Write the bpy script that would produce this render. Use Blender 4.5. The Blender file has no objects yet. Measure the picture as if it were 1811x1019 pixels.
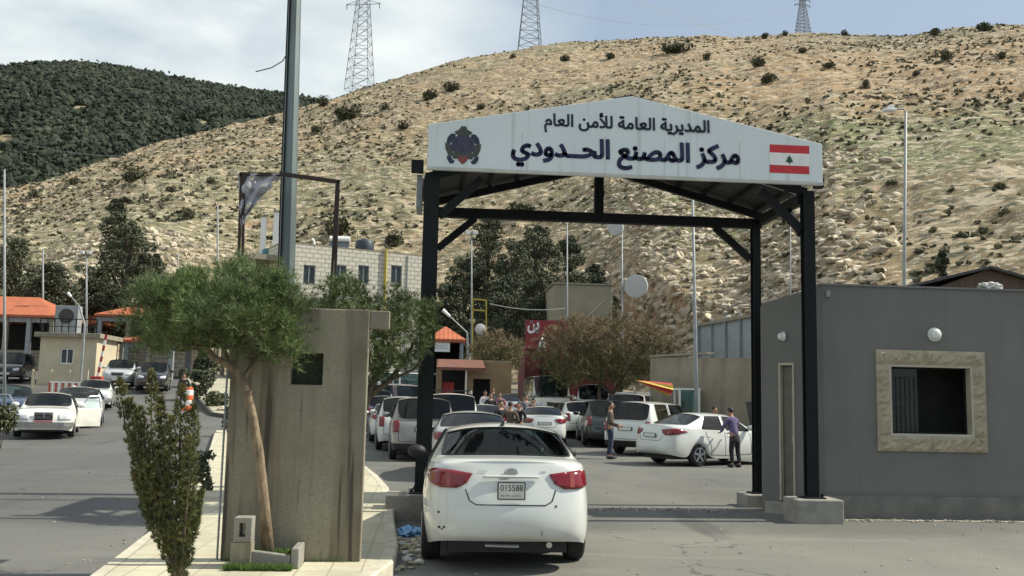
import bpy, bmesh, math, random
import numpy as np
from mathutils import Vector, Matrix, geometry
from mathutils.bvhtree import BVHTree

SC = bpy.context.scene
COL = SC.collection
R = math.radians
random.seed(7)
RNG = np.random.default_rng(11)

# ------------------------------------------------------------------ camera
FPX = 1680.0
YAW, PITCH, ROLL = R(4.76), R(6.64), R(1.2)
EYE = Vector((0, 0, 1.8))
CAMR = Matrix.Rotation(-YAW, 3, 'Z') @ Matrix.Rotation(math.pi / 2 + PITCH, 3, 'X') @ Matrix.Rotation(ROLL, 3, 'Z')
cd = bpy.data.cameras.new('camera')
cam = bpy.data.objects.new('camera', cd)
COL.objects.link(cam)
cam.matrix_world = Matrix.Translation(EYE) @ CAMR.to_4x4()
cd.sensor_width = 36
cd.lens = 36 * FPX / 1811
cd.clip_start = 0.1
cd.clip_end = 6000
SC.camera = cam

# ------------------------------------------------------------------ world and sun
SUN_EL, SUN_AZ = R(45), R(3)          # azimuth measured from +X towards +Y
w = bpy.data.worlds.new('World')
SC.world = w
w.use_nodes = True
nt = w.node_tree
nd, lk = nt.nodes, nt.links
bg = nd['Background']
sky = nd.new('ShaderNodeTexSky')
sky.sky_type = 'NISHITA'
sky.sun_disc = False
sky.sun_elevation = SUN_EL
sky.sun_rotation = math.pi / 2 - SUN_AZ
sky.air_density = 1.0
sky.dust_density = 2.2
sky.ozone_density = 1.0
tc = nd.new('ShaderNodeTexCoord')
mp = nd.new('ShaderNodeMapping')
mp.inputs['Scale'].default_value = (1.0, 1.0, 2.6)
mp.inputs['Location'].default_value = (0.35, 0.1, 0.25)
nz = nd.new('ShaderNodeTexNoise')
nz.inputs['Scale'].default_value = 2.3
nz.inputs['Detail'].default_value = 9
nz.inputs['Roughness'].default_value = 0.52
nz.inputs['Distortion'].default_value = 0.25
rp = nd.new('ShaderNodeValToRGB')
rp.color_ramp.elements[0].position = 0.36
rp.color_ramp.elements[0].color = (0, 0, 0, 1)
rp.color_ramp.elements[1].position = 0.52
rp.color_ramp.elements[1].color = (1, 1, 1, 1)
# cloud bank lies over the left half of the view; the right half is thin haze
sx = nd.new('ShaderNodeSeparateXYZ')
mr = nd.new('ShaderNodeMapRange')
mr.inputs['From Min'].default_value = 0.16
mr.inputs['From Max'].default_value = -0.02
mr.inputs['To Min'].default_value = 0.0
mr.inputs['To Max'].default_value = 1.0
mul = nd.new('ShaderNodeMath'); mul.operation = 'MULTIPLY'
nz2 = nd.new('ShaderNodeTexNoise')
nz2.inputs['Scale'].default_value = 5.0
nz2.inputs['Detail'].default_value = 6
crmp = nd.new('ShaderNodeValToRGB')
crmp.color_ramp.elements[0].position = 0.35
crmp.color_ramp.elements[0].color = (5.6, 6.5, 7.0, 1)
crmp.color_ramp.elements[1].position = 0.62
crmp.color_ramp.elements[1].color = (8.6, 9.1, 9.0, 1)
veil = nd.new('ShaderNodeMixRGB')
veil.inputs['Fac'].default_value = 0.62
veil.inputs['Color2'].default_value = (4.7, 5.8, 7.0, 1)
mix = nd.new('ShaderNodeMixRGB')
lk.new(tc.outputs['Generated'], mp.inputs['Vector'])
lk.new(mp.outputs['Vector'], nz.inputs['Vector'])
lk.new(mp.outputs['Vector'], nz2.inputs['Vector'])
lk.new(nz.outputs['Fac'], rp.inputs['Fac'])
lk.new(tc.outputs['Generated'], sx.inputs['Vector'])
lk.new(sx.outputs['X'], mr.inputs['Value'])
lk.new(rp.outputs['Color'], mul.inputs[0])
lk.new(mr.outputs['Result'], mul.inputs[1])
lk.new(nz2.outputs['Fac'], crmp.inputs['Fac'])
lk.new(sky.outputs['Color'], veil.inputs['Color1'])
lk.new(veil.outputs['Color'], mix.inputs['Color1'])
lk.new(crmp.outputs['Color'], mix.inputs['Color2'])
lk.new(mul.outputs['Value'], mix.inputs['Fac'])
lk.new(mix.outputs['Color'], bg.inputs['Color'])
bg.inputs['Strength'].default_value = 0.075

sl = bpy.data.lights.new('sun', 'SUN')
sl.energy = 4.2
sl.angle = R(0.6)
sl.color = (1.0, 0.95, 0.81)
sun = bpy.data.objects.new('sun', sl)
COL.objects.link(sun)
sdir = Vector((math.cos(SUN_AZ) * math.cos(SUN_EL), math.sin(SUN_AZ) * math.cos(SUN_EL), math.sin(SUN_EL)))
sun.rotation_euler = sdir.to_track_quat('Z', 'Y').to_euler()
sun.location = sdir * 60
SC.view_settings.view_transform = 'Standard'
SC.view_settings.look = 'None'
SC.view_settings.exposure = 0.55
SC.view_settings.gamma = 1.0
SC.render.engine = 'CYCLES'
SC.cycles.max_bounces = 6
SC.cycles.transparent_max_bounces = 12

# ------------------------------------------------------------------ survey helpers (photo pixel -> ground or depth)
def ray(px, py):
    return CAMR @ Vector(((px - 905.5) / FPX, (509.5 - py) / FPX, -1))
def at(px, py, Y):
    d = ray(px, py)
    return EYE + d * (Y / d.y)
def gp(px, py, z=0.0):
    d = ray(px, py)
    return EYE + d * ((z - 1.8) / d.z)
def lerp(v, xs, ys):
    return np.interp(v, xs, ys)
def smooth(t):
    t = np.clip(t, 0, 1)
    return t * t * (3 - 2 * t)
def gz(x, y):
    """height of the ground: flat near the gate, the left road climbs away"""
    a = np.interp(y, [-1e4, 24, 32, 40, 50, 60, 75, 100, 1e4], [0, 0, .22, .45, .85, 1.75, 3.0, 4.0, 4.0])
    b = np.interp(y, [-1e4, 38, 46, 60, 80, 100, 1e4], [0, 0, .45, 1.3, 2.6, 4.0, 4.0])
    t = smooth((np.asarray(x) + 2.0) / -4.0)
    return a * t + b * (1 - t)
def G(px, Y):
    """ground point on photo column px at depth Y"""
    p = at(px, 700, Y)
    return Vector((p.x, Y, float(gz(p.x, Y))))

# ------------------------------------------------------------------ noise
def vnoise(x, y, seed=0):
    xi, yi = np.floor(x).astype(np.int64), np.floor(y).astype(np.int64)
    fx, fy = x - xi, y - yi
    fx, fy = fx * fx * (3 - 2 * fx), fy * fy * (3 - 2 * fy)
    def h(a, b):
        n = (a * 374761393 + b * 668265263 + seed * 974711) & 0x7fffffff
        n = (n ^ (n >> 13)) * 1274126177 & 0x7fffffff
        return ((n ^ (n >> 16)) & 0xffff) / 65535.0
    return (h(xi, yi) * (1 - fx) + h(xi + 1, yi) * fx) * (1 - fy) + (h(xi, yi + 1) * (1 - fx) + h(xi + 1, yi + 1) * fx) * fy
def fbm(x, y, oct=5, seed=0):
    s, a, t = 0, 1, 0
    for k in range(oct):
        s = s + a * (vnoise(x * 2 ** k, y * 2 ** k, seed + k) - .5)
        t += a
        a *= .5
    return s / t * 2

# ------------------------------------------------------------------ materials
MATS = {}
def pm(name, c1, c2=None, scale=6.0, rough=.8, bump=0.0, bscale=None, metal=0.0, detail=6, stretch=(1, 1, 1), island=0.0, spec=.5, coat=0.0, lo=.35, hi=.65):
    if name in MATS: return MATS[name]
    m = bpy.data.materials.new(name)
    m.use_nodes = True
    n, l = m.node_tree.nodes, m.node_tree.links
    b = n['Principled BSDF']
    b.inputs['Roughness'].default_value = rough
    b.inputs['Metallic'].default_value = metal
    b.inputs['Specular IOR Level'].default_value = spec
    b.inputs['Coat Weight'].default_value = coat
    b.inputs['Coat Roughness'].default_value = .06
    if c2 is None: c2 = tuple(v * .82 for v in c1)
    co = n.new('ShaderNodeTexCoord')
    ma = n.new('ShaderNodeMapping')
    ma.inputs['Scale'].default_value = stretch
    l.new(co.outputs['Object'], ma.inputs['Vector'])
    no = n.new('ShaderNodeTexNoise')
    no.inputs['Scale'].default_value = scale
    no.inputs['Detail'].default_value = detail
    no.inputs['Roughness'].default_value = .6
    l.new(ma.outputs['Vector'], no.inputs['Vector'])
    ra = n.new('ShaderNodeValToRGB')
    ra.color_ramp.elements[0].position = lo
    ra.color_ramp.elements[1].position = hi
    ra.color_ramp.elements[0].color = (*c2, 1)
    ra.color_ramp.elements[1].color = (*c1, 1)
    l.new(no.outputs['Fac'], ra.inputs['Fac'])
    out = ra.outputs['Color']
    if island:
        ge = n.new('ShaderNodeNewGeometry')
        mm = n.new('ShaderNodeMapRange')
        mm.inputs['To Min'].default_value = 1 - island
        mm.inputs['To Max'].default_value = 1 + island
        l.new(ge.outputs['Random Per Island'], mm.inputs['Value'])
        vm = n.new('ShaderNodeVectorMath')
        vm.operation = 'SCALE'
        l.new(out, vm.inputs[0])
        l.new(mm.outputs['Result'], vm.inputs['Scale'])
        out = vm.outputs['Vector']
    l.new(out, b.inputs['Base Color'])
    if bump:
        n2 = n.new('ShaderNodeTexNoise')
        n2.inputs['Scale'].default_value = bscale or scale * 6
        n2.inputs['Detail'].default_value = 5
        l.new(ma.outputs['Vector'], n2.inputs['Vector'])
        bu = n.new('ShaderNodeBump')
        bu.inputs['Strength'].default_value = bump
        bu.inputs['Distance'].default_value = .02
        l.new(n2.outputs['Fac'], bu.inputs['Height'])
        l.new(bu.outputs['Normal'], b.inputs['Normal'])
    m['out'] = 1
    MATS[name] = m
    return m
def nodes(m): return m.node_tree.nodes, m.node_tree.links, m.node_tree.nodes['Principled BSDF']
def mixin(m, fac_out, col, blend='MIX'):
    """lay a second colour over whatever feeds the base colour"""
    n, l, b = nodes(m)
    src = b.inputs['Base Color'].links[0].from_socket
    mx = n.new('ShaderNodeMixRGB'); mx.blend_type = blend
    l.new(src, mx.inputs['Color1'])
    mx.inputs['Color2'].default_value = (*col, 1)
    l.new(fac_out, mx.inputs['Fac'])
    l.new(mx.outputs['Color'], b.inputs['Base Color'])
def noise_mask(m, scale, lo, hi, stretch=(1, 1, 1), detail=5, loc=(0, 0, 0)):
    n, l, b = nodes(m)
    co = n.new('ShaderNodeTexCoord'); ma = n.new('ShaderNodeMapping')
    ma.inputs['Scale'].default_value = stretch
    ma.inputs['Location'].default_value = loc
    l.new(co.outputs['Object'], ma.inputs['Vector'])
    t = n.new('ShaderNodeTexNoise'); t.inputs['Scale'].default_value = scale; t.inputs['Detail'].default_value = detail
    l.new(ma.outputs['Vector'], t.inputs['Vector'])
    r = n.new('ShaderNodeMapRange')
    r.inputs['From Min'].default_value = lo; r.inputs['From Max'].default_value = hi
    l.new(t.outputs['Fac'], r.inputs['Value'])
    return r.outputs['Result']
def glassm(name, tint, a=.35, rough=.03):
    if name in MATS: return MATS[name]
    m = bpy.data.materials.new(name); m.use_nodes = True
    n, l = m.node_tree.nodes, m.node_tree.links
    n.remove(n['Principled BSDF'])
    tr = n.new('ShaderNodeBsdfTransparent'); tr.inputs[0].default_value = (*[a * t for t in tint], 1)
    gl = n.new('ShaderNodeBsdfGlossy'); gl.inputs['Roughness'].default_value = rough
    fr = n.new('ShaderNodeFresnel'); fr.inputs['IOR'].default_value = 1.52
    mx = n.new('ShaderNodeMixShader')
    l.new(fr.outputs[0], mx.inputs[0]); l.new(tr.outputs[0], mx.inputs[1]); l.new(gl.outputs[0], mx.inputs[2])
    l.new(mx.outputs[0], n['Material Output'].inputs[0])
    MATS[name] = m
    return m

# ------------------------------------------------------------------ mesh builder
class MB:
    def __init__(s): s.v = []; s.f = []; s.m = []; s.n = 0
    def add(s, vs, fs, mi=0):
        s.v.append(np.asarray(vs, dtype=np.float64).reshape(-1, 3))
        for f in fs: s.f.append(tuple(int(i) + s.n for i in f)); s.m.append(mi)
        s.n += len(s.v[-1])
        return s
    def box(s, a, b, mi=0):
        x0, y0, z0 = a; x1, y1, z1 = b
        vs = [(x0, y0, z0), (x1, y0, z0), (x1, y1, z0), (x0, y1, z0), (x0, y0, z1), (x1, y0, z1), (x1, y1, z1), (x0, y1, z1)]
        return s.add(vs, [(0, 3, 2, 1), (4, 5, 6, 7), (0, 1, 5, 4), (1, 2, 6, 5), (2, 3, 7, 6), (3, 0, 4, 7)], mi)
    def bar(s, p, q, w, h=None, mi=0, up=(0, 0, 1)):
        p, q = Vector(p), Vector(q); h = h or w
        d = (q - p).normalized(); u = Vector(up)
        if abs(d.dot(u)) > .95: u = Vector((0, 1, 0))
        r_ = d.cross(u).normalized(); u = r_.cross(d).normalized()
        vs = []
        for c in (p, q):
            for a, b in ((-1, -1), (1, -1), (1, 1), (-1, 1)): vs.append(c + r_ * a * w / 2 + u * b * h / 2)
        return s.add(vs, [(0, 3, 2, 1), (4, 5, 6, 7), (0, 1, 5, 4), (1, 2, 6, 5), (2, 3, 7, 6), (3, 0, 4, 7)], mi)
    def tube(s, pts, rad, n=8, mi=0, cap=True):
        pts = [Vector(p) for p in pts]
        if not hasattr(rad, '__len__'): rad = [rad] * len(pts)
        vs = []; fs = []
        u = None
        for i, p in enumerate(pts):
            d = (pts[min(i + 1, len(pts) - 1)] - pts[max(i - 1, 0)]).normalized()
            if u is None: u = d.orthogonal().normalized()
            u = (u - d * u.dot(d)).normalized()
            v = d.cross(u)
            for k in range(n):
                t = 2 * math.pi * k / n
                vs.append(p + (u * math.cos(t) + v * math.sin(t)) * rad[i])
        for i in range(len(pts) - 1):
            for k in range(n):
                fs.append((i * n + k, i * n + (k + 1) % n, (i + 1) * n + (k + 1) % n, (i + 1) * n + k))
        if cap:
            fs.append(tuple(range(n - 1, -1, -1))); fs.append(tuple((len(pts) - 1) * n + k for k in range(n)))
        return s.add(vs, fs, mi)
    def lathe(s, prof, o, axis='z', n=20, mi=0):
        """prof: (radius, height) list about an axis through o"""
        vs = []; fs = []
        for r_, h in prof:
            for k in range(n):
                t = 2 * math.pi * k / n; a, b = r_ * math.cos(t), r_ * math.sin(t)
                p = (a, b, h) if axis == 'z' else (h, a, b) if axis == 'x' else (b, h, a)
                vs.append((p[0] + o[0], p[1] + o[1], p[2] + o[2]))
        for i in range(len(prof) - 1):
            for k in range(n): fs.append((i * n + k, i * n + (k + 1) % n, (i + 1) * n + (k + 1) % n, (i + 1) * n + k))
        fs.append(tuple(range(n - 1, -1, -1))); fs.append(tuple((len(prof) - 1) * n + k for k in range(n)))
        return s.add(vs, fs, mi)
    def prism(s, poly, y0, y1, mi=0):
        """poly in x,z extruded along y"""
        n = len(poly)
        vs = [(x, y0, z) for x, z in poly] + [(x, y1, z) for x, z in poly]
        fs = [tuple(range(n)), tuple(range(2 * n - 1, n - 1, -1))] + [(i, i + n, (i + 1) % n + n, (i + 1) % n) for i in range(n)]
        return s.add(vs, fs, mi)
    def raw(s, V, F, mi=0):
        """numpy verts and (n,k) face array"""
        s.v.append(np.asarray(V)); k = F + s.n
        s.f.extend(map(tuple, k.tolist())); s.m.extend([mi] * len(F)); s.n += len(V)
        return s
    def build(s, name, mats, parent=None, smooth=False, bevel=0, tagd=None):
        me = bpy.data.meshes.new(name)
        V = np.concatenate(s.v) if s.v else np.zeros((0, 3))
        cnt = np.array([len(f) for f in s.f], dtype=np.int32)
        me.vertices.add(len(V)); me.vertices.foreach_set('co', V.astype(np.float32).ravel())
        me.loops.add(int(cnt.sum())); me.loops.foreach_set('vertex_index', np.fromiter((i for f in s.f for i in f), dtype=np.int32))
        me.polygons.add(len(cnt))
        me.polygons.foreach_set('loop_start', np.concatenate([[0], np.cumsum(cnt)[:-1]]).astype(np.int32))
        me.polygons.foreach_set('loop_total', cnt)
        me.update(calc_edges=True)
        if not isinstance(mats, (list, tuple)): mats = [mats]
        for m in mats: me.materials.append(m)
        me.polygons.foreach_set('material_index', np.array(s.m, dtype=np.int32))
        me.polygons.foreach_set('use_smooth', np.full(len(cnt), smooth))
        me.validate(); me.update()
        o = bpy.data.objects.new(name, me)
        COL.objects.link(o)
        if parent is not None: o.parent = parent
        if bevel:
            b = o.modifiers.new('bevel', 'BEVEL'); b.width = bevel; b.segments = 2; b.limit_method = 'ANGLE'
            b.harden_normals = False
        return o
def tag(o, label=None, cat=None, group=None, kind=None):
    if label: o['label'] = label
    if cat: o['category'] = cat
    if group: o['group'] = group
    if kind: o['kind'] = kind
    return o
def thing(name, label, cat, loc=(0, 0, 0), rz=0.0, group=None):
    o = bpy.data.objects.new(name, None)
    COL.objects.link(o)
    o.location = loc; o.rotation_euler = (0, 0, rz); o.empty_display_size = .3
    return tag(o, label, cat, group)
def fixn(o):
    bm = bmesh.new(); bm.from_mesh(o.data); bmesh.ops.recalc_face_normals(bm, faces=bm.faces); bm.to_mesh(o.data); bm.free()
    return o
def holed(w, h, t, holes, mb=None, mi=0, x0=0.0, z0=0.0, y0=0.0):
    """upright wall in x,z with thickness t along +y and rectangular openings (x0,z0,x1,z1)"""
    mb = mb or MB()
    xs = sorted({0, w, *[a[0] for a in holes], *[a[2] for a in holes]})
    zs = sorted({0, h, *[a[1] for a in holes], *[a[3] for a in holes]})
    nx, nzz = len(xs) - 1, len(zs) - 1
    def full(i, j):
        if not (0 <= i < nx and 0 <= j < nzz): return False
        cx, cz = (xs[i] + xs[i + 1]) / 2, (zs[j] + zs[j + 1]) / 2
        return not any(a[0] < cx < a[2] and a[1] < cz < a[3] for a in holes)
    V = []; F = []
    idx = {}
    def vi(i, j, k):
        if (i, j, k) not in idx:
            idx[(i, j, k)] = len(V); V.append((x0 + xs[i], y0 + (t if k else 0), z0 + zs[j]))
        return idx[(i, j, k)]
    for i in range(nx):
        for j in range(nzz):
            if not full(i, j): continue
            F.append((vi(i, j, 0), vi(i + 1, j, 0), vi(i + 1, j + 1, 0), vi(i, j + 1, 0)))
            F.append((vi(i, j + 1, 1), vi(i + 1, j + 1, 1), vi(i + 1, j, 1), vi(i, j, 1)))
            if not full(i - 1, j): F.append((vi(i, j, 1), vi(i, j, 0), vi(i, j + 1, 0), vi(i, j + 1, 1)))
            if not full(i + 1, j): F.append((vi(i + 1, j, 0), vi(i + 1, j, 1), vi(i + 1, j + 1, 1), vi(i + 1, j + 1, 0)))
            if not full(i, j - 1): F.append((vi(i, j, 1), vi(i + 1, j, 1), vi(i + 1, j, 0), vi(i, j, 0)))
            if not full(i, j + 1): F.append((vi(i, j + 1, 0), vi(i + 1, j + 1, 0), vi(i + 1, j + 1, 1), vi(i, j + 1, 1)))
    mb.add(V, F, mi)
    return mb

# ------------------------------------------------------------------ ground, road, median
m_ground = pm('dusty_ground', (.27, .235, .175), (.17, .145, .10), scale=.35, rough=.95, bump=.5, bscale=9)
m_asph = pm('asphalt', (.112, .112, .099), (.085, .086, .078), scale=.55, rough=.86, bump=.45, bscale=90, detail=12, lo=.3, hi=.7)
mixin(m_asph, noise_mask(m_asph, .35, .45, .72, (1, .5, 1)), (.150, .148, .130))
mixin(m_asph, noise_mask(m_asph, 220, .55, .75), (.20, .19, .17))
mixin(m_asph, noise_mask(m_asph, 3.5, .66, .74, (1, 1, 1), 6, (3, 7, 1)), (.085, .084, .078))
m_pave = pm('paving', (.54, .505, .375), (.40, .37, .27), scale=1.4, rough=.9, bump=.2, bscale=40)
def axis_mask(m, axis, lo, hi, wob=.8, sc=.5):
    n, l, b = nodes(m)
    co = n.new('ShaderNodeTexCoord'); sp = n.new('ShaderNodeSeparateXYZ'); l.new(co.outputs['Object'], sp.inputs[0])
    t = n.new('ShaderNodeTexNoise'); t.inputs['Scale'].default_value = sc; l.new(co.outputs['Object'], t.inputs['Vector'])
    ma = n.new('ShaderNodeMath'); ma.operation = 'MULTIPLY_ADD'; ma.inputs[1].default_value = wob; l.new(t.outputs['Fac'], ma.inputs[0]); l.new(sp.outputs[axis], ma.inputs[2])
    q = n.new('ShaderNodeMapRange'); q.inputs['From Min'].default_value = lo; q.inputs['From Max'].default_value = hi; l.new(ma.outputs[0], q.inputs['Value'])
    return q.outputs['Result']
def cracks(m, scale, w_, col, gate=None, stretch=(1, 1, 1)):
    n, l, b = nodes(m)
    co = n.new('ShaderNodeTexCoord'); ns = n.new('ShaderNodeTexNoise'); ns.inputs['Scale'].default_value = 1.3; ns.inputs['Detail'].default_value = 6
    vm = n.new('ShaderNodeVectorMath'); vm.operation = 'MULTIPLY_ADD'; vm.inputs[1].default_value = (1.1, 1.1, 0)
    l.new(co.outputs['Object'], ns.inputs['Vector']); l.new(ns.outputs['Color'], vm.inputs[0]); l.new(co.outputs['Object'], vm.inputs[2])
    ma = n.new('ShaderNodeMapping'); ma.inputs['Scale'].default_value = stretch; l.new(vm.outputs[0], ma.inputs['Vector'])
    v = n.new('ShaderNodeTexVoronoi'); v.feature = 'DISTANCE_TO_EDGE'; v.inputs['Scale'].default_value = scale; l.new(ma.outputs[0], v.inputs['Vector'])
    q = n.new('ShaderNodeMapRange'); q.inputs['From Min'].default_value = w_; q.inputs['From Max'].default_value = w_ * .3; l.new(v.outputs['Distance'], q.inputs['Value'])
    out = q.outputs['Result']
    if gate is not None:
        mu = n.new('ShaderNodeMath'); mu.operation = 'MULTIPLY'; l.new(out, mu.inputs[0]); l.new(gate, mu.inputs[1]); out = mu.outputs[0]
    mixin(m, out, col)
cracks(m_asph, .55, .010, (.045, .045, .042), noise_mask(m_asph, .3, .48, .58, loc=(8, 3, 0)))
mixin(m_asph, noise_mask(m_asph, 1.2, .62, .72, (1, .12, 1), 6, (3, 1, 0)), (.070, .070, .066))
mixin(m_asph, noise_mask(m_asph, 1.7, .60, .70, (.16, 1, 1), 6, (13, 1, 0)), (.145, .142, .126))
mixin(m_asph, noise_mask(m_asph, 30, .50, .75), (.15, .147, .13))
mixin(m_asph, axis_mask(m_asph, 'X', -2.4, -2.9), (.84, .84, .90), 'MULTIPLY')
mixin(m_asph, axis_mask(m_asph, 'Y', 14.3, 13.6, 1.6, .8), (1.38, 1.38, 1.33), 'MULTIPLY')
def brickmask(m, sc, mortar=.02, bw=.5, rh=.5, off=0.0):
    n, l, b = nodes(m)
    co = n.new('ShaderNodeTexCoord'); t = n.new('ShaderNodeTexBrick')
    t.inputs['Scale'].default_value = sc; t.inputs['Mortar Size'].default_value = mortar
    t.inputs['Brick Width'].default_value = bw; t.inputs['Row Height'].default_value = rh
    t.offset = off
    l.new(co.outputs['Object'], t.inputs['Vector'])
    return t.outputs['Fac']
mixin(m_pave, brickmask(m_pave, 1.0, .010, .3, .3), (.34, .31, .23))
mixin(m_pave, noise_mask(m_pave, .9, .54, .72), (.36, .33, .25))
m_kerb = pm('kerb_stone', (.56, .52, .41), (.40, .37, .29), scale=3, rough=.9, bump=.4, bscale=30)
m_kerbd = pm('kerb_dark', (.10, .098, .09), (.06, .06, .055), scale=3, rough=.9, bump=.3, bscale=30)

def gridsheet(name, x0, x1, y0, y1, nx, ny, dz, mat, kind='structure', xs=None, ys=None):
    X = np.linspace(x0, x1, nx) if xs is None else np.array(xs, float)
    Y = np.linspace(y0, y1, ny) if ys is None else np.array(ys, float)
    gx, gy = np.meshgrid(X, Y)
    z = gz(gx, gy) + dz
    V = np.stack([gx, gy, z], -1).reshape(-1, 3)
    i = np.arange(len(Y) - 1)[:, None] * len(X) + np.arange(len(X) - 1)[None]
    i = i.ravel()
    F = np.stack([i, i + 1, i + 1 + len(X), i + len(X)], -1)
    o = MB().raw(V, F).build(name, mat)
    tag(o, kind=kind)
    return o
ysn = [-40, 0, 22, 24] + list(np.arange(26, 104, 2)) + [200, 400, 900]
xsn = [-700, -300, -120, -60, -40, -30] + list(np.arange(-24, 20, 1.0)) + [24, 40, 80, 300, 700]
gridsheet('ground', 0, 0, 0, 0, 0, 0, -.06, m_ground, xs=xsn, ys=[-900, -200] + ysn)
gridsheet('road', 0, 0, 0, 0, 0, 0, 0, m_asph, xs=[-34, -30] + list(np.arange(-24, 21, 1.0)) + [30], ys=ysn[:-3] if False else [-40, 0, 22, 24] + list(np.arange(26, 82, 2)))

def slab(name, outline, h, mat_top, mat_side, kind='structure', bevel=.02, kw=.14):
    """raised pavement: kerb ring as its own object plus paved top; outline ccw list of (x,y)"""
    n = len(outline)
    pts = [Vector((x, y, 0)) for x, y in outline]
    inner = []
    for i, p in enumerate(pts):
        a, b = (p - pts[i - 1]).normalized(), (pts[(i + 1) % n] - p).normalized()
        t = (a + b).normalized(); nrm = Vector((-t.y, t.x, 0))
        inner.append(p + nrm * kw)
    V = []; F = []
    for p, q in zip(pts, inner):
        g = float(gz(p.x, p.y)); g2 = float(gz(q.x, q.y))
        V += [(p.x, p.y, g - .1), (p.x, p.y, g + h - .02), (p.x * .85 + q.x * .15, p.y * .85 + q.y * .15, g + h), (q.x, q.y, g2 + h)]
    for i in range(n):
        j = (i + 1) % n
        for k in range(3): F.append((4 * i + k, 4 * j + k, 4 * j + k + 1, 4 * i + k + 1))
    o = MB().add(V, F).build(name.replace('median', 'kerb') if 'median' in name else 'kerb', mat_side)
    tag(o, kind=kind)
    tris = geometry.tessellate_polygon([inner])
    top = MB().add([(q.x, q.y, float(gz(q.x, q.y)) + h - .004) for q in inner], tris).build(name, mat_top)
    fixn(top); tag(top, kind=kind)
    return top
left = [(-2.75, 6.5), (-2.95, 8.5), (-3.1, 10.1), (-3.3, 12), (-4.2, 17), (-5.1, 22.4), (-6.2, 28), (-7.2, 33), (-7.6, 35.2)]
right = [(-5.6, 35.4), (-4.4, 31), (-2.6, 26), (-1.45, 23), (-1.05, 20.5), (-.72, 18), (-.52, 15.2), (-.42, 13), (-.3, 11), (-.32, 9.9), (-.5, 9.0), (-.75, 7.5), (-.8, 6.5)]
# ccw: right side going up, left side coming down
slab('median', [(x, y) for x, y in right[::-1]] + [(x, y) for x, y in left[::-1]], .15, m_pave, m_kerb)
# second planted island on the climbing left road
isl = [G(418, 44), G(375, 46), G(352, 54), G(322, 66), G(316, 76), G(380, 78), G(470, 60), G(480, 44)]
isl = [(p.x, p.y) for p in isl][::-1]
slab('planted_island_ground', isl, .18, pm('island_soil', (.46, .43, .36), (.24, .24, .13), scale=.8, rough=.95, bump=.4, bscale=14), m_kerbd)
# pavement on the far left edge
slab('pavement', [(-30, 30), (-15.8, 33), (-15.2, 36), (-17, 44), (-21, 54), (-40, 54), (-40, 30)], .16, m_pave, m_kerb)
# sandy strip at the foot of the grey booth
st = MB()
pts = [(6.32, 14.86), (7.2, 14.80), (9, 14.76), (12, 14.72), (16, 14.7), (16, 14.93), (6.32, 14.93)]
st.add([(x, y, .008) for x, y in pts], [tuple(range(len(pts)))])
tag(st.build('gravel_verge', pm('pale_grit', (.62, .56, .44), (.36, .32, .25), scale=14, rough=.95, bump=.5)), kind='structure')

# ------------------------------------------------------------------ hills
def prof(tab):
    th = []; te = []
    for px, py in tab:
        d = ray(px, py); th.append(math.atan2(d.x, d.y)); te.append(d.z / math.hypot(d.x, d.y))
    return np.array(th), np.array(te)
MT, ME_ = prof([(-900, 560), (-400, 420), (-150, 372), (0, 337), (100, 315), (180, 287), (250, 265), (330, 242), (400, 226), (500, 201), (590, 177), (640, 160), (700, 141), (760, 124), (800, 112), (860, 100), (900, 93), (960, 82), (1010, 76), (1060, 75), (1120, 71), (1200, 66), (1250, 64), (1300, 68), (1360, 63), (1400, 61), (1470, 62), (1540, 64), (1600, 65), (1650, 59), (1700, 52), (1811, 47), (2100, 40), (2600, 120), (3600, 300)])
FT, FE_ = prof([(-900, 200), (-300, 150), (0, 124), (60, 117), (150, 116), (200, 121), (250, 131), (300, 139), (350, 150), (400, 158), (450, 166), (500, 172), (560, 181), (640, 200), (900, 260), (1300, 400)])
def hillz(x, y):
    th = np.arctan2(x, y); r = np.hypot(x, y)
    e = np.interp(th, MT, ME_)
    px = 760 + 1680 * np.tan(np.clip(th, -1.2, 1.2))
    Rr = np.interp(px, [-400, 0, 600, 1100, 1811, 2400], [230, 250, 285, 310, 330, 330])
    b = np.interp(px, [-400, 0, 500, 800, 1100, 1300, 1500, 2400], [92, 96, 96, 96, 84, 74, 62, 55])
    top = 1.8 + e * Rr
    s = (r - b) / (Rr - b)
    sc = np.clip(s, 0, 1)
    z = 2.0 + (top - 2.0) * sc * (1.16 - .16 * sc)
    # rock cut at the foot of the slope
    cut = 6.0 * np.exp(-((px - 230) / 210) ** 2) + 3.6 * np.exp(-((px - 1150) / 110) ** 2) + 2.5 * np.exp(-((px - 620) / 120) ** 2)
    cj = b + 9 + 5 * fbm(x * .06, y * .06, 4, 3)
    z = z + cut * smooth((r - cj) / 3.5) * (1 - smooth((s - .15) / .5))
    z = z + 3.2 * fbm(x * .022, y * .022, 4, 9) * np.clip(s * 4, 0, 1) * np.clip((1.02 - s) * 3, 0, 1)
    z = z + (.9 * fbm(x * .13, y * .13, 4, 21) + .55 * (1 - np.abs(fbm(x * .3 + z * .2, y * .3, 3, 5)) * 2)) * np.clip(s * 8, 0, 1)
    z = np.where(s > 1, z - (r - Rr) * .12, z)
    z = np.where(s < 0, 2.0 + s * (Rr - b) * .35, z)
    return z
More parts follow.
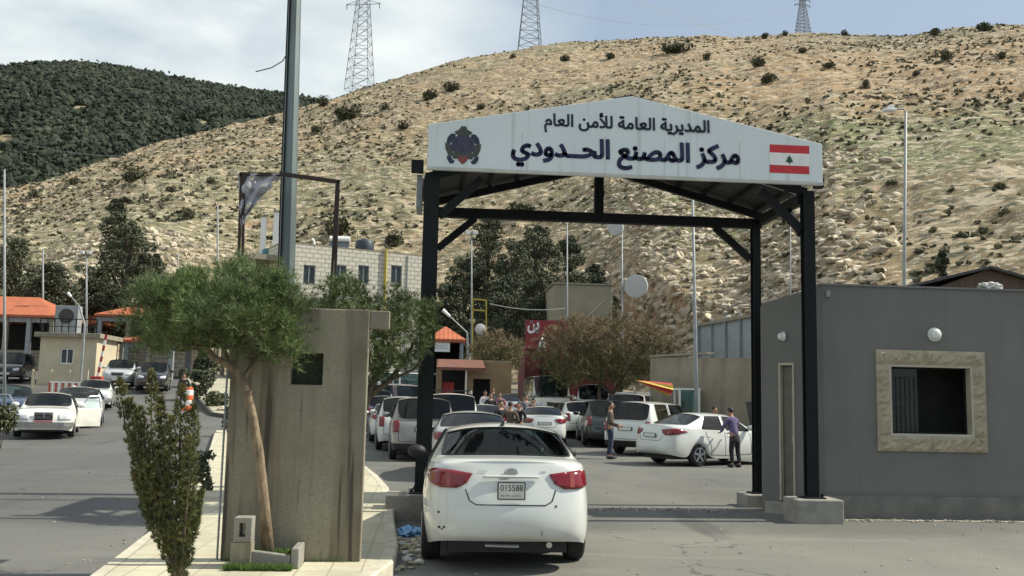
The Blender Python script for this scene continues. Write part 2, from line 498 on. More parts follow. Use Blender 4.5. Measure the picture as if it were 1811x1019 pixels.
def forz(x, y):
    th = np.arctan2(x, y); r = np.hypot(x, y)
    e = np.interp(th, FT, FE_)
    b, Rr = 300., 640.
    top = 1.8 + e * Rr
    s = (r - b) / (Rr - b); sc = np.clip(s, 0, 1)
    z = 18 + (top - 18) * sc * (1.3 - .3 * sc) + 9 * fbm(x * .012, y * .012, 4, 31) * np.clip((1 - s) * 3, 0, 1) * sc
    z = np.where(s > 1, z - (r - Rr) * .25, z)
    return np.where(s < 0, 18 + s * 90, z)
def polar(name, fn, a0, a1, na, rs, mat):
    th = np.linspace(R(a0), R(a1), na); rr = np.asarray(rs, float)
    T, RR = np.meshgrid(th, rr)
    x, y = RR * np.sin(T), RR * np.cos(T)
    V = np.stack([x, y, fn(x, y)], -1).reshape(-1, 3)
    i = (np.arange(len(rr) - 1)[:, None] * na + np.arange(na - 1)[None]).ravel()
    F = np.stack([i, i + 1, i + 1 + na, i + na], -1)
    o = MB().raw(V, F).build(name, mat, smooth=False)
    tag(o, kind='structure')
    return o
m_hill = pm('hillside', (.26, .188, .102), (.150, .125, .066), scale=.018, rough=.96, detail=10, lo=.40, hi=.60)
mixin(m_hill, noise_mask(m_hill, .022, .50, .60, detail=9, loc=(4, 9, 0)), (.135, .13, .062))
mixin(m_hill, noise_mask(m_hill, .016, .54, .66, detail=9, loc=(40, 19, 3)), (.30, .205, .11))
def blob_mask(m, cx, cy, rx, ry):
    n, l, b = nodes(m)
    co = n.new('ShaderNodeTexCoord'); ma = n.new('ShaderNodeMapping'); ma.inputs['Location'].default_value = (-cx / rx, -cy / ry, 0); ma.inputs['Scale'].default_value = (1 / rx, 1 / ry, 0)
    l.new(co.outputs['Object'], ma.inputs['Vector']); ns = n.new('ShaderNodeTexNoise'); ns.inputs['Scale'].default_value = .07; ns.inputs['Detail'].default_value = 7; l.new(co.outputs['Object'], ns.inputs['Vector'])
    ln = n.new('ShaderNodeVectorMath'); ln.operation = 'LENGTH'; l.new(ma.outputs[0], ln.inputs[0])
    ad = n.new('ShaderNodeMath'); ad.operation = 'MULTIPLY_ADD'; ad.inputs[1].default_value = 1.6; l.new(ns.outputs['Fac'], ad.inputs[0]); l.new(ln.outputs['Value'], ad.inputs[2])
    q = n.new('ShaderNodeMapRange'); q.inputs['From Min'].default_value = 1.9; q.inputs['From Max'].default_value = 1.4; q.inputs['To Max'].default_value = .85; l.new(ad.outputs[0], q.inputs['Value'])
    return q.outputs['Result']
mixin(m_hill, blob_mask(m_hill, 60, 240, 60, 40), (.29, .20, .11))
mixin(m_hill, blob_mask(m_hill, 50, 115, 38, 28), (.125, .145, .055))
mixin(m_hill, blob_mask(m_hill, -45, 150, 50, 30), (.165, .155, .08))
mixin(m_hill, blob_mask(m_hill, 100, 165, 65, 55), (.32, .205, .10))
mixin(m_hill, noise_mask(m_hill, .5, .53, .62, (.35, 1, 2.2), 7), (.39, .325, .225))
mixin(m_hill, noise_mask(m_hill, 1.6, .55, .62, (.5, 1, 1.6), 6, (9, 1, 2)), (.46, .40, .29))
mixin(m_hill, noise_mask(m_hill, .8, .57, .64, (.5, 1, 1.5), 7, (19, 11, 5)), (.07, .072, .042))
def steep(m, lo, hi, col, gate=None):
    n, l, b = nodes(m)
    ge = n.new('ShaderNodeNewGeometry'); s = n.new('ShaderNodeSeparateXYZ'); r = n.new('ShaderNodeMapRange')
    l.new(ge.outputs['True Normal'], s.inputs[0]); l.new(s.outputs['Z'], r.inputs['Value'])
    r.inputs['From Min'].default_value = hi; r.inputs['From Max'].default_value = lo
    out = r.outputs['Result']
    if gate is not None:
        mu = n.new('ShaderNodeMath'); mu.operation = 'MULTIPLY'
        l.new(out, mu.inputs[0]); l.new(gate, mu.inputs[1]); out = mu.outputs[0]
    mixin(m, out, col)
steep(m_hill, .55, .78, (.33, .205, .12), noise_mask(m_hill, .45, .44, .54, detail=8, loc=(7, 7, 7)))
steep(m_hill, .50, .80, (.45, .36, .26), noise_mask(m_hill, 1.3, .50, .57, detail=8, loc=(17, 7, 7)))
steep(m_hill, .50, .80, (.10, .075, .05), noise_mask(m_hill, 1.0, .56, .62, detail=8, loc=(1, 27, 7)))
def bumpnode(m, scale, strength, dist):
    n, l, b = nodes(m)
    co = n.new('ShaderNodeTexCoord'); t = n.new('ShaderNodeTexNoise'); t.inputs['Scale'].default_value = scale; t.inputs['Detail'].default_value = 8
    t.inputs['Roughness'].default_value = .7
    l.new(co.outputs['Object'], t.inputs['Vector'])
    bu = n.new('ShaderNodeBump'); bu.inputs['Strength'].default_value = strength; bu.inputs['Distance'].default_value = dist
    l.new(t.outputs['Fac'], bu.inputs['Height']); l.new(bu.outputs['Normal'], b.inputs['Normal'])
bumpnode(m_hill, .7, .8, .5)
polar('rocky_hill', hillz, -55, 62, 760, list(np.linspace(50, 110, 90)) + list(np.linspace(110.8, 335, 260)) + list(np.linspace(340, 600, 30)), m_hill)
m_for = pm('forest_floor', (.30, .25, .15), (.09, .10, .045), scale=.03, rough=.95, detail=8)
mixin(m_for, noise_mask(m_for, .05, .5, .62, detail=6), (.26, .18, .10))
polar('forest_hill', forz, -60, 25, 260, np.linspace(280, 900, 120), m_for)

def hit(px, py, fn=hillz, r0=56, r1=600):
    d = ray(px, py); h = math.hypot(d.x, d.y); d = d / h
    rs = np.arange(r0, r1, .25)
    x, y, z = d.x * rs, d.y * rs, 1.8 + d.z * rs
    below = np.nonzero(fn(x, y) >= z)[0]
    if not len(below): return None
    k = below[0]
    return Vector((x[k], y[k], float(fn(x[k], y[k]))))

# scatter helpers -------------------------------------------------------------
def ico(sub=0):
    bm = bmesh.new(); bmesh.ops.create_icosphere(bm, subdivisions=sub + 1, radius=1)
    V = np.array([v.co[:] for v in bm.verts]); F = np.array([[v.index for v in f.verts] for f in bm.faces]); bm.free()
    return V, F
I0, I1, I2 = ico(0), ico(1), ico(2)
def blobs(mb, P, S, jit=.25, base=I0, squash=(1, 1, 1)):
    V0, F0 = base
    n, k = len(P), len(V0)
    ang = RNG.uniform(0, 2 * math.pi, n)
    J = 1 + RNG.uniform(-jit, jit, (n, k))
    V = V0[None] * J[..., None] * np.asarray(squash)[None, None]
    st_ = RNG.uniform(.65, 1.35, (n, 1, 3)); V = V * st_
    c, s_ = np.cos(ang)[:, None], np.sin(ang)[:, None]
    x = V[..., 0] * c - V[..., 1] * s_; y = V[..., 0] * s_ + V[..., 1] * c
    V = np.stack([x, y, V[..., 2]], -1) * np.asarray(S)[:, None, None] + np.asarray(P)[:, None, :]
    F = F0[None] + (np.arange(n) * k)[:, None, None]
    mb.raw(V.reshape(-1, 3), F.reshape(-1, 3))
def scatter(n, px0, px1, s0, s1, keep=None):
    px = RNG.uniform(px0, px1, n)
    th = np.arctan((px - 760) / 1680.)
    Rr = np.interp(px, [-400, 0, 600, 1100, 1811, 2400], [230, 250, 285, 310, 330, 330])
    b = np.interp(px, [-400, 0, 500, 800, 1100, 1300, 1500, 2400], [92, 96, 96, 96, 84, 74, 62, 55])
    s = s0 + (s1 - s0) * RNG.uniform(0, 1, n) ** .85
    r = b + (Rr - b) * s
    x, y = r * np.sin(th), r * np.cos(th)
    if keep is not None:
        k = keep(x, y, px, s); x, y, px, s = x[k], y[k], px[k], s[k]
    return np.stack([x, y, hillz(x, y)], -1), px, s
m_rock = pm('limestone', (.52, .45, .34), (.34, .29, .215), scale=.5, rough=.95, island=.4, bump=.6, bscale=6)
P, px, s = scatter(34000, -350, 2100, .005, 1.0, lambda x, y, px, s: (fbm(x * .02 + y * .01, y * .09, 5, 77) * 1.7 + RNG.uniform(-.32, .32, len(x)) > .0))
S = RNG.uniform(.05, .17, len(P)) * (1 + 1.0 * (RNG.uniform(0, 1, len(P)) > .9)) * (.8 + .7 * s)
mb = MB(); blobs(mb, P, S, .42, I0, (1.3, .8, .6))
# pale outcrop at the foot of the slope behind the booth and in the rock cut
P, px, s = scatter(5200, 1180, 1640, .0, .22, lambda x, y, px, s: RNG.uniform(0, 1, len(x)) < np.exp(-((px - 1370) / 150) ** 2) * 1.1 * (.3 + (fbm(x * .12, y * .12, 3, 4) > -.05)))
blobs(mb, P, RNG.uniform(.14, .52, len(P)), .35, I0, (1.5, .8, .7))
P, px, s = scatter(5200, 0, 1260, .01, .20, lambda x, y, px, s: RNG.uniform(0, 1, len(x)) < np.exp(-((px - 1150) / 110) ** 2) + .8 * np.exp(-((px - 260) / 170) ** 2))
blobs(mb, P, RNG.uniform(.12, .5, len(P)), .35, I0, (1.3, .9, .8))
tag(mb.build('loose_rocks', m_rock), 'pale limestone rocks strewn over the dry hillside', 'rocks', kind='stuff')
m_scrub = pm('scrub', (.105, .098, .056), (.055, .055, .032), scale=1.2, rough=.95, island=.5)
P, px, s = scatter(13000, -350, 2100, .02, 1.0, lambda x, y, px, s: (fbm(x * .03, y * .05, 5, 55) * 2.0 + RNG.uniform(-.35, .35, len(x)) + .35 * (s - .4) > .08))
mb = MB()
m_bush = pm('bush_leaf', (.10, .10, .055), (.05, .055, .03), scale=2, rough=.9, island=.45)
mb2 = MB()
Q = np.repeat(P, 4, 0) + RNG.normal(0, .22, (len(P) * 4, 3)) * np.array([1, 1, .5])
blobs(mb2, Q + np.array([0, 0, .1]), RNG.uniform(.08, .30, len(Q)), .45, I0, (1, 1, .8))
tag(mb2.build('low_scrub', m_scrub), 'low dark scrub dotted over the rocky hillside', 'scrub', kind='stuff')

# wooded hill behind: reads as one mass
n = 24000
px = RNG.uniform(-350, 720, n); th = np.arctan((px - 760) / 1680.)
r = 300 + 345 * RNG.uniform(0, 1, n) ** .9
x, y = r * np.sin(th), r * np.cos(th)
lowp = np.clip(1.2 - (r - 300) / 260, 0, 1) * np.clip((140 - px) / 200, 0, 1)
k = fbm(x * .02, y * .02, 4, 93) + RNG.uniform(-.28, .28, n) > -.25 + .30 * lowp
x, y = x[k], y[k]
P = np.stack([x, y, forz(x, y) + 1.2], -1)
m_wood = pm('far_pines', (.034, .046, .026), (.016, .024, .014), scale=.02, rough=.95, island=.55)
mb = MB(); blobs(mb, P, RNG.uniform(1.0, 2.5, len(P)), .42, I0, (1, 1, 1.0))
Q = np.repeat(P, 3, 0) + RNG.normal(0, 1.3, (len(P) * 3, 3)) * np.array([1, 1, .8])
blobs(mb, Q, RNG.uniform(.4, 1.0, len(Q)), .45, I0)
tag(mb.build('pine_wood', m_wood), 'dark green pine wood covering the far hill', 'wood', kind='stuff')

# ------------------------------------------------------------------ leaf crowns
def leafcloud(mb, C, S, n, size, mi=0, aspect=.5, droop=0.0, shell=.5):
    """n leaf quads per clump, spread in clumps C (m,3) with radii S (m,3)"""
    m = len(C)
    d = RNG.normal(size=(m, n, 3)); d /= np.linalg.norm(d, axis=-1, keepdims=True)
    rad = RNG.uniform(shell, 1, (m, n, 1)) ** .6
    P = (C[:, None] + d * rad * S[:, None]).reshape(-1, 3)
    N = len(P)
    u = RNG.normal(size=(N, 3)) + d.reshape(-1, 3) * .6; u /= np.linalg.norm(u, axis=-1, keepdims=True)
    v = np.cross(u, RNG.normal(size=(N, 3))); v /= np.linalg.norm(v, axis=-1, keepdims=True)
    sz = (size * RNG.uniform(.6, 1.4, (N, 1)))
    a, b = u * sz, v * sz * aspect
    V = np.stack([P - a - b * .3, P - a * .1 - b, P + a, P - a * .1 + b], 1).reshape(-1, 3)
    F = np.arange(N * 4).reshape(-1, 4)
    mb.raw(V, F, mi)
def needles(mb, P, D, n, L, wd, spread=.75, mi=0):
    """tufts of pine needles at P fanning about direction D"""
    m = len(P)
    d = D[:, None] + RNG.normal(size=(m, n, 3)) * spread; d /= np.linalg.norm(d, axis=-1, keepdims=True)
    side = np.cross(d, RNG.normal(size=(m, n, 3))); side /= np.linalg.norm(side, axis=-1, keepdims=True)
    ln = L * RNG.uniform(.6, 1.15, (m, n, 1))
    base = np.repeat(P[:, None], n, 1)
    a = base + side * wd * .5; b = base - side * wd * .5; t = base + d * ln
    V = np.stack([a, b, t], 2).reshape(-1, 3)
    mb.raw(V, np.arange(len(V)).reshape(-1, 3), mi)
m_bark = pm('pale_bark', (.29, .22, .14), (.12, .09, .06), scale=12, rough=.9, bump=.9, bscale=30, stretch=(1, 1, .4))
m_barkd = pm('dark_bark', (.13, .10, .07), (.06, .05, .035), scale=8, rough=.95, bump=.9, bscale=30)
m_need = pm('pine_needles', (.165, .225, .070), (.055, .088, .032), scale=1.6, rough=.6, island=.35)
m_needy = pm('pine_needles_dull', (.13, .17, .052), (.06, .09, .03), scale=2.2, rough=.6, island=.35)
def branchy(root, base, limbs, mat, name='trunk'):
    mb = MB()
    for pts, rad in limbs: mb.tube(pts, rad, 9)
    return mb.build(name, mat, root, smooth=True)
def local(pts, o): return [Vector(p) - o for p in pts]

# foreground umbrella pine
o0 = at(472, 962, 9.66)
o0.z = .22
t = thing('pine_tree', 'small umbrella pine with pale bare trunk in front of the concrete slab', 'tree', o0)
Y0 = 9.66
tr = [at(474, 975, Y0), at(466, 880, Y0), at(458, 800, Y0), at(446, 735, Y0), at(436, 690, Y0), at(422, 662, Y0)]
l1 = [at(424, 666, Y0), at(402, 645, Y0 - .05), at(378, 632, Y0 - .15), at(350, 600, Y0 - .2), at(310, 570, Y0 - .2)]
l2 = [at(430, 672, Y0), at(442, 652, Y0 + .1), at(455, 632, Y0 + .2), at(470, 590, Y0 + .3), at(480, 540, Y0 + .3)]
l3 = [at(408, 650, Y0), at(398, 622, Y0 + .1), at(390, 580, Y0 + .2), at(400, 530, Y0 + .2)]
branchy(t, o0, [(local(tr, o0), [.062, .052, .047, .045, .043, .04]), (local(l1, o0), [.036, .036, .034, .02, .012]), (local(l2, o0), [.026, .024, .022, .014, .01]), (local(l3, o0), [.022, .02, .015, .01])], m_bark)
# crown: clumps inside the flattened dome the photo shows
def crown_pts(outl, n, Y, dy, seed=3):
    """random points inside an outline (photo columns/rows at depth Y) given depth dy"""
    rr = random.Random(seed); pts = []
    xs = [p[0] for p in outl]; ys = [p[1] for p in outl]
    def inside(x, y):
        c = False; j = len(outl) - 1
        for i in range(len(outl)):
            (xi, yi), (xj, yj) = outl[i], outl[j]
            if (yi > y) != (yj > y) and x < (xj - xi) * (y - yi) / (yj - yi) + xi: c = not c
            j = i
        return c
    cx, cy = sum(xs) / len(xs), sum(ys) / len(ys)
    while len(pts) < n:
        x, y = rr.uniform(min(xs), max(xs)), rr.uniform(min(ys), max(ys))
        if not inside(x, y): continue
        # depth extent shrinks towards the outline
        e = 1.0
        while e > .1 and not inside(cx + (x - cx) / (1 - e + .001) if e < 1 else cx + (x - cx) * 1e3, cy + (y - cy) / (1 - e + .001) if e < 1 else cy + (y - cy) * 1e3): e -= .1
        half = dy * math.sqrt(max(.05, e))
        pts.append(at(x, y, Y + rr.uniform(-half, half)))
    return pts
C1 = [(250, 532), (262, 504), (300, 508), (335, 482), (385, 472), (440, 478), (485, 488), (512, 516), (528, 555), (532, 600), (505, 630), (450, 618), (390, 612), (335, 600), (290, 632), (255, 618), (240, 570)]
hubs = np.array([(p - o0)[:] for p in crown_pts(C1, 150, Y0, .75)])
pts = np.repeat(hubs, 9, 0) + RNG.normal(0, .055, (len(hubs) * 9, 3)) * np.array([1.1, 1.3, .7])
pts = pts - np.array([0, 0, .0])
cl = np.repeat(pts, 5, 0) + RNG.normal(0, .055, (len(pts) * 5, 3))
D = RNG.normal(size=cl.shape) * .35 + np.array([0, -.1, .8]) + (cl - np.repeat(np.repeat(hubs, 9, 0), 5, 0)) * 3.5 + (cl - pts.mean(0)) * .35
D /= np.linalg.norm(D, axis=-1, keepdims=True)
mb = MB(); needles(mb, cl, D, 14, .105, .0050, .5)
mb.build('crown', m_need, t)
twg = MB()
for k in range(0, len(pts), 5):
    p = Vector(pts[k]); q = Vector(pts[np.argmin(np.linalg.norm(pts - pts[k] * np.array([.6, .6, .93]), axis=1))])
    if (p - q).length > .05: twg.tube([q, (p + q) / 2 + Vector((0, 0, -.02)), p], [.011, .008, .004], 5)
twg.build('fine_branches', m_barkd, t)

# second pine beyond the slab
Y1 = 14.2
o1 = G(640, Y1); o1.z = .15
t = thing('pine_tree', 'smaller pine with dark twisted branches beyond the concrete slab', 'tree', o1)
b0 = at(640, 760, Y1); b0.z = .1
limbs = [([o1 - o1, local([at(640, 730, Y1)], o1)[0], local([at(650, 700, Y1)], o1)[0], local([at(672, 650, Y1)], o1)[0], local([at(660, 590, Y1)], o1)[0]], [.08, .07, .06, .05, .02]),
         (local([at(650, 705, Y1), at(690, 672, Y1), at(715, 640, Y1 + .2), at(735, 600, Y1)], o1), [.045, .04, .03, .015]),
         (local([at(668, 670, Y1), at(650, 640, Y1), at(620, 600, Y1 + .2)], o1), [.035, .03, .015]),
         (local([at(690, 672, Y1), at(730, 655, Y1), at(752, 630, Y1)], o1), [.03, .02, .01])]
branchy(t, o1, limbs, m_barkd)
C2 = [(505, 640), (520, 560), (548, 530), (585, 500), (610, 488), (640, 505), (665, 525), (700, 515), (738, 528), (768, 552), (772, 590), (750, 625), (725, 648), (680, 660), (648, 690), (590, 700), (510, 700)]
pts = np.array([(p - o1)[:] for p in crown_pts(C2, 700, Y1, .8, 5)])
cl = np.repeat(pts, 5, 0) + RNG.normal(0, .07, (len(pts) * 5, 3))
D = RNG.normal(size=cl.shape) * .5 + np.array([0, -.1, .75]); D /= np.linalg.norm(D, axis=-1, keepdims=True)
mb = MB(); needles(mb, cl, D, 13, .13, .009, .6); mb.build('crown', m_needy, t)

# thuja in the left foreground
m_thuja = pm('thuja_spray', (.17, .18, .055), (.045, .062, .024), scale=4, rough=.75, island=.35)
m_thujab = pm('thuja_brown', (.24, .18, .07), (.12, .11, .04), scale=5, rough=.8, island=.35)
YS = 8.1
ot = at(322, 1045, YS); ot.z = .13
t = thing('thuja_shrub', 'ragged leaning thuja with browning tips at the pavement edge', 'shrub', ot)
stems = []
plumes = [  # (tip, via, base) in photo columns/rows, width at middle
    ((212, 672), (222, 760), (302, 940), .085), ((228, 705), (244, 800), (308, 965), .09), ((268, 658), (268, 770), (310, 950), .085),
    ((246, 720), (262, 830), (310, 985), .09), ((284, 705), (288, 800), (315, 975), .08), ((322, 684), (318, 770), (320, 950), .085), ((343, 715), (340, 800), (326, 950), .075),
    ((302, 740), (300, 850), (314, 990), .09), ((236, 835), (268, 900), (308, 1010), .075), ((356, 870), (340, 920), (322, 1010), .045), ((334, 775), (334, 850), (322, 985), .08), ((230, 770), (256, 860), (306, 985), .08),
    ((250, 890), (282, 930), (312, 1025), .075), ((348, 880), (338, 930), (322, 1025), .07), ((330, 860), (324, 920), (318, 1015), .075), ((276, 790), (286, 880), (312, 1000), .09)]
mbt = MB(); pl = []; ci = []
for i, (a, v, b, wd) in enumerate(plumes):
    dy = random.uniform(-.16, .16)
    pa, pv, pb = at(*a, YS + dy) - ot, at(*v, YS + dy * .7) - ot, at(*b, YS + dy * .2) - ot
    base = Vector((random.uniform(-.04, .04), random.uniform(-.03, .03), -.05))
    stem = [base, pb, pb.lerp(pv, .5), pv, pa]
    mbt.tube(stem, [.022, .016, .013, .009, .002], 6)
    for k in range(300):
        u = random.random() ** .8
        c = (pb * (1 - u) ** 2 + pv * 2 * u * (1 - u) * 1.0 + pa * u * u)
        rad = wd * .88 * (math.sin(math.pi * min(1, u * .86 + .12)) ** .7) * random.random() ** .45
        th_ = random.uniform(0, 2 * math.pi)
        p = c + Vector((math.cos(th_) * rad, math.sin(th_) * rad, random.uniform(-.02, .02)))
        out = (p - c); out.z = 0
        dd = (out.normalized() * .55 + Vector((0, 0, 1)) + Vector((random.gauss(0, .15), random.gauss(0, .15), 0))).normalized()
        pl.append((*p, *dd)); ci.append(1 if random.random() < (.22 if u > .85 else .05) else 0)
mbt.build('stems', m_barkd, t, smooth=True)
pl = np.array(pl); ci = np.array(ci)
for which, nm, mt_ in ((0, 'foliage', m_thuja), (1, 'browned_foliage', m_thujab)):
    q = pl[ci == which]; P_, D_ = q[:, :3], q[:, 3:]
    mb = MB(); needles(mb, P_, D_, 15, .042, .0075, .38); mb.build(nm, mt_, t)

# generic trees
def tree(name, label, o, H, W, mat, crown_base=.2, n=26, leaf=.22, per=90, group=None, D=None, bark=None, cone=False, cat='tree', squ=.55):
    t = thing(name, label, cat, o, 0, group)
    mb = MB(); D = D or W
    rr = random.Random(int(o[0] * 100 + o[1] * 7))
    lean = Vector((rr.uniform(-.05, .05) * H, 0, 0))
    mb.tube([Vector((0, 0, -.4)), Vector((0, 0, H * .3)) + lean * .3, Vector((0, 0, H * .85)) + lean], [W * .045, W * .035, W * .01], 7)
    C = []; S = []
    for k in range(n):
        u = rr.random() if cone else rr.random() ** .9
        z = H * (crown_base + (1 - crown_base) * u)
        env = (1 - u) ** .8 + .05 if cone else math.sin(math.pi * min(1, .18 + u * .78)) ** .6
        a = rr.uniform(0, 6.28); q = rr.random() ** .5 * .8
        c = Vector((math.cos(a) * W / 2 * env * q, math.sin(a) * D / 2 * env * q, z)) + lean * u
        s = W * rr.uniform(.10, .20) * (env * .6 + .4)
        C.append(c[:]); S.append((s, s, s * squ))
        mb.tube([Vector((0, 0, max(.1, z - H * .25))) + lean * u * .7, c], [W * .012, W * .004], 4)
    mb.build('trunk', bark or m_barkd, t)
    m2 = MB(); leafcloud(m2, np.array(C), np.array(S), per, leaf)
    m2.build('crown', mat, t)
    return t
m_dk = pm('dark_pine_leaf', (.095, .11, .062), (.048, .06, .036), scale=.6, rough=.85, island=.45)
m_dk2 = pm('cedar_leaf', (.10, .115, .062), (.05, .062, .036), scale=.6, rough=.85, island=.45)
m_ol = pm('olive_leaf', (.12, .13, .06), (.06, .07, .03), scale=.6, rough=.85, island=.4)

def place_tree(px, top, base, Y, wpx, label, mat=m_dk, **k):
    p = at(px, base, Y); q = at(px, top, Y)
    ppm = FPX / Y
    return tree('evergreen_tree', label, (p.x, Y, p.z), q.z - p.z, wpx / ppm, mat, group='dark evergreens along the foot of the hill', **k)
TREES = [
    (815, 455, 640, 84, 110, 'dark evergreen just right of the left gate post, below the crossbar'),
    (858, 382, 640, 86, 90, 'tallest dark evergreen seen through the gate opening'),
    (905, 430, 640, 83, 100, 'dark evergreen in the middle of the clump seen through the gate'),
    (950, 405, 630, 88, 110, 'broad dark evergreen above the red shop sign'),
    (1000, 418, 620, 90, 80, 'dark evergreen behind the grey concrete tank house'),
    (790, 500, 650, 78, 80, 'bushy dark evergreen beside the left gate post over the orange kiosk roof'),
    (880, 500, 650, 76, 100, 'lower dark evergreen behind the white satellite dish'),
    (950, 495, 650, 74, 90, 'shaggy dark evergreen left of the grey concrete tank house'),
    (730, 470, 620, 84, 70, 'dark evergreen hidden partly by the left gate post'),
    (1050, 470, 560, 92, 50, 'small dark evergreen just above the grey concrete tank house'),
    (30, 425, 600, 88, 120, 'dark evergreen at the far left above the orange roofs'),
    (85, 470, 600, 84, 90, 'dark evergreen behind the orange canopy roof'),
    (150, 470, 600, 86, 110, 'dark evergreen behind the lamp post at the left'),
    (210, 400, 600, 88, 115, 'tall dark evergreen with a stepped crown left of the rock cut'),
    (255, 450, 600, 84, 80, 'dark evergreen just behind the left side of the umbrella pine'),
    (205, 352, 480, 98, 70, 'dark evergreen highest up the slope above the rock cut'),
    (330, 475, 600, 86, 90, 'dark evergreen behind the top of the umbrella pine'),
    (1075, 525, 600, 80, 60, 'dark evergreen to the right of the tank house by the rock cut'),
]
for k, (px, top, base, Y, wpx, lab) in enumerate(TREES):
    place_tree(px, top, base, Y, wpx * 1.15, lab, mat=[m_dk, m_dk2][k % 3 == 1], n=70, per=150, leaf=.115, crown_base=.05, squ=.6)
p = at(1667, 560, 52); q = at(1667, 444, 52)
tree('evergreen_tree', 'narrow dark conifer behind the grey booth roof, leaning left', (p.x, 52, p.z), q.z - p.z, 1.6, m_dk, n=30, per=90, leaf=.16, cone=True, crown_base=.05)

# hillside shrubs that can be told apart
def shrub(o, W, H, label, mat=m_bush, per=60, group='shrubs on the rocky hill'):
    t = thing('hill_shrub', label, 'shrub', o, 0, group)
    mb = MB(); C = []; S = []
    for k in range(7):
        a = random.uniform(0, 6.28); q = random.random() * .3
        C.append((math.cos(a) * W * q, math.sin(a) * W * q, H * random.uniform(.2, .6))); S.append((W * .26, W * .26, H * .36))
    leafcloud(mb, np.array(C), np.array(S), per, W * .07); mb.build('foliage', mat, t)
    st_ = MB()
    for c in C[:4]: st_.tube([(0, 0, -.2), c], [W * .03, W * .01], 4)
    st_.build('stems', m_barkd, t)
SH = [(236, 312, 46, 24, 'largest round dark shrub on the slope above the left trees'), (617, 203, 54, 20, 'wide dark shrub below the left pylon'), (573, 180, 30, 18, 'shrub on the skyline between the wood and the left pylon'), (715, 222, 30, 14, 'small shrub just left of the sign top corner'),
      (800, 155, 36, 14, 'dark shrub on the slope above the crest emblem'), (1672, 100, 32, 16, 'dark shrub near the skyline at the far right'), (1195, 88, 60, 18, 'wide dark shrub band under the skyline right of the sign apex'), (1340, 112, 36, 14, 'shrub high on the slope above the flag'), (1352, 65, 20, 10, 'small round shrub on the skyline left of the far pylon'), (1390, 60, 18, 10, 'rounded shrub on the skyline beside the far pylon'),
      (1250, 100, 20, 10, 'small dark shrub right of the wide shrub band'), (1360, 140, 40, 14, 'shrub on the path side above the sign right slope'), (1530, 150, 24, 14, 'lone shrub above the street lamp head'), (1495, 60, 20, 9, 'small skyline shrub right of the far pylon'), (1655, 58, 26, 12, 'shrub on the skyline at the dip'), (1740, 50, 40, 14, 'long shrub on the skyline at the far right'), (1577, 323, 26, 10, 'dark shrub on the slope left of the lamp column'), (1765, 330, 30, 12, 'dark shrub at the right edge of the slope'), (130, 322, 22, 12, 'small shrub near the wood edge at the left'), (60, 345, 26, 14, 'shrub at the left border of the rocky hill'), (300, 335, 24, 10, 'small shrub right of the largest round shrub'), (375, 320, 26, 10, 'dark shrub left of the frame with the torn banner'), (560, 230, 26, 12, 'shrub just right of the steel pole on the slope'), (480, 215, 26, 12, 'shrub left of the steel pole on the ridge'), (680, 190, 22, 10, 'small shrub under the skyline between pylon and sign'), (905, 100, 18, 8, 'small shrub beside the middle pylon foot'), (1000, 105, 26, 10, 'shrub right of the middle pylon'), (1080, 100, 26, 10, 'shrub on the slope left of the sign apex'), (1420, 90, 22, 9, 'small shrub below the far pylon'), (1465, 115, 26, 10, 'shrub midway between far pylon and street lamp'), (1620, 130, 22, 9, 'small shrub above and right of the lamp head'), (1770, 100, 24, 10, 'shrub near the upper right corner'), (850, 190, 24, 10, 'shrub just above the sloping sign edge'), (930, 370, 60, 16, 'dark shrub seen between sign and crossbar, left half'), (1290, 420, 24, 10, 'small shrub below the right knee brace'), (760, 170, 40, 16, 'dark shrub patch above the left end of the sign'), (330, 380, 36, 18, 'shrub on the lip of the rock cut'), (600, 405, 60, 24, 'dark shrubs behind the stone house roof, left'), (700, 425, 50, 22, 'dark shrubs behind the roof tank')]
for px, py, wpx, hpx, lab in SH:
    h_ = hit(px, py + hpx * .4)
    if h_ is None: h_ = hit(px, py + hpx * .4 + 8)
    if h_ is None: continue
    ppm = FPX / h_.y
    shrub(h_ - Vector((0, 0, .2)), wpx / ppm, hpx / ppm * 1.4, lab)

# ------------------------------------------------------------------ steel and concrete materials
m_blk = pm('black_paint', (.009, .011, .012), (.005, .007, .008), scale=5, rough=.7, spec=.25, bump=.1)
m_blk2 = pm('dark_roof_sheet', (.055, .05, .05), (.03, .028, .028), scale=4, rough=.6)
m_sign = pm('sign_sheet', (.67, .73, .74), (.62, .68, .69), scale=1.1, rough=.42, stretch=(1, 1, .3))
mixin(m_sign, noise_mask(m_sign, 3.0, .55, .80, (2.5, 1, .12), 6, (4, 0, 1)), (.40, .42, .40))
mixin(m_sign, noise_mask(m_sign, .8, .5, .8, (1, 1, .6), 6, (4, 5, 1)), (.55, .60, .58))
m_signt = pm('sign_trim', (.52, .52, .47), (.42, .42, .38), scale=3, rough=.5)
m_navy = pm('navy_lettering', (.012, .016, .070), (.010, .013, .06), rough=.5)
m_ink = pm('dark_lettering', (.012, .022, .045), (.010, .018, .036), rough=.5)
m_red = pm('flag_red', (.55, .030, .035), (.48, .025, .03), rough=.5)
m_grn = pm('cedar_green', (.010, .085, .03), (.008, .07, .025), rough=.5)
m_white = pm('white_paint', (.80, .80, .78), (.70, .70, .68), rough=.5)
m_conc = pm('concrete', (.29, .265, .205), (.20, .18, .135), scale=2.5, rough=.92, bump=.5, bscale=25)
m_concg = pm('grey_concrete', (.30, .29, .255), (.21, .20, .175), scale=3, rough=.92, bump=.5, bscale=30)
m_galv = pm('galvanised_steel', (.34, .38, .39), (.22, .26, .28), scale=3, rough=.45, metal=.5, stretch=(1, 1, .2))
m_grey = pm('grey_post', (.30, .32, .33), (.22, .24, .25), scale=4, rough=.55)
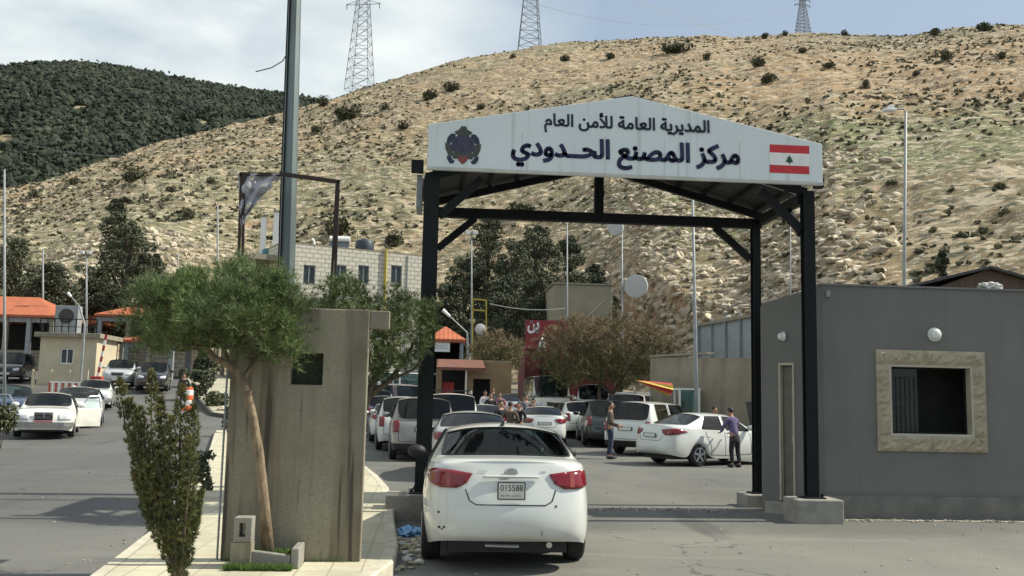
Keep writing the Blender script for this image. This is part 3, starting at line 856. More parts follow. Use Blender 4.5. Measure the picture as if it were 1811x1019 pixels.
m_rust = pm('rusty_frame', (.055, .035, .028), (.03, .022, .02), scale=6, rough=.8)

# ------------------------------------------------------------------ gantry
XL, XR, YF, YR = -.07, 5.97, 14.62, 16.75
root = thing('gate_canopy', 'black steel border gate canopy with gabled white sign', 'gate canopy', (0, 0, 0))
def ibeam(mb, x, y, z0, z1, w=.26, d=.17):
    tw, tf = .018, .022
    mb.box((x - w / 2, y - d / 2, z0), (x + w / 2, y - d / 2 + tf, z1))
    mb.box((x - w / 2, y + d / 2 - tf, z0), (x + w / 2, y + d / 2, z1))
    mb.box((x - tw / 2, y - d / 2 + tf, z0), (x + tw / 2, y + d / 2 - tf, z1))
    mb.box((x - w / 2 - .08, y - d / 2 - .08, z0 - .005), (x + w / 2 + .08, y + d / 2 + .08, z0 + .02))
    for sx_ in (-1, 1):
        mb.box((x + sx_ * (w / 2 + .045) - .015, y - .1, z0 + .02), (x + sx_ * (w / 2 + .045) + .015, y - .07, z0 + .07))
for x, y, z0, z1, wd in ((XL, YF, .36, 5.22, .24), (XR, YF, .36, 5.22, .18), (XL, YR, .22, 5.12, .20), (XR - .12, YR, .22, 5.12, .14)):
    mb = MB(); ibeam(mb, x, y, z0, z1, wd); mb.build('post', m_blk, root)
for x, y, h, a in ((XL - .18, YF, .36, .36), (XR + .02, YF, .36, .37), (XL, YR, .22, .26), (XR - .15, YR, .22, .26)):
    MB().box((x - a, y - .30, -.05), (x + a, y + .30, h)).build('footing', m_concg, root, bevel=.02)
# rear truss
mb = MB(); mb.box((XL - .1, YR - .08, 4.99), (XR - .02, YR + .08, 5.16)); mb.build('crossbar', m_blk, root)
mb = MB(); mb.box((2.86, YR - .07, 5.16), (3.02, YR + .07, 5.86)); mb.build('king_post', m_blk, root)
for sgn, x0 in ((1, XL + .12), (-1, XR - .22)):
    MB().bar((x0, YR, 4.42), (x0 + sgn * .66, YR, 4.99), .10, .12).build('knee_brace', m_blk, root)
for sgn, x0 in ((1, XL + .12), (-1, XR - .11)):
    MB().bar((x0, YF + .02, 4.60), (x0 + sgn * .66, YF + .02, 5.22), .10, .12).build('knee_brace', m_blk, root)
for x in (XL, XR - .06):
    MB().bar((x, YF + .12, 4.55), (x, YF + .75, 5.1), .09, .10).build('knee_brace', m_blk, root)
    MB().bar((x, YF + .1, 5.12), (x, YR - .1, 5.12), .12, .16).build('eave_beam', m_blk, root)
# beam stubs outside the posts
MB().box((XL - .33, YF - .06, 5.28), (XL - .14, YF + .08, 5.47)).build('beam_stub', m_blk, root)
MB().box((XR + .13, YF - .06, 5.29), (XR + .26, YF + .08, 5.45)).build('beam_stub', m_blk, root)
MB().box((XL - .24, YF + .1, 4.75), (XL - .15, YF + .75, 5.27)).build('side_panel', m_grey, root, bevel=.004)
# rafters, purlins and corrugated roof
apx, ez, az = 2.94, 5.22, 6.02
for y in (YF + .05, YR):
    for xe in (XL - .1, XR): MB().bar((xe, y, ez), (apx, y, az), .10, .12).build('rafter', m_blk, root)
mb = MB()
for u in (.04, .2, .36, .52, .68, .84, .97):
    for xe in (XL - .1, XR):
        x = xe + (apx - xe) * u; z = ez + (az - ez) * u + .09
        mb.bar((x, YF - .1, z), (x, YR + .15, z), .05, .06)
mb.build('purlins', m_blk, root)
def corr(x0, z0, x1, z1, y0, y1, dz, n=60):
    V = []; F = []
    for i in range(n + 1):
        y = y0 + (y1 - y0) * i / n; o_ = .018 * (1 if i % 4 in (1, 2) else 0)
        V += [(x0, y, z0 + dz + o_), (x1, y, z1 + dz + o_)]
    for i in range(n): F.append((2 * i, 2 * i + 1, 2 * i + 3, 2 * i + 2))
    return V, F
mb = MB()
for xe in (XL - .2, XR + .1):
    V, F = corr(xe, ez - .02, apx, az, YF + .75, YR + .40, .13); mb.add(V, F)
    V, F = corr(xe, ez - .02, apx, az, YF + .75, YR + .40, .145); mb.add(V, F)
mb.build('roof_sheet', m_blk2, root)
# sign panel: folded sheet tray
SX0, SX1, SY = -.15, 6.10, 14.30
sb0, sb1, stl, str_, sap, sapx = 5.27, 5.27, 5.97, 5.93, 6.57, 3.03
poly = [(SX0, sb0), (SX1, sb1), (SX1, str_), (sapx, sap), (SX0, stl)]
MB().prism(poly, SY, SY + .10).build('sign_panel', m_sign, root, bevel=.006)
mb = MB()
rim = .035
mb.box((SX0 - .006, SY - .012, sb0 - .012), (SX1 + .006, SY + .012, sb0 + rim))
mb.build('sign_lower_trim', m_signt, root)
mb = MB()
mb.bar((sapx - .02, SY + .16, sap + .035), (SX1 - 1.9, SY + .16, sap - (sap - str_) * .42 + .02), .14, .035)
mb.bar((sapx + .02, SY + .16, sap + .035), (sapx - .25, SY + .16, sap - .02), .14, .035)
mb.build('ridge_flashing', m_blk2, root)
mb = MB()
for xx in (1.3, 2.6, 3.9, 4.75): mb.box((xx, SY - .0035, sb0 + rim), (xx + .006, SY - .0005, 5.9))
mb.build('panel_seams', m_signt, root)

# Arabic lettering (shaped into presentation forms by hand, filled contour by contour)
AR = {'ا': (0xFE8D, 0xFE8E, 0, 0), 'أ': (0xFE83, 0xFE84, 0, 0), 'ل': (0xFEDD, 0xFEDE, 0xFEDF, 0xFEE0), 'م': (0xFEE1, 0xFEE2, 0xFEE3, 0xFEE4), 'د': (0xFEA9, 0xFEAA, 0, 0), 'ي': (0xFEF1, 0xFEF2, 0xFEF3, 0xFEF4), 'ر': (0xFEAD, 0xFEAE, 0, 0), 'ة': (0xFE93, 0xFE94, 0, 0), 'ع': (0xFEC9, 0xFECA, 0xFECB, 0xFECC), 'ن': (0xFEE5, 0xFEE6, 0xFEE7, 0xFEE8), 'ك': (0xFED9, 0xFEDA, 0xFEDB, 0xFEDC), 'ز': (0xFEAF, 0xFEB0, 0, 0), 'ص': (0xFEB9, 0xFEBA, 0xFEBB, 0xFEBC), 'ح': (0xFEA1, 0xFEA2, 0xFEA3, 0xFEA4), 'و': (0xFEED, 0xFEEE, 0, 0), 'ـ': (0x640,) * 4, 'لأ': (0xFEF7, 0xFEF8, 0, 0)}
def shape(t):
    out = []
    for wd in t.split(' '):
        tk = []; i = 0
        while i < len(wd):
            if wd[i:i + 2] == 'لأ': tk.append('لأ'); i += 2
            else: tk.append(wd[i]); i += 1
        r_ = ''
        for k, ch in enumerate(tk):
            if ch not in AR: r_ += ch; continue
            f = AR[ch]; prev = k > 0 and tk[k - 1] in AR and AR[tk[k - 1]][2] != 0; nx_ = k < len(tk) - 1 and f[2] != 0
            r_ += chr(f[3] if prev and nx_ else f[1] if prev else f[2] if nx_ else f[0])
        out.append(r_)
    return ' '.join(out)[::-1]
def lettering(name, body, x0, x1, z0, z1, y, mat, parent, bold=.03, shaped=True, slant=0.0, depth=.003, stroke=0.0):
    cu = bpy.data.curves.new('txt', 'FONT'); cu.body = shape(body) if shaped else body
    cu.size = 1; cu.offset = bold; cu.fill_mode = 'NONE' if hasattr(cu, 'fill_mode') else cu.fill_mode
    cu.resolution_u = 4
    ob = bpy.data.objects.new('txt', cu); COL.objects.link(ob)
    dg = bpy.context.evaluated_depsgraph_get(); me = ob.evaluated_get(dg).to_mesh()
    adj = {}
    for e in me.edges:
        a, b = e.vertices; adj.setdefault(a, []).append(b); adj.setdefault(b, []).append(a)
    co = [v.co.copy() for v in me.vertices]
    ends = [(min(e.vertices), max(e.vertices)) for e in me.edges]
    ob.evaluated_get(dg).to_mesh_clear(); bpy.data.objects.remove(ob)
    seen = set(); loops = []
    for s_ in adj:
        if s_ in seen: continue
        lp = [s_]; seen.add(s_); cur = s_
        while True:
            nxt = [q for q in adj[cur] if q not in seen]
            if not nxt: break
            cur = nxt[0] if len(lp) > 1 or (s_ + 1) not in nxt else s_ + 1
            seen.add(cur); lp.append(cur)
        if len(lp) > 2: loops.append([co[i] for i in lp])
    def area(lp): return sum(lp[i - 1].x * lp[i].y - lp[i].x * lp[i - 1].y for i in range(len(lp))) / 2
    if not loops: return None
    # keep the stored winding
    def inside(p, lp):
        c = False; j = len(lp) - 1
        for i in range(len(lp)):
            if (lp[i].y > p.y) != (lp[j].y > p.y) and p.x < (lp[j].x - lp[i].x) * (p.y - lp[i].y) / (lp[j].y - lp[i].y) + lp[i].x: c = not c
            j = i
        return c
    ar = [area(l) for l in loops]
    big = max(range(len(loops)), key=lambda i: abs(ar[i])); sg = 1 if ar[big] > 0 else -1
    outer = [i for i in range(len(loops)) if ar[i] * sg > 0]; holes = {i: [] for i in outer}
    for i in range(len(loops)):
        if ar[i] * sg > 0: continue
        cand = [o for o in outer if inside(loops[i][0], loops[o])]
        if cand: holes[min(cand, key=lambda o: abs(ar[o]))].append(i)
    xs = [p.x for l in loops for p in l]; zs = [p.y for l in loops for p in l]
    ax, bx, az_, bz = min(xs), max(xs), min(zs), max(zs)
    mb = MB()
    for k, o in enumerate(outer):
        pl_ = [loops[o]] + [loops[h] for h in holes[o]]
        fl = [p for l in pl_ for p in l]
        tr_ = geometry.tessellate_polygon(pl_)
        V = []
        for p in fl:
            u = (p.x - ax) / (bx - ax)
            V.append((x0 + u * (x1 - x0), y - depth - .0004 * k, z0 + (p.y - az_) / (bz - az_) * (z1 - z0) + slant * (u - .5)))
        mb.add(V, tr_)
        if stroke:
            b0_ = 0
            for lp in pl_:
                m_ = len(lp)
                for q in range(m_):
                    A, B_ = Vector(V[b0_ + q]), Vector(V[b0_ + (q + 1) % m_])
                    if (B_ - A).length < 1e-6: continue
                    d_ = (B_ - A).normalized() * stroke; nn = Vector((-d_.z, 0, d_.x)); yy = Vector((0, -.0003 * (1 + q % 3), 0))
                    mb.add([A - d_ * .7 - nn + yy, B_ + d_ * .7 - nn + yy, B_ + d_ * .7 + nn + yy, A - d_ * .7 + nn + yy], [(0, 1, 2, 3)])
                b0_ += m_
    o = mb.build(name, mat, parent)
    return o
def SP(px, py): p = at(px, py, SY); return p.x, p.z
xa, za = SP(967, 240); xb, zb = SP(1253, 207)
lettering('upper_lettering', 'المديرية العامة للأمن العام', SP(967, 0)[0], SP(1253, 0)[0], SP(1110, 240)[1], SP(1110, 203)[1], SY, m_ink, root, bold=.02, stroke=.0085)
lettering('lower_lettering', 'مركز المصنع الحــدودي', SP(911, 0)[0], SP(1305, 0)[0], SP(1110, 301)[1], SP(1110, 250)[1], SY, m_navy, root, bold=.03, stroke=.017)
# flag
def rect(mb, px0, py0, px1, py1, dy, mi=0):
    a, b = SP((px0), (py0 + py1) / 2), SP((px1), (py0 + py1) / 2)
    z0, z1 = SP((px0 + px1) / 2, py1)[1], SP((px0 + px1) / 2, py0)[1]
    mb.add([(a[0], SY - dy, z0), (b[0], SY - dy, z0), (b[0], SY - dy, z1), (a[0], SY - dy, z1)], [(0, 1, 2, 3)], mi)
mb = MB(); rect(mb, 1361, 257, 1431, 307, .003, 0); rect(mb, 1361, 257, 1431, 271, .0045, 1); rect(mb, 1361, 293, 1431, 307, .0045, 1)
ced = [(0, -.9), (.12, -.9), (.13, -.62), (.78, -.55), (.42, -.38), (.66, -.22), (.36, -.08), (.5, .1), (.26, .22), (.34, .38), (.16, .48), (0, .8)]
ced = ced + [(-x, z) for x, z in ced[::-1][1:]]
cx_, cz_ = SP(1396, 282); 
mb.add([(cx_ + x * .092, SY - .006, cz_ + z * .085) for x, z in ced], [tuple(range(len(ced)))], 2)
mb.build('painted_flag', [m_white, m_red, m_grn], root)
# crest
m_cr1 = pm('crest_olive', (.060, .070, .052), (.045, .05, .04), rough=.5)
m_cr2 = pm('crest_violet', (.045, .043, .085), (.03, .03, .06), rough=.5)
m_cr3 = pm('crest_red', (.22, .050, .050), (.17, .04, .04), rough=.5)
m_cr4 = pm('crest_navy', (.018, .026, .055), (.014, .02, .045), rough=.5)
def sym(p): return p + [(-x, z) for x, z in p[::-1]]
mb = MB(); cx_, cz_ = SP(819, 257)
def crest(poly, lay, mi, s=.30, ox=0):
    mb.add([(cx_ + ox + x * s, SY - .002 - .0007 * lay, cz_ + z * s) for x, z in poly], [tuple(range(len(poly)))], mi)
crest(sym([(.12, 1.0), (.22, .82), (.48, .68), (.30, .50), (.24, .38)]), 1, 0)
for s_ in (1, -1):
    crest([(s_ * x, z) for x, z in [(.40, .58), (.62, .60), (.80, .38), (.86, .12), (.74, -.02), (.62, .10), (.50, .30), (.38, .34)]], 1, 3)
    crest([(s_ * x, z) for x, z in [(.93, .10), (.90, -.22), (.72, -.62), (.52, -.60), (.50, -.2), (.62, .02)]], 2, 0)
    crest([(s_ * x, z) for x, z in [(.60, -.62), (.82, -.58), (.80, -.76), (.66, -.98), (.48, -.98), (.40, -.84), (.52, -.78)]], 3, 3)
    crest([(s_ * x, z) for x, z in [(.30, .28), (.40, .22), (.44, .06), (.36, .0)]], 5, 3)
crest(sym([(.0, .56), (.34, .46), (.58, .18), (.62, -.18), (.44, -.42), (.0, -.5)]), 3, 1)
crest(sym([(.0, -.20), (.34, -.26), (.56, -.5), (.50, -.74), (.2, -.72), (0, -.74)]), 4, 0)
crest(sym([(.0, -.02), (.16, -.06), (.24, -.26), (.16, -.44), (0, -.48)]), 5, 1)
crest(sym([(.0, -.14), (.08, -.18), (.10, -.28), (0, -.36)]), 6, 3)
crest(sym([(.0, -.60), (.28, -.62), (.22, -.82), (0, -1.02)]), 6, 2)
mb.build('painted_crest', [m_cr1, m_cr2, m_cr3, m_cr4], root)
# ------------------------------------------------------------------ grey booth
m_booth = pm('grey_render', (.160, .162, .150), (.138, .140, .130), scale=1.1, rough=.88, bump=.25, bscale=60)
mixin(m_booth, noise_mask(m_booth, 1.2, .58, .8, (1, 1, .25), 6, (2, 1, 0)), (.19, .185, .175))
mixin(m_booth, noise_mask(m_booth, 3.5, .60, .75, (2.2, 2.2, .08), 6, (6, 4, 0)), (.115, .112, .10))
mixin(m_booth, noise_mask(m_booth, .5, .45, .7, (1, 1, 1), 8, (1, 4, 7)), (.175, .172, .155))
m_boothd = pm('plinth_render', (.19, .185, .165), (.13, .13, .115), scale=3, rough=.9, bump=.4, bscale=40)
m_stone = pm('rough_stone', (.42, .37, .27), (.30, .265, .19), scale=5, rough=.9, bump=1.0, bscale=14)
BX0, BX1, BY0, BY1, BH = 6.40, 14.5, 15.1, 17.95, 3.77
bo = thing('guard_booth', 'dark grey rendered guard booth with stone framed window', 'booth', (BX0, BY0, 0))
wx0, wx1, wz0, wz1 = 7.50 - BX0, 8.93 - BX0, 1.33, 2.49
holed(BX1 - BX0, BH, .22, [(wx0, wz0, wx1, wz1)]).build('wall', m_booth, bo)
# splayed side wall facing the lane, with door opening
ex, ey = -.66, 1.05; sl_ = math.hypot(ex, ey)
side = bpy.data.objects.new('side_wall', None)
def side_pt(t, off=0.0):
    return Vector((ex * t - ey / sl_ * off, ey * t + ex / sl_ * off, 0))
def side_t(px):
    d = ray(px, 760)   # where the photo column meets the splayed wall
    # EYE + d*k = (BX0,BY0)+(ex,ey)*t
    A = Matrix(((d.x, -ex), (d.y, -ey))); q = A.inverted() @ Vector((BX0, BY0)); return q[1]
td0, td1 = side_t(1406) * sl_, side_t(1379) * sl_
tmp = holed(sl_, BH - .004, .16, [(td0, .22, td1, 2.5)])
V = np.concatenate(tmp.v)
def splay(V, out=.002):
    V = np.asarray(V, float); t = V[:, 0] / sl_; zz = V[:, 2] - np.where(V[:, 2] > BH - .2, .22 * t, 0)
    return np.stack([ex * t + ey / sl_ * (V[:, 1]) , ey * t - ex / sl_ * (V[:, 1]), zz], -1)
mb = MB(); mb.add(splay(V + np.array([0, .002, 0])), [f[::-1] for f in tmp.f]); fixn(mb.build('side_wall', m_booth, bo))
BD = 1.08
tmp = holed(BX1 - BX0 + .3, BH - .26, .16, [(1.75, 1.35, 2.3, 2.3)], x0=-.62, y0=BD - .02)
tmp.build('rear_wall', m_booth, bo)
m_dkin = pm('booth_shade_paint', (.045, .045, .042), (.03, .03, .03), scale=3, rough=.9)  # near-black colour stands in for the shade inside the booth
holed(BX1 - BX0 - .4, BH - .4, .02, [(.72, 1.37, 1.27, 2.28)], x0=.35, z0=.02, y0=BD - .06).build('interior_shade_panel', m_dkin, bo)  # added panel, painted dark so the room behind the window stays dim
MB().box((.36, .225, BH - .42), (BX1 - BX0 - .25, BD - .07, BH - .40)).build('ceiling_shade_panel', m_dkin, bo)  # added dark sheet overhead, shade put into its colour
MB().box((wx0 - .2, .225, .02), (wx1 + .3, BD - .07, .04)).build('floor_shade_panel', m_dkin, bo)  # added dark sheet underfoot, shade put into its colour
MB().box((wx1 + .5, .225, .05), (wx1 + .52, BD - .07, BH - .43)).build('side_shade_panel', m_dkin, bo)  # added dark sheet closing off the view sideways, painted as shade
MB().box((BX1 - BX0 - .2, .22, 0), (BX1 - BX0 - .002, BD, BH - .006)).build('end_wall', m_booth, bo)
MB().add([(.18, .22, BH - .36), (BX1 - BX0 - .2, .22, BH - .36), (BX1 - BX0 - .2, BD, BH - .36), (-.42, BD, BH - .36), (.18, .22, BH - .26), (BX1 - BX0 - .2, .22, BH - .26), (BX1 - BX0 - .2, BD, BH - .26), (-.42, BD, BH - .26)], [(0, 3, 2, 1), (4, 5, 6, 7), (0, 1, 5, 4), (1, 2, 6, 5), (2, 3, 7, 6), (3, 0, 4, 7)]).build('roof', m_concg, bo)
MB().box((-.03, -.03, BH), (BX1 - BX0, .25, BH + .03)).build('coping', pm('coping', (.20, .20, .19), (.15, .15, .145), rough=.8), bo)
MB().box((-.04, -.06, -.05), (BX1 - BX0, 0, .36)).build('plinth', m_boothd, bo, bevel=.008)
def spbox(a, b, name, mat, parent=bo, bevel=0):
    t_ = MB().box(a, b); t_.v = [splay(np.concatenate(t_.v))]; return fixn(t_.build(name, mat, parent, bevel=bevel))
spbox((0.06, -.05, -.05), (td0 - .1, -.001, .30), 'plinth', m_boothd)
spbox((td0 - .12, -.30, -.02), (td1 + .1, -.052, .18), 'door_step', m_concg, bevel=.01)
m_beige = pm('beige_frame', (.46, .43, .34), (.38, .35, .28), scale=4, rough=.6)
dfo = spbox((td0 + .03, .07, .22), (td1 - .03, .11, 2.45), 'door', pm('door_leaf', (.17, .16, .13), (.13, .12, .10), rough=.6))
for a, b in (((td0, -.02, .2), (td0 + .03, .06, 2.5)), ((td1 - .03, -.02, .2), (td1, .06, 2.5)), ((td0 + .03, -.02, 2.46), (td1 - .03, .06, 2.5))): spbox(a, b, 'door_frame', m_beige, dfo)
spbox((td0 + .06, .03, 1.15), (td0 + .09, .069, 1.28), 'door_handle', m_galv, dfo)
# stone window surround
fw = .22
fr = MB()
def rough_block(mb, x0, z0, x1, z1, y0, y1, n=.04):
    nx_, nz_ = max(2, int((x1 - x0) / .05)), max(2, int((z1 - z0) / .05))
    V = []; F = []
    for j in range(nz_ + 1):
        for i in range(nx_ + 1):
            ed = i in (0, nx_) or j in (0, nz_)
            V.append((x0 + (x1 - x0) * i / nx_, y0 + (.012 if ed else -random.random() ** 1.6 * n * 1.4), z0 + (z1 - z0) * j / nz_))
    for j in range(nz_):
        for i in range(nx_): F.append((j * (nx_ + 1) + i, j * (nx_ + 1) + i + 1, (j + 1) * (nx_ + 1) + i + 1, (j + 1) * (nx_ + 1) + i))
    mb.add(V, F); mb.box((x0, y0 + .013, z0), (x1, y1, z1))
X0, X1, Z0, Z1 = wx0 - fw, wx1 + fw, wz0 - fw - .03, wz1 + fw + .02
rough_block(fr, X0, wz1, wx0 + .6, Z1, -.045, -.001); rough_block(fr, wx0 + .603, wz1, X1, Z1, -.045, -.001)
rough_block(fr, X0, Z0, wx0 + .7, wz0, -.045, -.001); rough_block(fr, wx0 + .703, Z0, X1, wz0, -.045, -.001)
rough_block(fr, X0, wz0 + .001, wx0, wz1 - .001, -.045, -.001); rough_block(fr, wx1, wz0 + .001, X1, wz1 - .001, -.045, -.001)
wn = thing('window', None, None); wn.parent = bo
fr.build('stone_surround', m_stone, wn)
rv = MB(); t_ = .035
rv.box((wx0, -.03, wz0), (wx0 + t_, .2, wz1)); rv.box((wx1 - t_, -.03, wz0), (wx1, .2, wz1)); rv.box((wx0 + t_, -.03, wz1 - t_), (wx1 - t_, .2, wz1)); rv.box((wx0 + t_, -.03, wz0), (wx1 - t_, .2, wz0 + t_))
rv.build('sill_lining', m_beige, wn)
wf = MB(); a, b, c, d = wx0 + t_, wx1 - t_, wz0 + t_, wz1 - t_
for q in ((a, c, a + .03, d), (b - .03, c, b, d), (a + .03, c, b - .03, c + .03), (a + .03, d - .03, b - .03, d)): wf.box((q[0], .12, q[1]), (q[2], .15, q[3]))
wf.build('window_frame', m_blk, wn)
gb = MB()
for k in range(1, 7): gb.tube([(a + (b - a) * k / 17, .108, c), (a + (b - a) * k / 17, .108, d * .85 + c * .15)], .007, 5)
for k in (.0, .45, .85): gb.tube([(a, .108, c + (d - c) * k), (a + (b - a) * .36, .108, c + (d - c) * k)], .007, 5)
gb.build('window_grille', m_blk2, wn)
MB().box((a + .03, .132, c + .03), (a + .03 + (b - a) * .36, .138, d - .03)).build('pane', glassm('booth_glass', (.75, .85, .85), .8, .25), wn)
rb = MB()
for k in range(7): rb.tube([(1.13 + .05 + k * .075, BD + .05, 1.35), (1.13 + .05 + k * .075, BD + .05, 2.3)], .008, 5)
for z in (1.6, 1.95): rb.tube([(1.13, BD + .05, z), (1.68, BD + .05, z)], .008, 5)
rb.build('window_grille', m_blk, bo)
# bulkhead lamp, small fixtures
p = at(1652, 592, BY0)
def bulkhead(loc, r_, lab, axis='y'):
    q = thing('wall_lamp', lab, 'lamp', loc)
    s_ = -1
    MB().lathe([(r_, 0), (r_, -.03), (r_ * .85, -.045), (r_ * .85, -.046)], (0, 0, 0), axis, 20).build('lamp_base', m_white, q)
    MB().lathe([(r_ * .83, -.045), (r_ * .8, -.07), (r_ * .6, -.095), (r_ * .3, -.108), (.002, -.11)], (0, 0, 0), axis, 20).build('lamp_cover', pm('opal_glass', (.72, .74, .70), (.6, .62, .58), rough=.25), q, smooth=True)
bulkhead((p.x, BY0 - .001, p.z), .115, 'round white bulkhead lamp above the booth window')
p = at(1390, 592, 17.0)
q_ = side_pt(.62, .003); bulkhead((BX0 + q_.x, BY0 + q_.y, 2.95), .08, 'small bulkhead lamp above the booth side door', 'x')
p = at(1463, 520, BY0)
tag(MB().box((p.x - .03, BY0 - .05, p.z - .05), (p.x + .03, BY0 - .001, p.z + .05)).build('junction_box', m_grey), 'small grey junction box at the top corner of the booth', 'junction box')

# ------------------------------------------------------------------ concrete slab of the old guard post
m_slab = pm('board_marked_concrete', (.30, .275, .20), (.22, .20, .15), scale=2.0, rough=.95, bump=.35, bscale=45, stretch=(1, 1, .5))
mixin(m_slab, noise_mask(m_slab, 3.4, .50, .62, (1.6, 1.6, .10), 7, (5, 2, 0)), (.155, .13, .09))
mixin(m_slab, noise_mask(m_slab, 1.1, .45, .75, (1, 1, 1), 8, (5, 2, 9)), (.30, .28, .21))
mixin(m_slab, noise_mask(m_slab, 30, .45, .85, (1, 1, 1), 8, (5, 2, 9)), (.19, .17, .125))
mixin(m_slab, noise_mask(m_slab, 4.2, .60, .66, (2.0, 2.0, .07), 8, (2.3, 8, 0)), (.075, .064, .05))
cw = thing('concrete_post', 'tall board marked concrete slab with a square opening', 'concrete slab', (-2.02, 9.85, .15))
h0 = at(513, 680, 9.85); h1 = at(572, 625, 9.85); b0_ = at(640, 548, 9.85)
W_ = at(646, 750, 9.85).x + 2.02
holed(W_, b0_.z - .15, .16, [(h0.x + 2.02, h0.z - .15, h1.x + 2.02, h1.z - .15)], z0=0).build('slab_wall', m_slab, cw, bevel=.008)
q = at(690, 560, 9.95)
MB().box((W_ + .002, .03, b0_.z - .15 - .19), (q.x + 2.02, .135, b0_.z - .152)).build('lintel_end', m_conc, cw, bevel=.01)
MB().box((.0, .165, b0_.z - .15 - .2), (.14, 1.0, b0_.z - .16)).build('side_beam', m_conc, cw, bevel=.01)
MB().tube([(-.04, .05, 0), (-.04, .05, 1.9)], .012, 6).build('conduit', m_grey, cw)

MB().box((h0.x + 2.02 + .002, .13, h0.z - .148), (h1.x + 2.02 - .002, .155, h1.z - .152)).build('foliage_panel', pm('dark_foliage_fill', (.045, .055, .035), (.02, .026, .018), scale=30, rough=.9), cw)  # panel added in the opening, stands in for dark foliage beyond
# planter with grass
pr = thing('planter', 'low concrete edged planter round the pine trunk', 'planter', (-1.55, 9.5, .15))
p0, p1, p2, p3 = gp(430, 986, .15), gp(530, 991, .15), gp(518, 965, .15), gp(424, 955, .15)
o_ = Vector((-1.55, 9.5, .15))
xa_, xb_ = at(434, 985, 9.46).x - o_.x, at(524, 988, 9.46).x - o_.x
e1 = MB().add([(xa_, -.05, 0), (xb_ - .05, -.07, 0), (xb_ - .05, -.01, 0), (xa_, .01, 0), (xa_ - .01, -.045, .17), (xb_ - .05, -.065, .12), (xb_ - .05, -.005, .12), (xa_ - .01, .015, .17)], [(0, 3, 2, 1), (4, 5, 6, 7), (0, 1, 5, 4), (1, 2, 6, 5), (2, 3, 7, 6), (3, 0, 4, 7)]); e1.build('edge_block', m_concg, pr, bevel=.012)
MB().box((xb_ - .045, -.08, 0), (xb_ + .03, .32, .19)).build('edge_block', m_concg, pr, bevel=.012)
MB().box((xa_ - .08, -.04, 0), (xa_ - .015, .32, .14)).build('edge_block', m_concg, pr, bevel=.012)
MB().box((xa_ - .01, .02, 0), (xb_ - .05, .32, .09)).build('soil', pm('dark_soil', (.12, .09, .06), (.06, .045, .03), scale=12, rough=1, bump=.8), pr)
bl = thing('concrete_block', 'loose hollow concrete block on the planter corner', 'concrete block', (0, 0, 0))
a_ = at(415, 962, 9.5); c_ = at(449, 914, 9.5)
mb = holed(c_.x - a_.x, .23, .18, [(.05, .05, c_.x - a_.x - .06, .18)], x0=a_.x, z0=c_.z - .23, y0=9.42)
mb.build('block_body', m_concg, bl, bevel=.006)
MB().box((a_.x - .02, 9.41, .15), (a_.x + .17, 9.6, c_.z - .235)).build('block_base', m_slab, bl)
m_grass = pm('grass', (.13, .22, .04), (.06, .12, .02), scale=5, rough=.8, island=.4)
n = 420
P_ = np.stack([RNG.uniform(p0.x - .05, p1.x, n), RNG.uniform(9.30, 9.41, n), np.full(n, .15)], -1)
P2 = np.stack([RNG.uniform(p0.x, p1.x - .05, n), RNG.uniform(9.52, 9.8, n), np.full(n, .235)], -1)
D_ = np.tile([0, 0, 1.], (2 * n, 1)); mb = MB(); needles(mb, np.concatenate([P_, P2]), D_, 8, .07, .006, .5)
P3 = np.array([(random.uniform(-2.0, -.7), 9.83, .15) for _ in range(60)]); needles(mb, P3, np.tile([0, -.2, 1.], (60, 1)), 6, .05, .006, .5)
tag(mb.build('grass', m_grass), 'fresh green grass tufts round the planter', 'grass', kind='stuff')

# small plants and debris on the median
def plant(name, label, o, H, W, mat, n=60, sz=.05):
    t = thing(name, label, 'plant', o)
    C = np.array([(random.gauss(0, W * .2), random.gauss(0, W * .2), H * random.uniform(.2, .9)) for _ in range(12)])
    mb = MB(); leafcloud(mb, C, np.full((12, 3), W * .28), n, sz); mb.build('foliage', mat, t)
    st_ = MB()
    for c in C[:6]: st_.tube([(0, 0, -.05), c], [.012, .004], 4)
    st_.build('stems', m_barkd, t)
g = gp(352, 880, .15); plant('young_shrub', 'thin dark young shrub at the kerb behind the thuja', (g.x + .05, g.y, .15), .75, .3, m_dk, 40, .045)
g = gp(393, 778, .15); plant('young_shrub', 'small dark bent sapling on the far median', (g.x + .3, min(g.y, 34), gz(g.x, 34) + .12), .95, .35, m_dk, 30, .06)
g = G(8, 28); plant('roadside_bush', 'yellow green bush at the left edge of the road', (g.x, g.y, g.z), 1.3, .9, m_ol, 90, .07)
g = G(352, 55); plant('island_bush', 'small conifer on the planted island', (g.x, g.y, g.z + .1), 1.8, 1.1, m_dk, 90, .12)
g = G(385, 50); plant('island_bush', 'low grey green bush beside the island rocks', (g.x, g.y, g.z + .1), .7, 1.1, m_ol, 90, .09)
g = G(362, 64); plant('island_bush', 'dark green bush at the back of the planted island', (g.x, g.y, g.z + .1), 2.2, 1.8, m_dk, 120, .13)
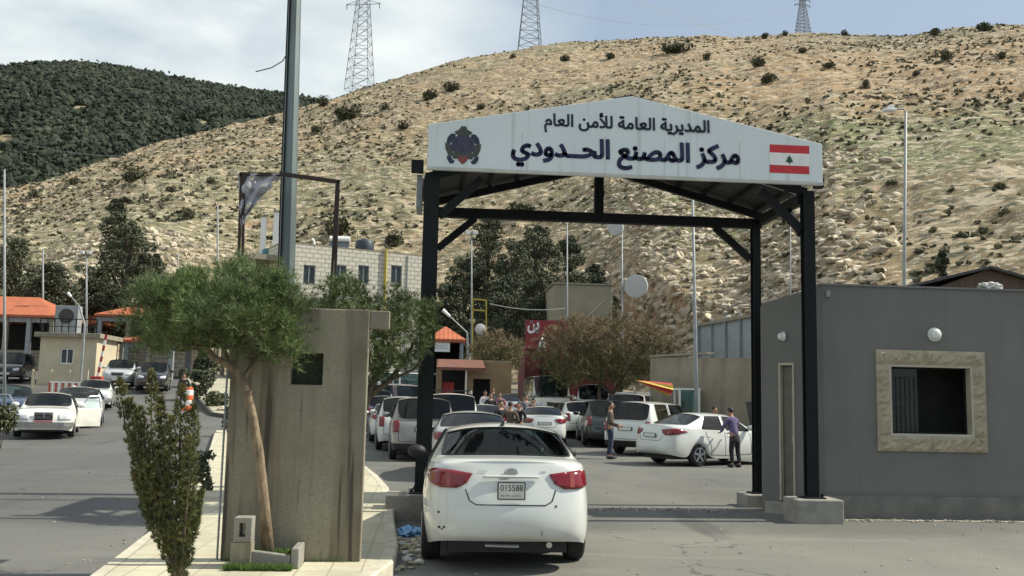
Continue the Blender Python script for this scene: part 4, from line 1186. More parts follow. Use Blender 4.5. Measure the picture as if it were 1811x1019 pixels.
# litter beside the car
m_lit = [pm('litter_white', (.72, .72, .68), (.5, .5, .46), rough=.7), pm('litter_blue', (.20, .42, .70), (.12, .28, .5), rough=.5), pm('litter_tan', (.46, .40, .28), (.3, .26, .18), rough=.9)]
mb = MB()
for k in range(130):
    x = random.gauss(-.17, .08); y = random.uniform(10.2, 13.2) if k > 60 else random.gauss(12.3, .5)
    s_ = random.uniform(.015, .055); V0, F0 = I0
    V = V0 * (1 + RNG.uniform(-.5, .5, (len(V0), 1))) * s_ * np.array([1.3, 1, .5]) + np.array([x, y, s_ * .3])
    mb.raw(V, F0, 0 if random.random() < .4 else 2)
mb.build('roadside_litter', m_lit); tag(bpy.data.objects['roadside_litter'], 'crumpled litter and gravel in the gutter beside the white sedan', 'litter', kind='stuff')
V0, F0 = I2
V = V0 * (1 + RNG.uniform(-.35, .35, (len(V0), 1))) * np.array([.15, .2, .07]) + np.array([-.2, 12.6, .06])
tag(MB().raw(V, F0).build('plastic_bag', m_lit[1]), 'crumpled pale blue plastic bag in the gutter', 'plastic bag')

mb = MB()
for k in range(620):
    q = random.random()
    if q < .35: x, y = random.uniform(6.2, 13), 14.95 - abs(random.gauss(0, .16))
    elif q < .55: x, y = random.uniform(2.6, 5.2), 15.95 + random.gauss(0, .10)
    elif q < .60: x, y = -3.35 - abs(random.gauss(0, .25)) - (random.uniform(0, 1)) * .1, random.uniform(9, 12.5)
    else: x, y = random.uniform(-8, 10), random.uniform(8.5, 22)
    if -3.3 < x < -.2 : continue
    s_ = random.uniform(.006, .022) * (1.6 if q < .55 else 1); V0, F0 = I0
    mb.raw(V0 * (1 + RNG.uniform(-.4, .4, (len(V0), 1))) * s_ * np.array([1.2, 1, .6]) + np.array([x, y, s_ * .3]), F0)
tag(mb.build('road_grit', pm('grit_pale', (.36, .33, .27), (.22, .20, .16), scale=3, rough=.95, island=.4)), 'pale grit and small stones scattered on the asphalt', 'grit', kind='stuff')

# ------------------------------------------------------------------ steel pole and banner frame
YP = 17.5
pb, pt = at(503, 700, YP), at(523, -60, YP)
pole = thing('utility_pole', 'thick tapering grey steel pole rising behind the umbrella pine', 'pole', (pb.x, YP, .15))
top = pt - Vector((pb.x, YP, .15)); bas = Vector((-.02, 0, 0))
MB().tube([bas, top * .35, top * .7, top], [.165, .155, .135, .115], 10).build('pole_shaft', pm('pole_steel', (.16, .20, .20), (.09, .115, .115), scale=2, rough=.5, metal=.3, stretch=(1, 1, .15)), pole, smooth=False)
mb = MB()
for s_ in (-.14, -.10): mb.tube([Vector((s_, -.14, 1)), top * .5 + Vector((s_ + .01, -.13, 0)), top + Vector((s_ + .04, -.10, 0))], .013, 5)
mb.build('cable', m_blk, pole)
cb = [at(512, 88, YP), at(500, 108, YP), at(480, 120, YP), at(452, 127, YP)]
MB().tube([q - pole.location for q in cb], .01, 5).build('loose_cable', m_blk, pole)
YB = 16.6
fm = thing('banner_frame', 'rusty steel frame with torn banner fixed to the steel pole', 'banner frame', (at(425, 500, YB).x, YB, .15))
def FP(px, py, dy=0): return at(px, py, YB + dy) - fm.location
for a, b in (((419, 560), (427, 308)), ((427, 560), (432, 310)), ((583, 560), (596, 322)), ((590, 560), (599, 320))):
    q = FP(*a); q.z = -.05
    d_ = FP(*b) - FP(*a); q = FP(*b) - d_ * ((FP(*b).z + .05) / d_.z)
    MB().bar(q, FP(*b), .045, .05).build('frame_post', m_rust, fm)
MB().bar(FP(424, 308), FP(505, 309), .05, .06).build('top_rail', m_rust, fm)
MB().bar(FP(505, 309), FP(600, 322), .05, .07).build('top_rail', m_rust, fm)
# torn banner: crumpled grey and white cloth hanging in the left corner
m_ban = pm('torn_banner', (.50, .52, .55), (.28, .27, .30), scale=5, rough=.8, stretch=(1, 1, 3))
V = []; F = []
nu, nv = 14, 16
for j in range(nv + 1):
    for i in range(nu + 1):
        u, v = i / nu, j / nv
        wdt = (1 - v) ** 1.2 * 74 + 6 * (1 - v) + 5
        px_ = 421 + u * wdt + 4 * v; py_ = 307 + v * (88 + 6 * math.sin(i * 1.7))
        p = FP(px_, py_, .05 * math.sin(u * 14 + v * 5) + .04 * math.sin(v * 17)); V.append(p[:])
for j in range(nv):
    for i in range(nu):
        if random.random() > .06: F.append((j * (nu + 1) + i, j * (nu + 1) + i + 1, (j + 1) * (nu + 1) + i + 1, (j + 1) * (nu + 1) + i))
bn = MB().add(V, F).build('torn_cloth', m_ban, fm, smooth=True)
sd = bn.modifiers.new('s', 'SOLIDIFY'); sd.thickness = .006

# ------------------------------------------------------------------ lamp posts, masts, dishes
def mast(label, px, top, base, Y, w, name='lamp_post', cat='lamp post', mat=m_grey, head=None, group=None, px2=None, z0=None):
    tp = at(px2 if px2 is not None else px, top, Y)
    g0 = at(px, base, Y); zb_ = float(gz(g0.x, Y)) if z0 is None else z0
    t = thing(name, label, cat, (g0.x, Y, zb_), 0, group)
    tl = tp - t.location
    b_ = Vector((0, 0, 0)); 
    d_ = (tp - g0); b_ = (g0 - t.location) - d_ * ((g0.z - zb_) / d_.z)
    MB().tube([b_, b_.lerp(tl, .5), tl], [w, w * .85, w * .6], 7).build('shaft', mat, t, smooth=True)
    if head == 'arm':
        MB().tube([tl, tl + Vector((-.3, 0, .1)), tl + Vector((-1.1, 0, .35))], w * .45, 6).build('arm', mat, t)
        MB().lathe([(.05, -.35), (.13, -.3), (.15, 0), (.10, .3), (.03, .36)], tl + Vector((-1.35, 0, .38)), 'x', 10).build('lamp_head', m_white, t, smooth=True)
    if head == 'flood':
        MB().box(tl + Vector((-.5, -.12, -.05)), tl + Vector((.5, .02, .05))).build('bracket', mat, t)
        for s_ in (-.42, .12): MB().box(tl + Vector((s_, -.28, -.14)), tl + Vector((s_ + .3, -.121, .12))).build('floodlight', m_white, t, bevel=.02)
    return t, tl
mast('thin tall lamp post at the far left edge of the photo', 8, 300, 650, 34, .055)
mast('slim lamp post rising above the orange canopy roof', 76, 440, 560, 82, .10)
mast('lamp post with small head against the dark trees at the left', 153, 447, 570, 78, .10, head='flood')
mast('thin post among the rocks right of the rock cut', 385, 365, 470, 96, .13)
mast('short thin post behind the crown of the umbrella pine', 315, 448, 520, 92, .09)
mast('slim lamp post in front of the evergreens, nearest the left gate post', 834, 412, 640, 66, .07, head='flood')
mast('slim straight mast before the grey tank house', 1003, 386, 640, 62, .07)
t, tl = mast('tall mast carrying two round microwave dishes', 1100, 392, 640, 60, .08, 'dish_mast', 'mast')
def dish(parent, c, r_, face=(-.25, -1, 0)):
    f = Vector(face).normalized(); q = f.to_track_quat('Z', 'Y').to_matrix()
    mb = MB(); mb.lathe([(r_, 0), (r_, .22), (r_ * .97, .24), (r_ * .5, .27), (.01, .28)], (0, 0, 0), 'z', 28)
    mb.lathe([(r_ * .98, -.01), (r_ * .7, -.2), (r_ * .3, -.32), (.02, -.34)], (0, 0, 0), 'z', 28)
    V = np.concatenate(mb.v) @ np.array(q).T + np.array(c); mb.v = [V]
    o = mb.build('dish_antenna', pm('dish_paint', (.44, .45, .44), (.38, .39, .385), rough=.5), parent, smooth=False); return o
dish(t, at(1090, 404, 59.6) - t.location, 14 / 28., (-.5, -1, 0))
dish(t, at(1126, 507, 59.6) - t.location, 21 / 28., (-.5, -1, 0))
MB().bar(at(1100, 507, 60) - t.location, at(1126, 507, 59.9) - t.location, .08).build('dish_bracket', m_grey, t)
mast('tapering white lamp post in front of the retaining wall', 1232, 345, 735, 33, .075, px2=1225)
mast('thin mast seen between the two right gate posts', 1398, 388, 640, 58, .05)
t, tl = mast('street lamp column rising behind the grey booth', 1598, 198, 600, 36, .085, px2=1602)
hd = MB().box(tl + Vector((-.95, -.14, -.02)), tl + Vector((-.45, .14, .10))).build('lamp_head', m_white, t, bevel=.03)
MB().tube([tl, tl + Vector((-.1, 0, .12)), tl + Vector((-.5, 0, .08))], .03, 6).build('arm', m_grey, t)
hd2 = MB().box(tl + Vector((-.72, -.1, .10)), tl + Vector((-.52, .1, .24))).build('photocell_box', m_white, t, bevel=.02)
# angled street lamp arms near the orange roofs
for (a, b, c, Y, lab) in (((140, 541), (120, 518), (150, 575), 60, 'street lamp with a slanting arm beside the orange roofs at the left'), ((826, 588), (783, 548), (828, 640), 52, 'street lamp with a slanting arm above the orange kiosk roof')):
    pa, pb_, pc = at(*a, Y), at(*b, Y), at(*c, Y); g0 = Vector((pc.x, Y, float(gz(pc.x, Y))))
    t = thing('street_lamp', lab, 'street lamp', g0)
    MB().tube([(0, 0, 0), pc - g0, pa - g0], [.08, .07, .05], 7).build('shaft', m_grey, t)
    MB().tube([pa - g0, (pa * .3 + pb_ * .7) - g0], [.04, .035], 6).build('arm', m_grey, t)
    MB().tube([(pa * .3 + pb_ * .7) - g0, pb_ - g0], [.07, .10], 8).build('lamp_head', m_white, t)
# white dish on the yellow pipe frame
p = at(849, 583, 60); g0 = G(849, 60)
t = thing('satellite_dish', 'round white satellite dish beside the yellow pipe frame', 'satellite dish', g0)
MB().tube([(0, 0.1, 0), (0, .1, p.z - g0.z)], .04, 6).build('dish_pole', m_grey, t)
dish(t, p - g0, .34, (.1, -1, .15))
m_yel = pm('yellow_pipe', (.50, .40, .06), (.38, .30, .05), rough=.6)
t = thing('pipe_frame', 'yellow pipe frame in front of the dark evergreens', 'pipe frame', G(842, 64))
for a, b in (((836, 528), (836, 640)), ((860, 530), (860, 640)), ((836, 529), (860, 531)), ((836, 548), (860, 550))):
    MB().bar(at(*a, 64) - t.location, at(*b, 64) - t.location, .09).build('pipe', m_yel, t)

# pylons on the ridge
def pylon(label, px, base_py, Y, Hh, bw, tw, th_, arms=True):
    d = ray(px, base_py); s_ = Y / d.y; p = EYE + d * s_
    p.z = float(hillz(p.x, p.y)) - 1 if Y < 310 else EYE.z + d.z * s_ - .5
    t = thing('pylon', label, 'pylon', p, random.uniform(-.3, .3), 'lattice power pylons on the ridge')
    mb = MB()
    def cr(k, z): w_ = bw + (tw - bw) * min(1, z / (Hh * .75)); return Vector(((-1, 1, 1, -1)[k] * w_ / 2, (-1, -1, 1, 1)[k] * w_ / 2, z))
    zs_ = [Hh * (1 - (1 - i / 14) ** 1.15) for i in range(15)]
    for k in range(4):
        for i in range(14):
            mb.bar(cr(k, zs_[i]), cr(k, zs_[i + 1]), th_)
            j = (k + 1) % 4
            mb.bar(cr(k, zs_[i]), cr(j, zs_[i + 1]), th_ * .55); mb.bar(cr(j, zs_[i]), cr(k, zs_[i + 1]), th_ * .55); mb.bar(cr(k, zs_[i]), cr(j, zs_[i]), th_ * .55)
    mb.build('lattice_tower', m_pyl, t)
    for f in (.70, .82, .94):
        z = Hh * f; a = MB()
        for s2 in (-1, 1):
            a.bar((0, 0, z), (s2 * bw * .75, 0, z + .1), th_); a.bar((s2 * tw / 2, 0, z + Hh * .035), (s2 * bw * .75, 0, z + .1), th_ * .8)
            a.bar((s2 * bw * .7, 0, z), (s2 * bw * .7, 0, z - Hh * .035), th_ * 1.4)
        a.build('cross_arm', m_pyl, t)
    return t
m_pyl = pm('pylon_steel', (.22, .24, .26), (.16, .18, .20), scale=.5, rough=.6)
pylon('largest lattice pylon on the ridge, left of the sign', 636, 165, 284, 40, 7.4, 3.2, .15)
pylon('middle lattice pylon on the ridge above the sign', 936, 95, 300, 34, 7.4, 3.2, .15)
pylon('smallest and farthest lattice pylon on the ridge, at the right', 1420, 62, 338, 17.5, 4.6, 1.6, .18)
# overhead wires
def wire(label, a, b, sag, r_, n=24, mat=m_blk):
    a, b = Vector(a), Vector(b); pts_ = []
    for i in range(n + 1):
        u = i / n; p = a.lerp(b, u); p.z -= sag * 4 * u * (1 - u); pts_.append(p)
    o = MB().tube(pts_, r_, 4, cap=False).build('overhead_wire', mat)
    tag(o, label, 'wire', 'overhead wires')
m_wire = pm('wire_grey', (.30, .31, .33), (.24, .25, .27), rough=.6)
wire('overhead wire leaving the top edge towards the far pylon', at(1100, -8, 240), at(1440, 98, 300), 1.5, .07, mat=m_wire)
wire('overhead wire between the middle and far pylons', at(905, -6, 290), at(1420, 10, 345), 9, .06, mat=m_wire)
wire('pale overhead wire crossing the right slope high up', at(1060, 78, 200), at(1900, 215, 180), 2.5, .045, mat=m_wire)
wire('pale overhead wire crossing the right slope below the first', at(1330, 160, 150), at(1900, 330, 140), 2.0, .035, mat=m_wire)
wire('overhead wire over the wooded hill at the far left', at(-30, 230, 200), at(230, 276, 200), 1.5, .06, mat=m_wire)
wire('sagging cable from the yellow frame to the tank house', at(866, 537, 63), at(1000, 545, 66), .25, .03, mat=m_wire)

# trail across the hill
def trail(pts_, w_, label=None):
    P3 = []
    for (a, b) in zip(pts_[:-1], pts_[1:]):
        for i in range(14):
            u = i / 14; h_ = hit(a[0] + (b[0] - a[0]) * u, a[1] + (b[1] - a[1]) * u)
            if h_: P3.append(h_)
    V = []; F = []
    for i, p in enumerate(P3):
        d_ = (P3[min(i + 1, len(P3) - 1)] - P3[max(0, i - 1)]); d_.z = 0; d_.normalize(); nn = Vector((-d_.y, d_.x, 0))
        for s_ in (-1, 0, 1):
            q = p + nn * s_ * w_; q.z = float(hillz(q.x, q.y)) + .3; V.append(q[:])
    for i in range(len(P3) - 1):
        for k in (0, 1): F.append((3 * i + k, 3 * i + k + 1, 3 * i + 4 + k, 3 * i + 3 + k))
    tag(MB().add(V, F).build('hill_path', pm('path_dust', (.36, .28, .17), (.27, .21, .12), scale=.3, rough=1)), kind='structure')
trail([(1330, 85), (1450, 110), (1560, 150), (1700, 195), (1811, 225)], .22)

# ------------------------------------------------------------------ buildings behind
m_lime = pm('limestone_block', (.66, .63, .54), (.52, .49, .41), scale=2.5, rough=.9, bump=.7, bscale=7)
def stonecoursing(m, bw=.62, rh=.34):
    n, l, b = nodes(m)
    co = n.new('ShaderNodeTexCoord'); sp = n.new('ShaderNodeSeparateXYZ'); ad = n.new('ShaderNodeMath'); cb_ = n.new('ShaderNodeCombineXYZ')
    l.new(co.outputs['Object'], sp.inputs[0]); l.new(sp.outputs['X'], ad.inputs[0]); l.new(sp.outputs['Y'], ad.inputs[1])
    l.new(ad.outputs[0], cb_.inputs[0]); l.new(sp.outputs['Z'], cb_.inputs[1])
    t = n.new('ShaderNodeTexBrick'); t.inputs['Scale'].default_value = 1.0; t.inputs['Brick Width'].default_value = bw; t.inputs['Row Height'].default_value = rh
    t.inputs['Mortar Size'].default_value = .035; t.inputs['Mortar Smooth'].default_value = .3
    l.new(cb_.outputs[0], t.inputs['Vector'])
    mixin(m, t.outputs['Fac'], (.30, .28, .23))
stonecoursing(m_lime)
m_shade = pm('window_dark', (.035, .045, .055), (.02, .026, .032), scale=2, rough=.15)
m_tile = pm('orange_roof_tile', (.50, .145, .060), (.36, .10, .045), scale=2, rough=.8, bump=.4)
def ridges(m, ax='X', sc=9.0, col=(.22, .07, .035)):
    n, l, b = nodes(m)
    co = n.new('ShaderNodeTexCoord'); t = n.new('ShaderNodeTexWave'); t.bands_direction = ax; t.inputs['Scale'].default_value = sc; t.inputs['Distortion'].default_value = .3
    l.new(co.outputs['Object'], t.inputs['Vector'])
    r_ = n.new('ShaderNodeMapRange'); r_.inputs['From Min'].default_value = .8; r_.inputs['From Max'].default_value = 1
    l.new(t.outputs['Fac'], r_.inputs['Value']); mixin(m, r_.outputs['Result'], col)
ridges(m_tile, 'X', 1.2)
m_cream = pm('cream_render', (.56, .49, .35), (.47, .41, .29), scale=1.2, rough=.9, bump=.2, bscale=30)
m_tan = pm('tan_render', (.32, .22, .12), (.24, .165, .09), scale=1.5, rough=.9, bump=.3, bscale=20)
m_darkin = pm('dark_interior', (.03, .03, .03), (.015, .015, .015), scale=2, rough=.9)
def win(parent, x, z, w_, h_, y, mats=None, sill=True, mull=1, fc=None):
    """window with frame, pane and sill as one part with sub-parts"""
    f = MB(); t_ = .07; y0, y1 = y + .02, y + .10
    f.box((x, y0, z), (x + t_, y1, z + h_)); f.box((x + w_ - t_, y0, z), (x + w_, y1, z + h_)); f.box((x + t_, y0, z), (x + w_ - t_, y1, z + t_)); f.box((x + t_, y0, z + h_ - t_), (x + w_ - t_, y1, z + h_))
    for k in range(mull):
        c = x + w_ * (k + 1) / (mull + 1); f.box((c - .03, y0 + .01, z + t_), (c + .03, y1 - .01, z + h_ - t_))
    fo = f.build('window', fc or m_white, parent)
    MB().box((x + t_, y + .06, z + t_), (x + w_ - t_, y + .068, z + h_ - t_)).build('pane', m_shade, fo)
    if sill: MB().box((x - .08, y - .06, z - .09), (x + w_ + .08, y - .003, z)).build('sill', m_cream, fo)
    return fo
# two storey stone house on the rise, seen at an angle
c0, c1, c2 = at(499, 430, 72), at(741, 450, 76.6), at(372, 452, 80.5)
hx = (c1 - c0); hx.z = 0; hl = hx.length + 1.0; hang = math.atan2(hx.y, hx.x)
sh_ = thing('stone_house', 'pale stone block house with flat roof above the concrete slab', 'house', (c0.x, c0.y, 3.0), hang)
HZ = c0.z - 3.0
fl = 'stone'
wins = []
for px_, w_ in ((547, .95), (602, .95), (643, .9), (701, .95)):
    d = ray(px_, 485); # intersect with facade plane
    nrm = Vector((-math.sin(hang), math.cos(hang), 0)); s_ = (c0 - EYE).dot(nrm) / d.dot(nrm); q = EYE + d * s_ - c0
    lx = q.x * math.cos(hang) + q.y * math.sin(hang); lz = q.z + HZ
    wins.append((lx - w_ / 2, lz - .75, w_, 1.45))
holes_ = [(a, b, a + c, b + d) for a, b, c, d in wins] + [(a, b - 3.3, a + c, b - 3.3 + d) for a, b, c, d in wins]
holed(hl, HZ, .3, holes_).build('wall', m_lime, sh_)
for a, b, c, d in wins + [(a, b - 3.3, c, d) for a, b, c, d in wins]: win(sh_, a, b, c, d, .06, fc=m_grey, mull=1)
MB().box((0.002, .3, 0), (.3, 10, HZ - .002)).build('side_wall', m_lime, sh_)
MB().box((.3, 9.7, 0), (hl, 10, HZ - .001)).build('rear_wall', m_lime, sh_)
MB().box((hl - .3, .3, 0), (hl - .002, 9.7, HZ - .003)).build('end_wall', m_lime, sh_)
MB().box((-.0, .0, HZ), (hl, 10, HZ + .14)).build('parapet_cap', m_conc, sh_)
MB().box((-2.2, .4, HZ - 1.3), (-.002, 10, HZ - .9)).build('balcony_slab', m_conc, sh_)
MB().box((-2.2, .4, HZ - 4.6), (-.004, 10, HZ - 4.3)).build('balcony_slab', m_conc, sh_)
for y in (.5, 3.3, 6.1, 8.9): MB().box((-2.1, y, 0), (-1.8, y + .3, HZ - 1.3)).build('balcony_post', m_conc, sh_)
for y in (2, 5, 8): MB().box((-.03, y, HZ - 3.4), (-.001, y + 1.2, HZ - 2)).build('side_window', m_shade, sh_)
# things standing on the house roof
Rm = Matrix.Rotation(hang, 3, 'Z')
def on_roof(lx, ly): q = Rm @ Vector((lx, ly, 0)); return Vector((c0.x + q.x, c0.y + q.y, c0.z + .14))
p = on_roof(7.2, 1.8)
t = thing('water_tank', 'dark round water tank on the stone house roof', 'water tank', p)
MB().lathe([(.72, 0), (.75, .1), (.75, .85), (.66, 1.0), (.25, 1.08), (.24, 1.14), (.01, 1.15)], (0, 0, 0), 'z', 18).build('tank_body', pm('tank_navy', (.035, .05, .075), (.02, .03, .045), rough=.5), t, smooth=True)
MB().tube([(.75, 0, .1), (1.1, 0, .1), (1.1, 0, -.1)], .03, 5).build('outlet_pipe', m_grey, t)
p = on_roof(5.2, 2.2)
t = thing('solar_heater', 'pale rooftop solar heater beside the dark water tank', 'solar heater', p)
MB().lathe([(.01, -.8), (.28, -.8), (.28, .8), (.01, .8)], (0, .4, 1.0), 'x', 14).build('tank', m_white, t, smooth=False)
MB().add([(-.8, -.7, .15), (.8, -.7, .15), (.8, .35, .95), (-.8, .35, .95), (-.8, -.66, .09), (.8, -.66, .09), (.8, .39, .89), (-.8, .39, .89)], [(0, 1, 2, 3), (7, 6, 5, 4), (0, 4, 5, 1), (1, 5, 6, 2), (2, 6, 7, 3), (3, 7, 4, 0)]).build('panel', m_shade, t)
mb = MB()
for x in (-.7, .7): mb.bar((x, .4, 0), (x, .4, .9), .05); mb.bar((x, -.66, 0), (x, -.66, .15), .05)
mb.build('stand', m_grey, t)
p = on_roof(2.9, 1.2); t = thing('roof_vent', 'small white vent cowl at the left end of the stone house roof', 'roof vent', p)
MB().tube([(0, 0, 0), (-.1, 0, .5), (-.25, 0, .6)], [.09, .09, .13], 8).build('cowl', m_white, t)
for px_, w_, tpy, lab in ((464, .40, 384, 'white square flue on the house roof left of the steel pole'), (487, .46, 376, 'white square flue on the house roof touching the steel pole')):
    q = at(px_, 445, 77); tp = at(px_, tpy, 77)
    t = thing('roof_flue', lab, 'flue', (q.x, 77, c0.z - .9))
    MB().box((-w_ / 2, -.2, 0), (w_ / 2, .2, tp.z - c0.z + .9)).build('shaft', m_white, t, bevel=.02)
    MB().box((-w_ / 2 - .06, -.26, tp.z - c0.z + .9), (w_ / 2 + .06, .26, tp.z - c0.z + 1.0)).build('cap', m_conc, t)
q = at(475, 425, 76); t = thing('roof_tank', 'teal blue roof tank between the two white flues', 'water tank', (q.x, 76, c0.z - .9))
MB().lathe([(.42, 0), (.45, .1), (.45, .9), (.3, 1.05), (.01, 1.08)], (0, 0, 0), 'z', 14).build('tank_body', pm('teal_tank', (.05, .16, .18), (.03, .11, .13), rough=.5), t, smooth=True)
# yellow pipe on the facade
pf = MB(); lx = wins[3][0] - .5
pf.tube([(lx, -.12, 0), (lx, -.12, HZ + .35)], .11, 8); pf.build('yellow_downpipe', m_yel, sh_)
MB().tube([(lx + 1.9, -.05, 0), (lx + 1.9, -.05, HZ)], .04, 6).build('conduit', m_grey, sh_)

def hip(parent, x0, y0, x1, y1, z0, z1, mat, name='roof', over=.4):
    x0 -= over; y0 -= over; x1 += over; y1 += over
    k = (y1 - y0) / 2; V = [(x0, y0, z0), (x1, y0, z0), (x1, y1, z0), (x0, y1, z0), (x0 + k * .7, (y0 + y1) / 2, z1), (x1 - k * .7, (y0 + y1) / 2, z1)]
    V += [(a, b, c - .18) for a, b, c in V[:4]]
    return MB().add(V, [(0, 1, 5, 4), (1, 2, 5), (2, 3, 4, 5), (3, 0, 4), (6, 7, 1, 0), (7, 8, 2, 1), (8, 9, 3, 2), (9, 6, 0, 3), (9, 8, 7, 6)]).build(name, mat, parent)
# customs canopies with orange roofs
def canopy(label, pxa, pxb, ptop, peave, Y, dep, cols, truss=True, wall=None):
    a, b = at(pxa, peave, Y), at(pxb, peave, Y); g = float(gz((a.x + b.x) / 2, Y)); zt = at((pxa + pxb) / 2, ptop, Y + dep / 2).z
    t = thing('roofed_canopy', label, 'canopy', (a.x, Y, g), 0, 'orange roofed border canopies')
    W_ = b.x - a.x; H_ = (a.z + b.z) / 2 - g
    hip(t, 0, 0, W_, dep, H_, zt - g, m_tile)
    MB().box((-.3, -.1, H_ - .55), (W_ + .3, .06, H_ - .2)).build('fascia_beam', m_grey, t)
    for i in range(cols):
        x = W_ * i / max(1, cols - 1)
        for y in (0, dep): MB().box((x - .16, y - .16, -.1), (x + .16, y + .16, H_ - .2)).build('column', m_grey if i % 2 == 0 else m_conc, t)
    if truss:
        mb = MB(); n_ = cols - 1
        for i in range(n_):
            xa_, xb_ = W_ * i / n_, W_ * (i + 1) / n_; mb.bar((xa_, .8, H_ - .3), (xb_, .8, H_ - 2.6), .09); mb.bar((xb_, .8, H_ - .3), (xa_, .8, H_ - 2.6), .09); mb.bar((xa_, .8, H_ - 2.6), (xb_, .8, H_ - 2.6), .09)
        mb.build('bracing', m_blk, t)
    if wall:
        MB().box((.2, dep - .5, 0), (W_ - .2, dep - .3, H_ * wall)).build('rear_wall', m_lime, t)
        MB().box((.2, dep - .45, H_ * wall + .001), (W_ - .2, dep - .35, H_ - .2)).build('dark_upper_panel', m_darkin, t)  # plain dark panel between wall top and roof
    return t
canopy('orange tiled canopy on steel columns at the far left edge', -110, 94, 524, 556, 76, 8, 6, wall=.45)
canopy('lower orange tiled roof between the two larger orange roofs', 104, 172, 549, 568, 84, 7, 3, truss=False, wall=.9)
canopy('orange tiled roof partly behind the umbrella pine', 178, 330, 535, 558, 80, 8, 4, truss=False, wall=.55)
canopy('small orange tiled roof low behind the umbrella pine trunk', 225, 305, 586, 602, 70, 5, 3, truss=False, wall=.8)
# cream guard hut
a, b = at(72, 600, 64), at(172, 600, 64); g = float(gz(-25, 64)); tz = at(110, 597, 64).z - g
hut = thing('guard_hut', 'cream rendered flat roofed hut with one window beside the barrier', 'hut', (a.x, 64, g - .3))
W_ = b.x - a.x; q = at(118, 630, 64); wx = q.x - a.x; wz = q.z - g + .3
holed(W_, tz + .3, .2, [(wx - .42, wz - .5, wx + .42, wz + .5)]).build('wall', m_cream, hut)
MB().box((W_ - .2, .2, 0), (W_ - .002, 4, tz + .298)).build('side_wall', m_cream, hut); MB().box((.002, .2, 0), (.2, 4, tz + .298)).build('side_wall', m_cream, hut)
MB().box((.2, 3.8, 0), (W_ - .2, 4, tz + .29)).build('rear_wall', m_cream, hut)
MB().box((-.3, -.35, tz + .3), (W_ + .3, 4.3, tz + .6)).build('roof_slab', m_conc, hut, bevel=.02)
win(hut, wx - .42, wz - .5, .84, 1.0, .04)
rl = MB()
for i in range(9): rl.bar((i * W_ / 8, -.2, tz + .6), (i * W_ / 8, -.2, tz + 1.5), .05)
rl.bar((0, -.2, tz + 1.5), (W_, -.2, tz + 1.5), .06); rl.bar((0, -.2, tz + 1.0), (W_, -.2, tz + 1.0), .04); rl.build('roof_railing', m_blk, hut)
p = at(121, 565, 66); t = thing('roof_cabinet', 'grey air conditioning unit on the cream hut roof', 'air conditioner', (p.x, 66, tz + g + .32))
MB().box((-.75, -.4, 0), (.75, .4, 1.9)).build('casing', m_grey, t, bevel=.03)
MB().lathe([(.5, -.41), (.5, -.43), (.1, -.44)], (0, 0, 1.2), 'y', 16).build('fan_grille', m_blk2, t)
# railing fence in front of the hut
fa, fb = G(55, 59), G(152, 59)
t = thing('railing', 'cream painted railing in front of the cream hut', 'railing', fa)
L_ = fb.x - fa.x; mb = MB()
for i in range(26): mb.bar((L_ * i / 25, 0, .1), (L_ * i / 25, 0, 1.15), .035)
mb.build('bars', m_cream, t)
MB().bar((0, 0, 1.15), (L_, 0, 1.15), .06).build('rail', m_cream, t); MB().bar((0, 0, .12), (L_, 0, .12), .06).build('rail', m_cream, t)
for i in range(4): MB().box((L_ * i / 3 - .05, -.05, -.1), (L_ * i / 3 + .05, .05, 1.3)).build('post', m_cream, t)
m_kr = pm('kerb_red', (.42, .05, .045), (.32, .04, .035), scale=4, rough=.8)
fa, fb = G(86, 54), G(186, 54); L_ = fb.x - fa.x
t = thing('crowd_barrier', 'low red and white barred barrier on the road before the cream hut', 'barrier', fa)
mb = MB()
for i in range(18): mb.bar((L_ * i / 17, 0, .15), (L_ * i / 17, 0, .95), .07, mi=i % 2)
mb.build('bars', [m_kr, m_white], t); MB().bar((0, 0, .97), (L_, 0, .97), .07).build('rail', m_white, t); MB().bar((0, 0, .14), (L_, 0, .14), .06).build('rail', m_kr, t)
# raised striped barrier arm
ga = G(170, 57); pa, pb_ = at(171, 648, 57), at(188, 592, 57)
t = thing('barrier_arm', 'raised red and white striped barrier arm beside the cream hut', 'barrier', ga)
MB().box((-.3, -.25, -.05), (.3, .25, 1.1)).build('barrier_cabinet', m_kr, t, bevel=.03)
mb = MB()
q0 = Vector((0, 0, 1.0)); q1 = pb_ - ga
for i in range(8): mb.bar(q0.lerp(q1, i / 8), q0.lerp(q1, (i + 1) / 8), .13, .08, mi=i % 2)
mb.build('arm', [m_white, m_kr], t)
# traffic drum (orange and white) near the island
m_org = pm('drum_orange', (.75, .16, .05), (.6, .12, .04), rough=.6)
g = G(333, 50); t = thing('traffic_barrel', 'orange and white traffic drum at the tip of the planted island', 'traffic drum', g)
z_ = 0
for i, (r0, r1, h_) in enumerate(((.30, .29, .26), (.28, .27, .26), (.265, .25, .26), (.245, .23, .26), (.22, .17, .14))):
    mb = MB(); mb.lathe([(r0, 0), (r0, h_ * .9), (r1, h_)], (0, 0, z_), 'z', 16); mb.build('band', m_org if i % 2 == 0 else m_white, t); z_ += h_ + .001
for px_, py_, Y, s_, lab in ((415, 722, 45, .28, 'pale rock on the planted island, nearest the slab'), (395, 715, 47, .22, 'small pale rock beside the low island bush')):
    g = G(px_, Y); V0, F0 = I2
    V = V0 * (1 + RNG.uniform(-.2, .2, (len(V0), 1))) * np.array([1.3, 1, .7]) * s_ + np.array([g.x, g.y, g.z + .25])
    tag(MB().raw(V, F0).build('boulder', m_rock), lab, 'rock')

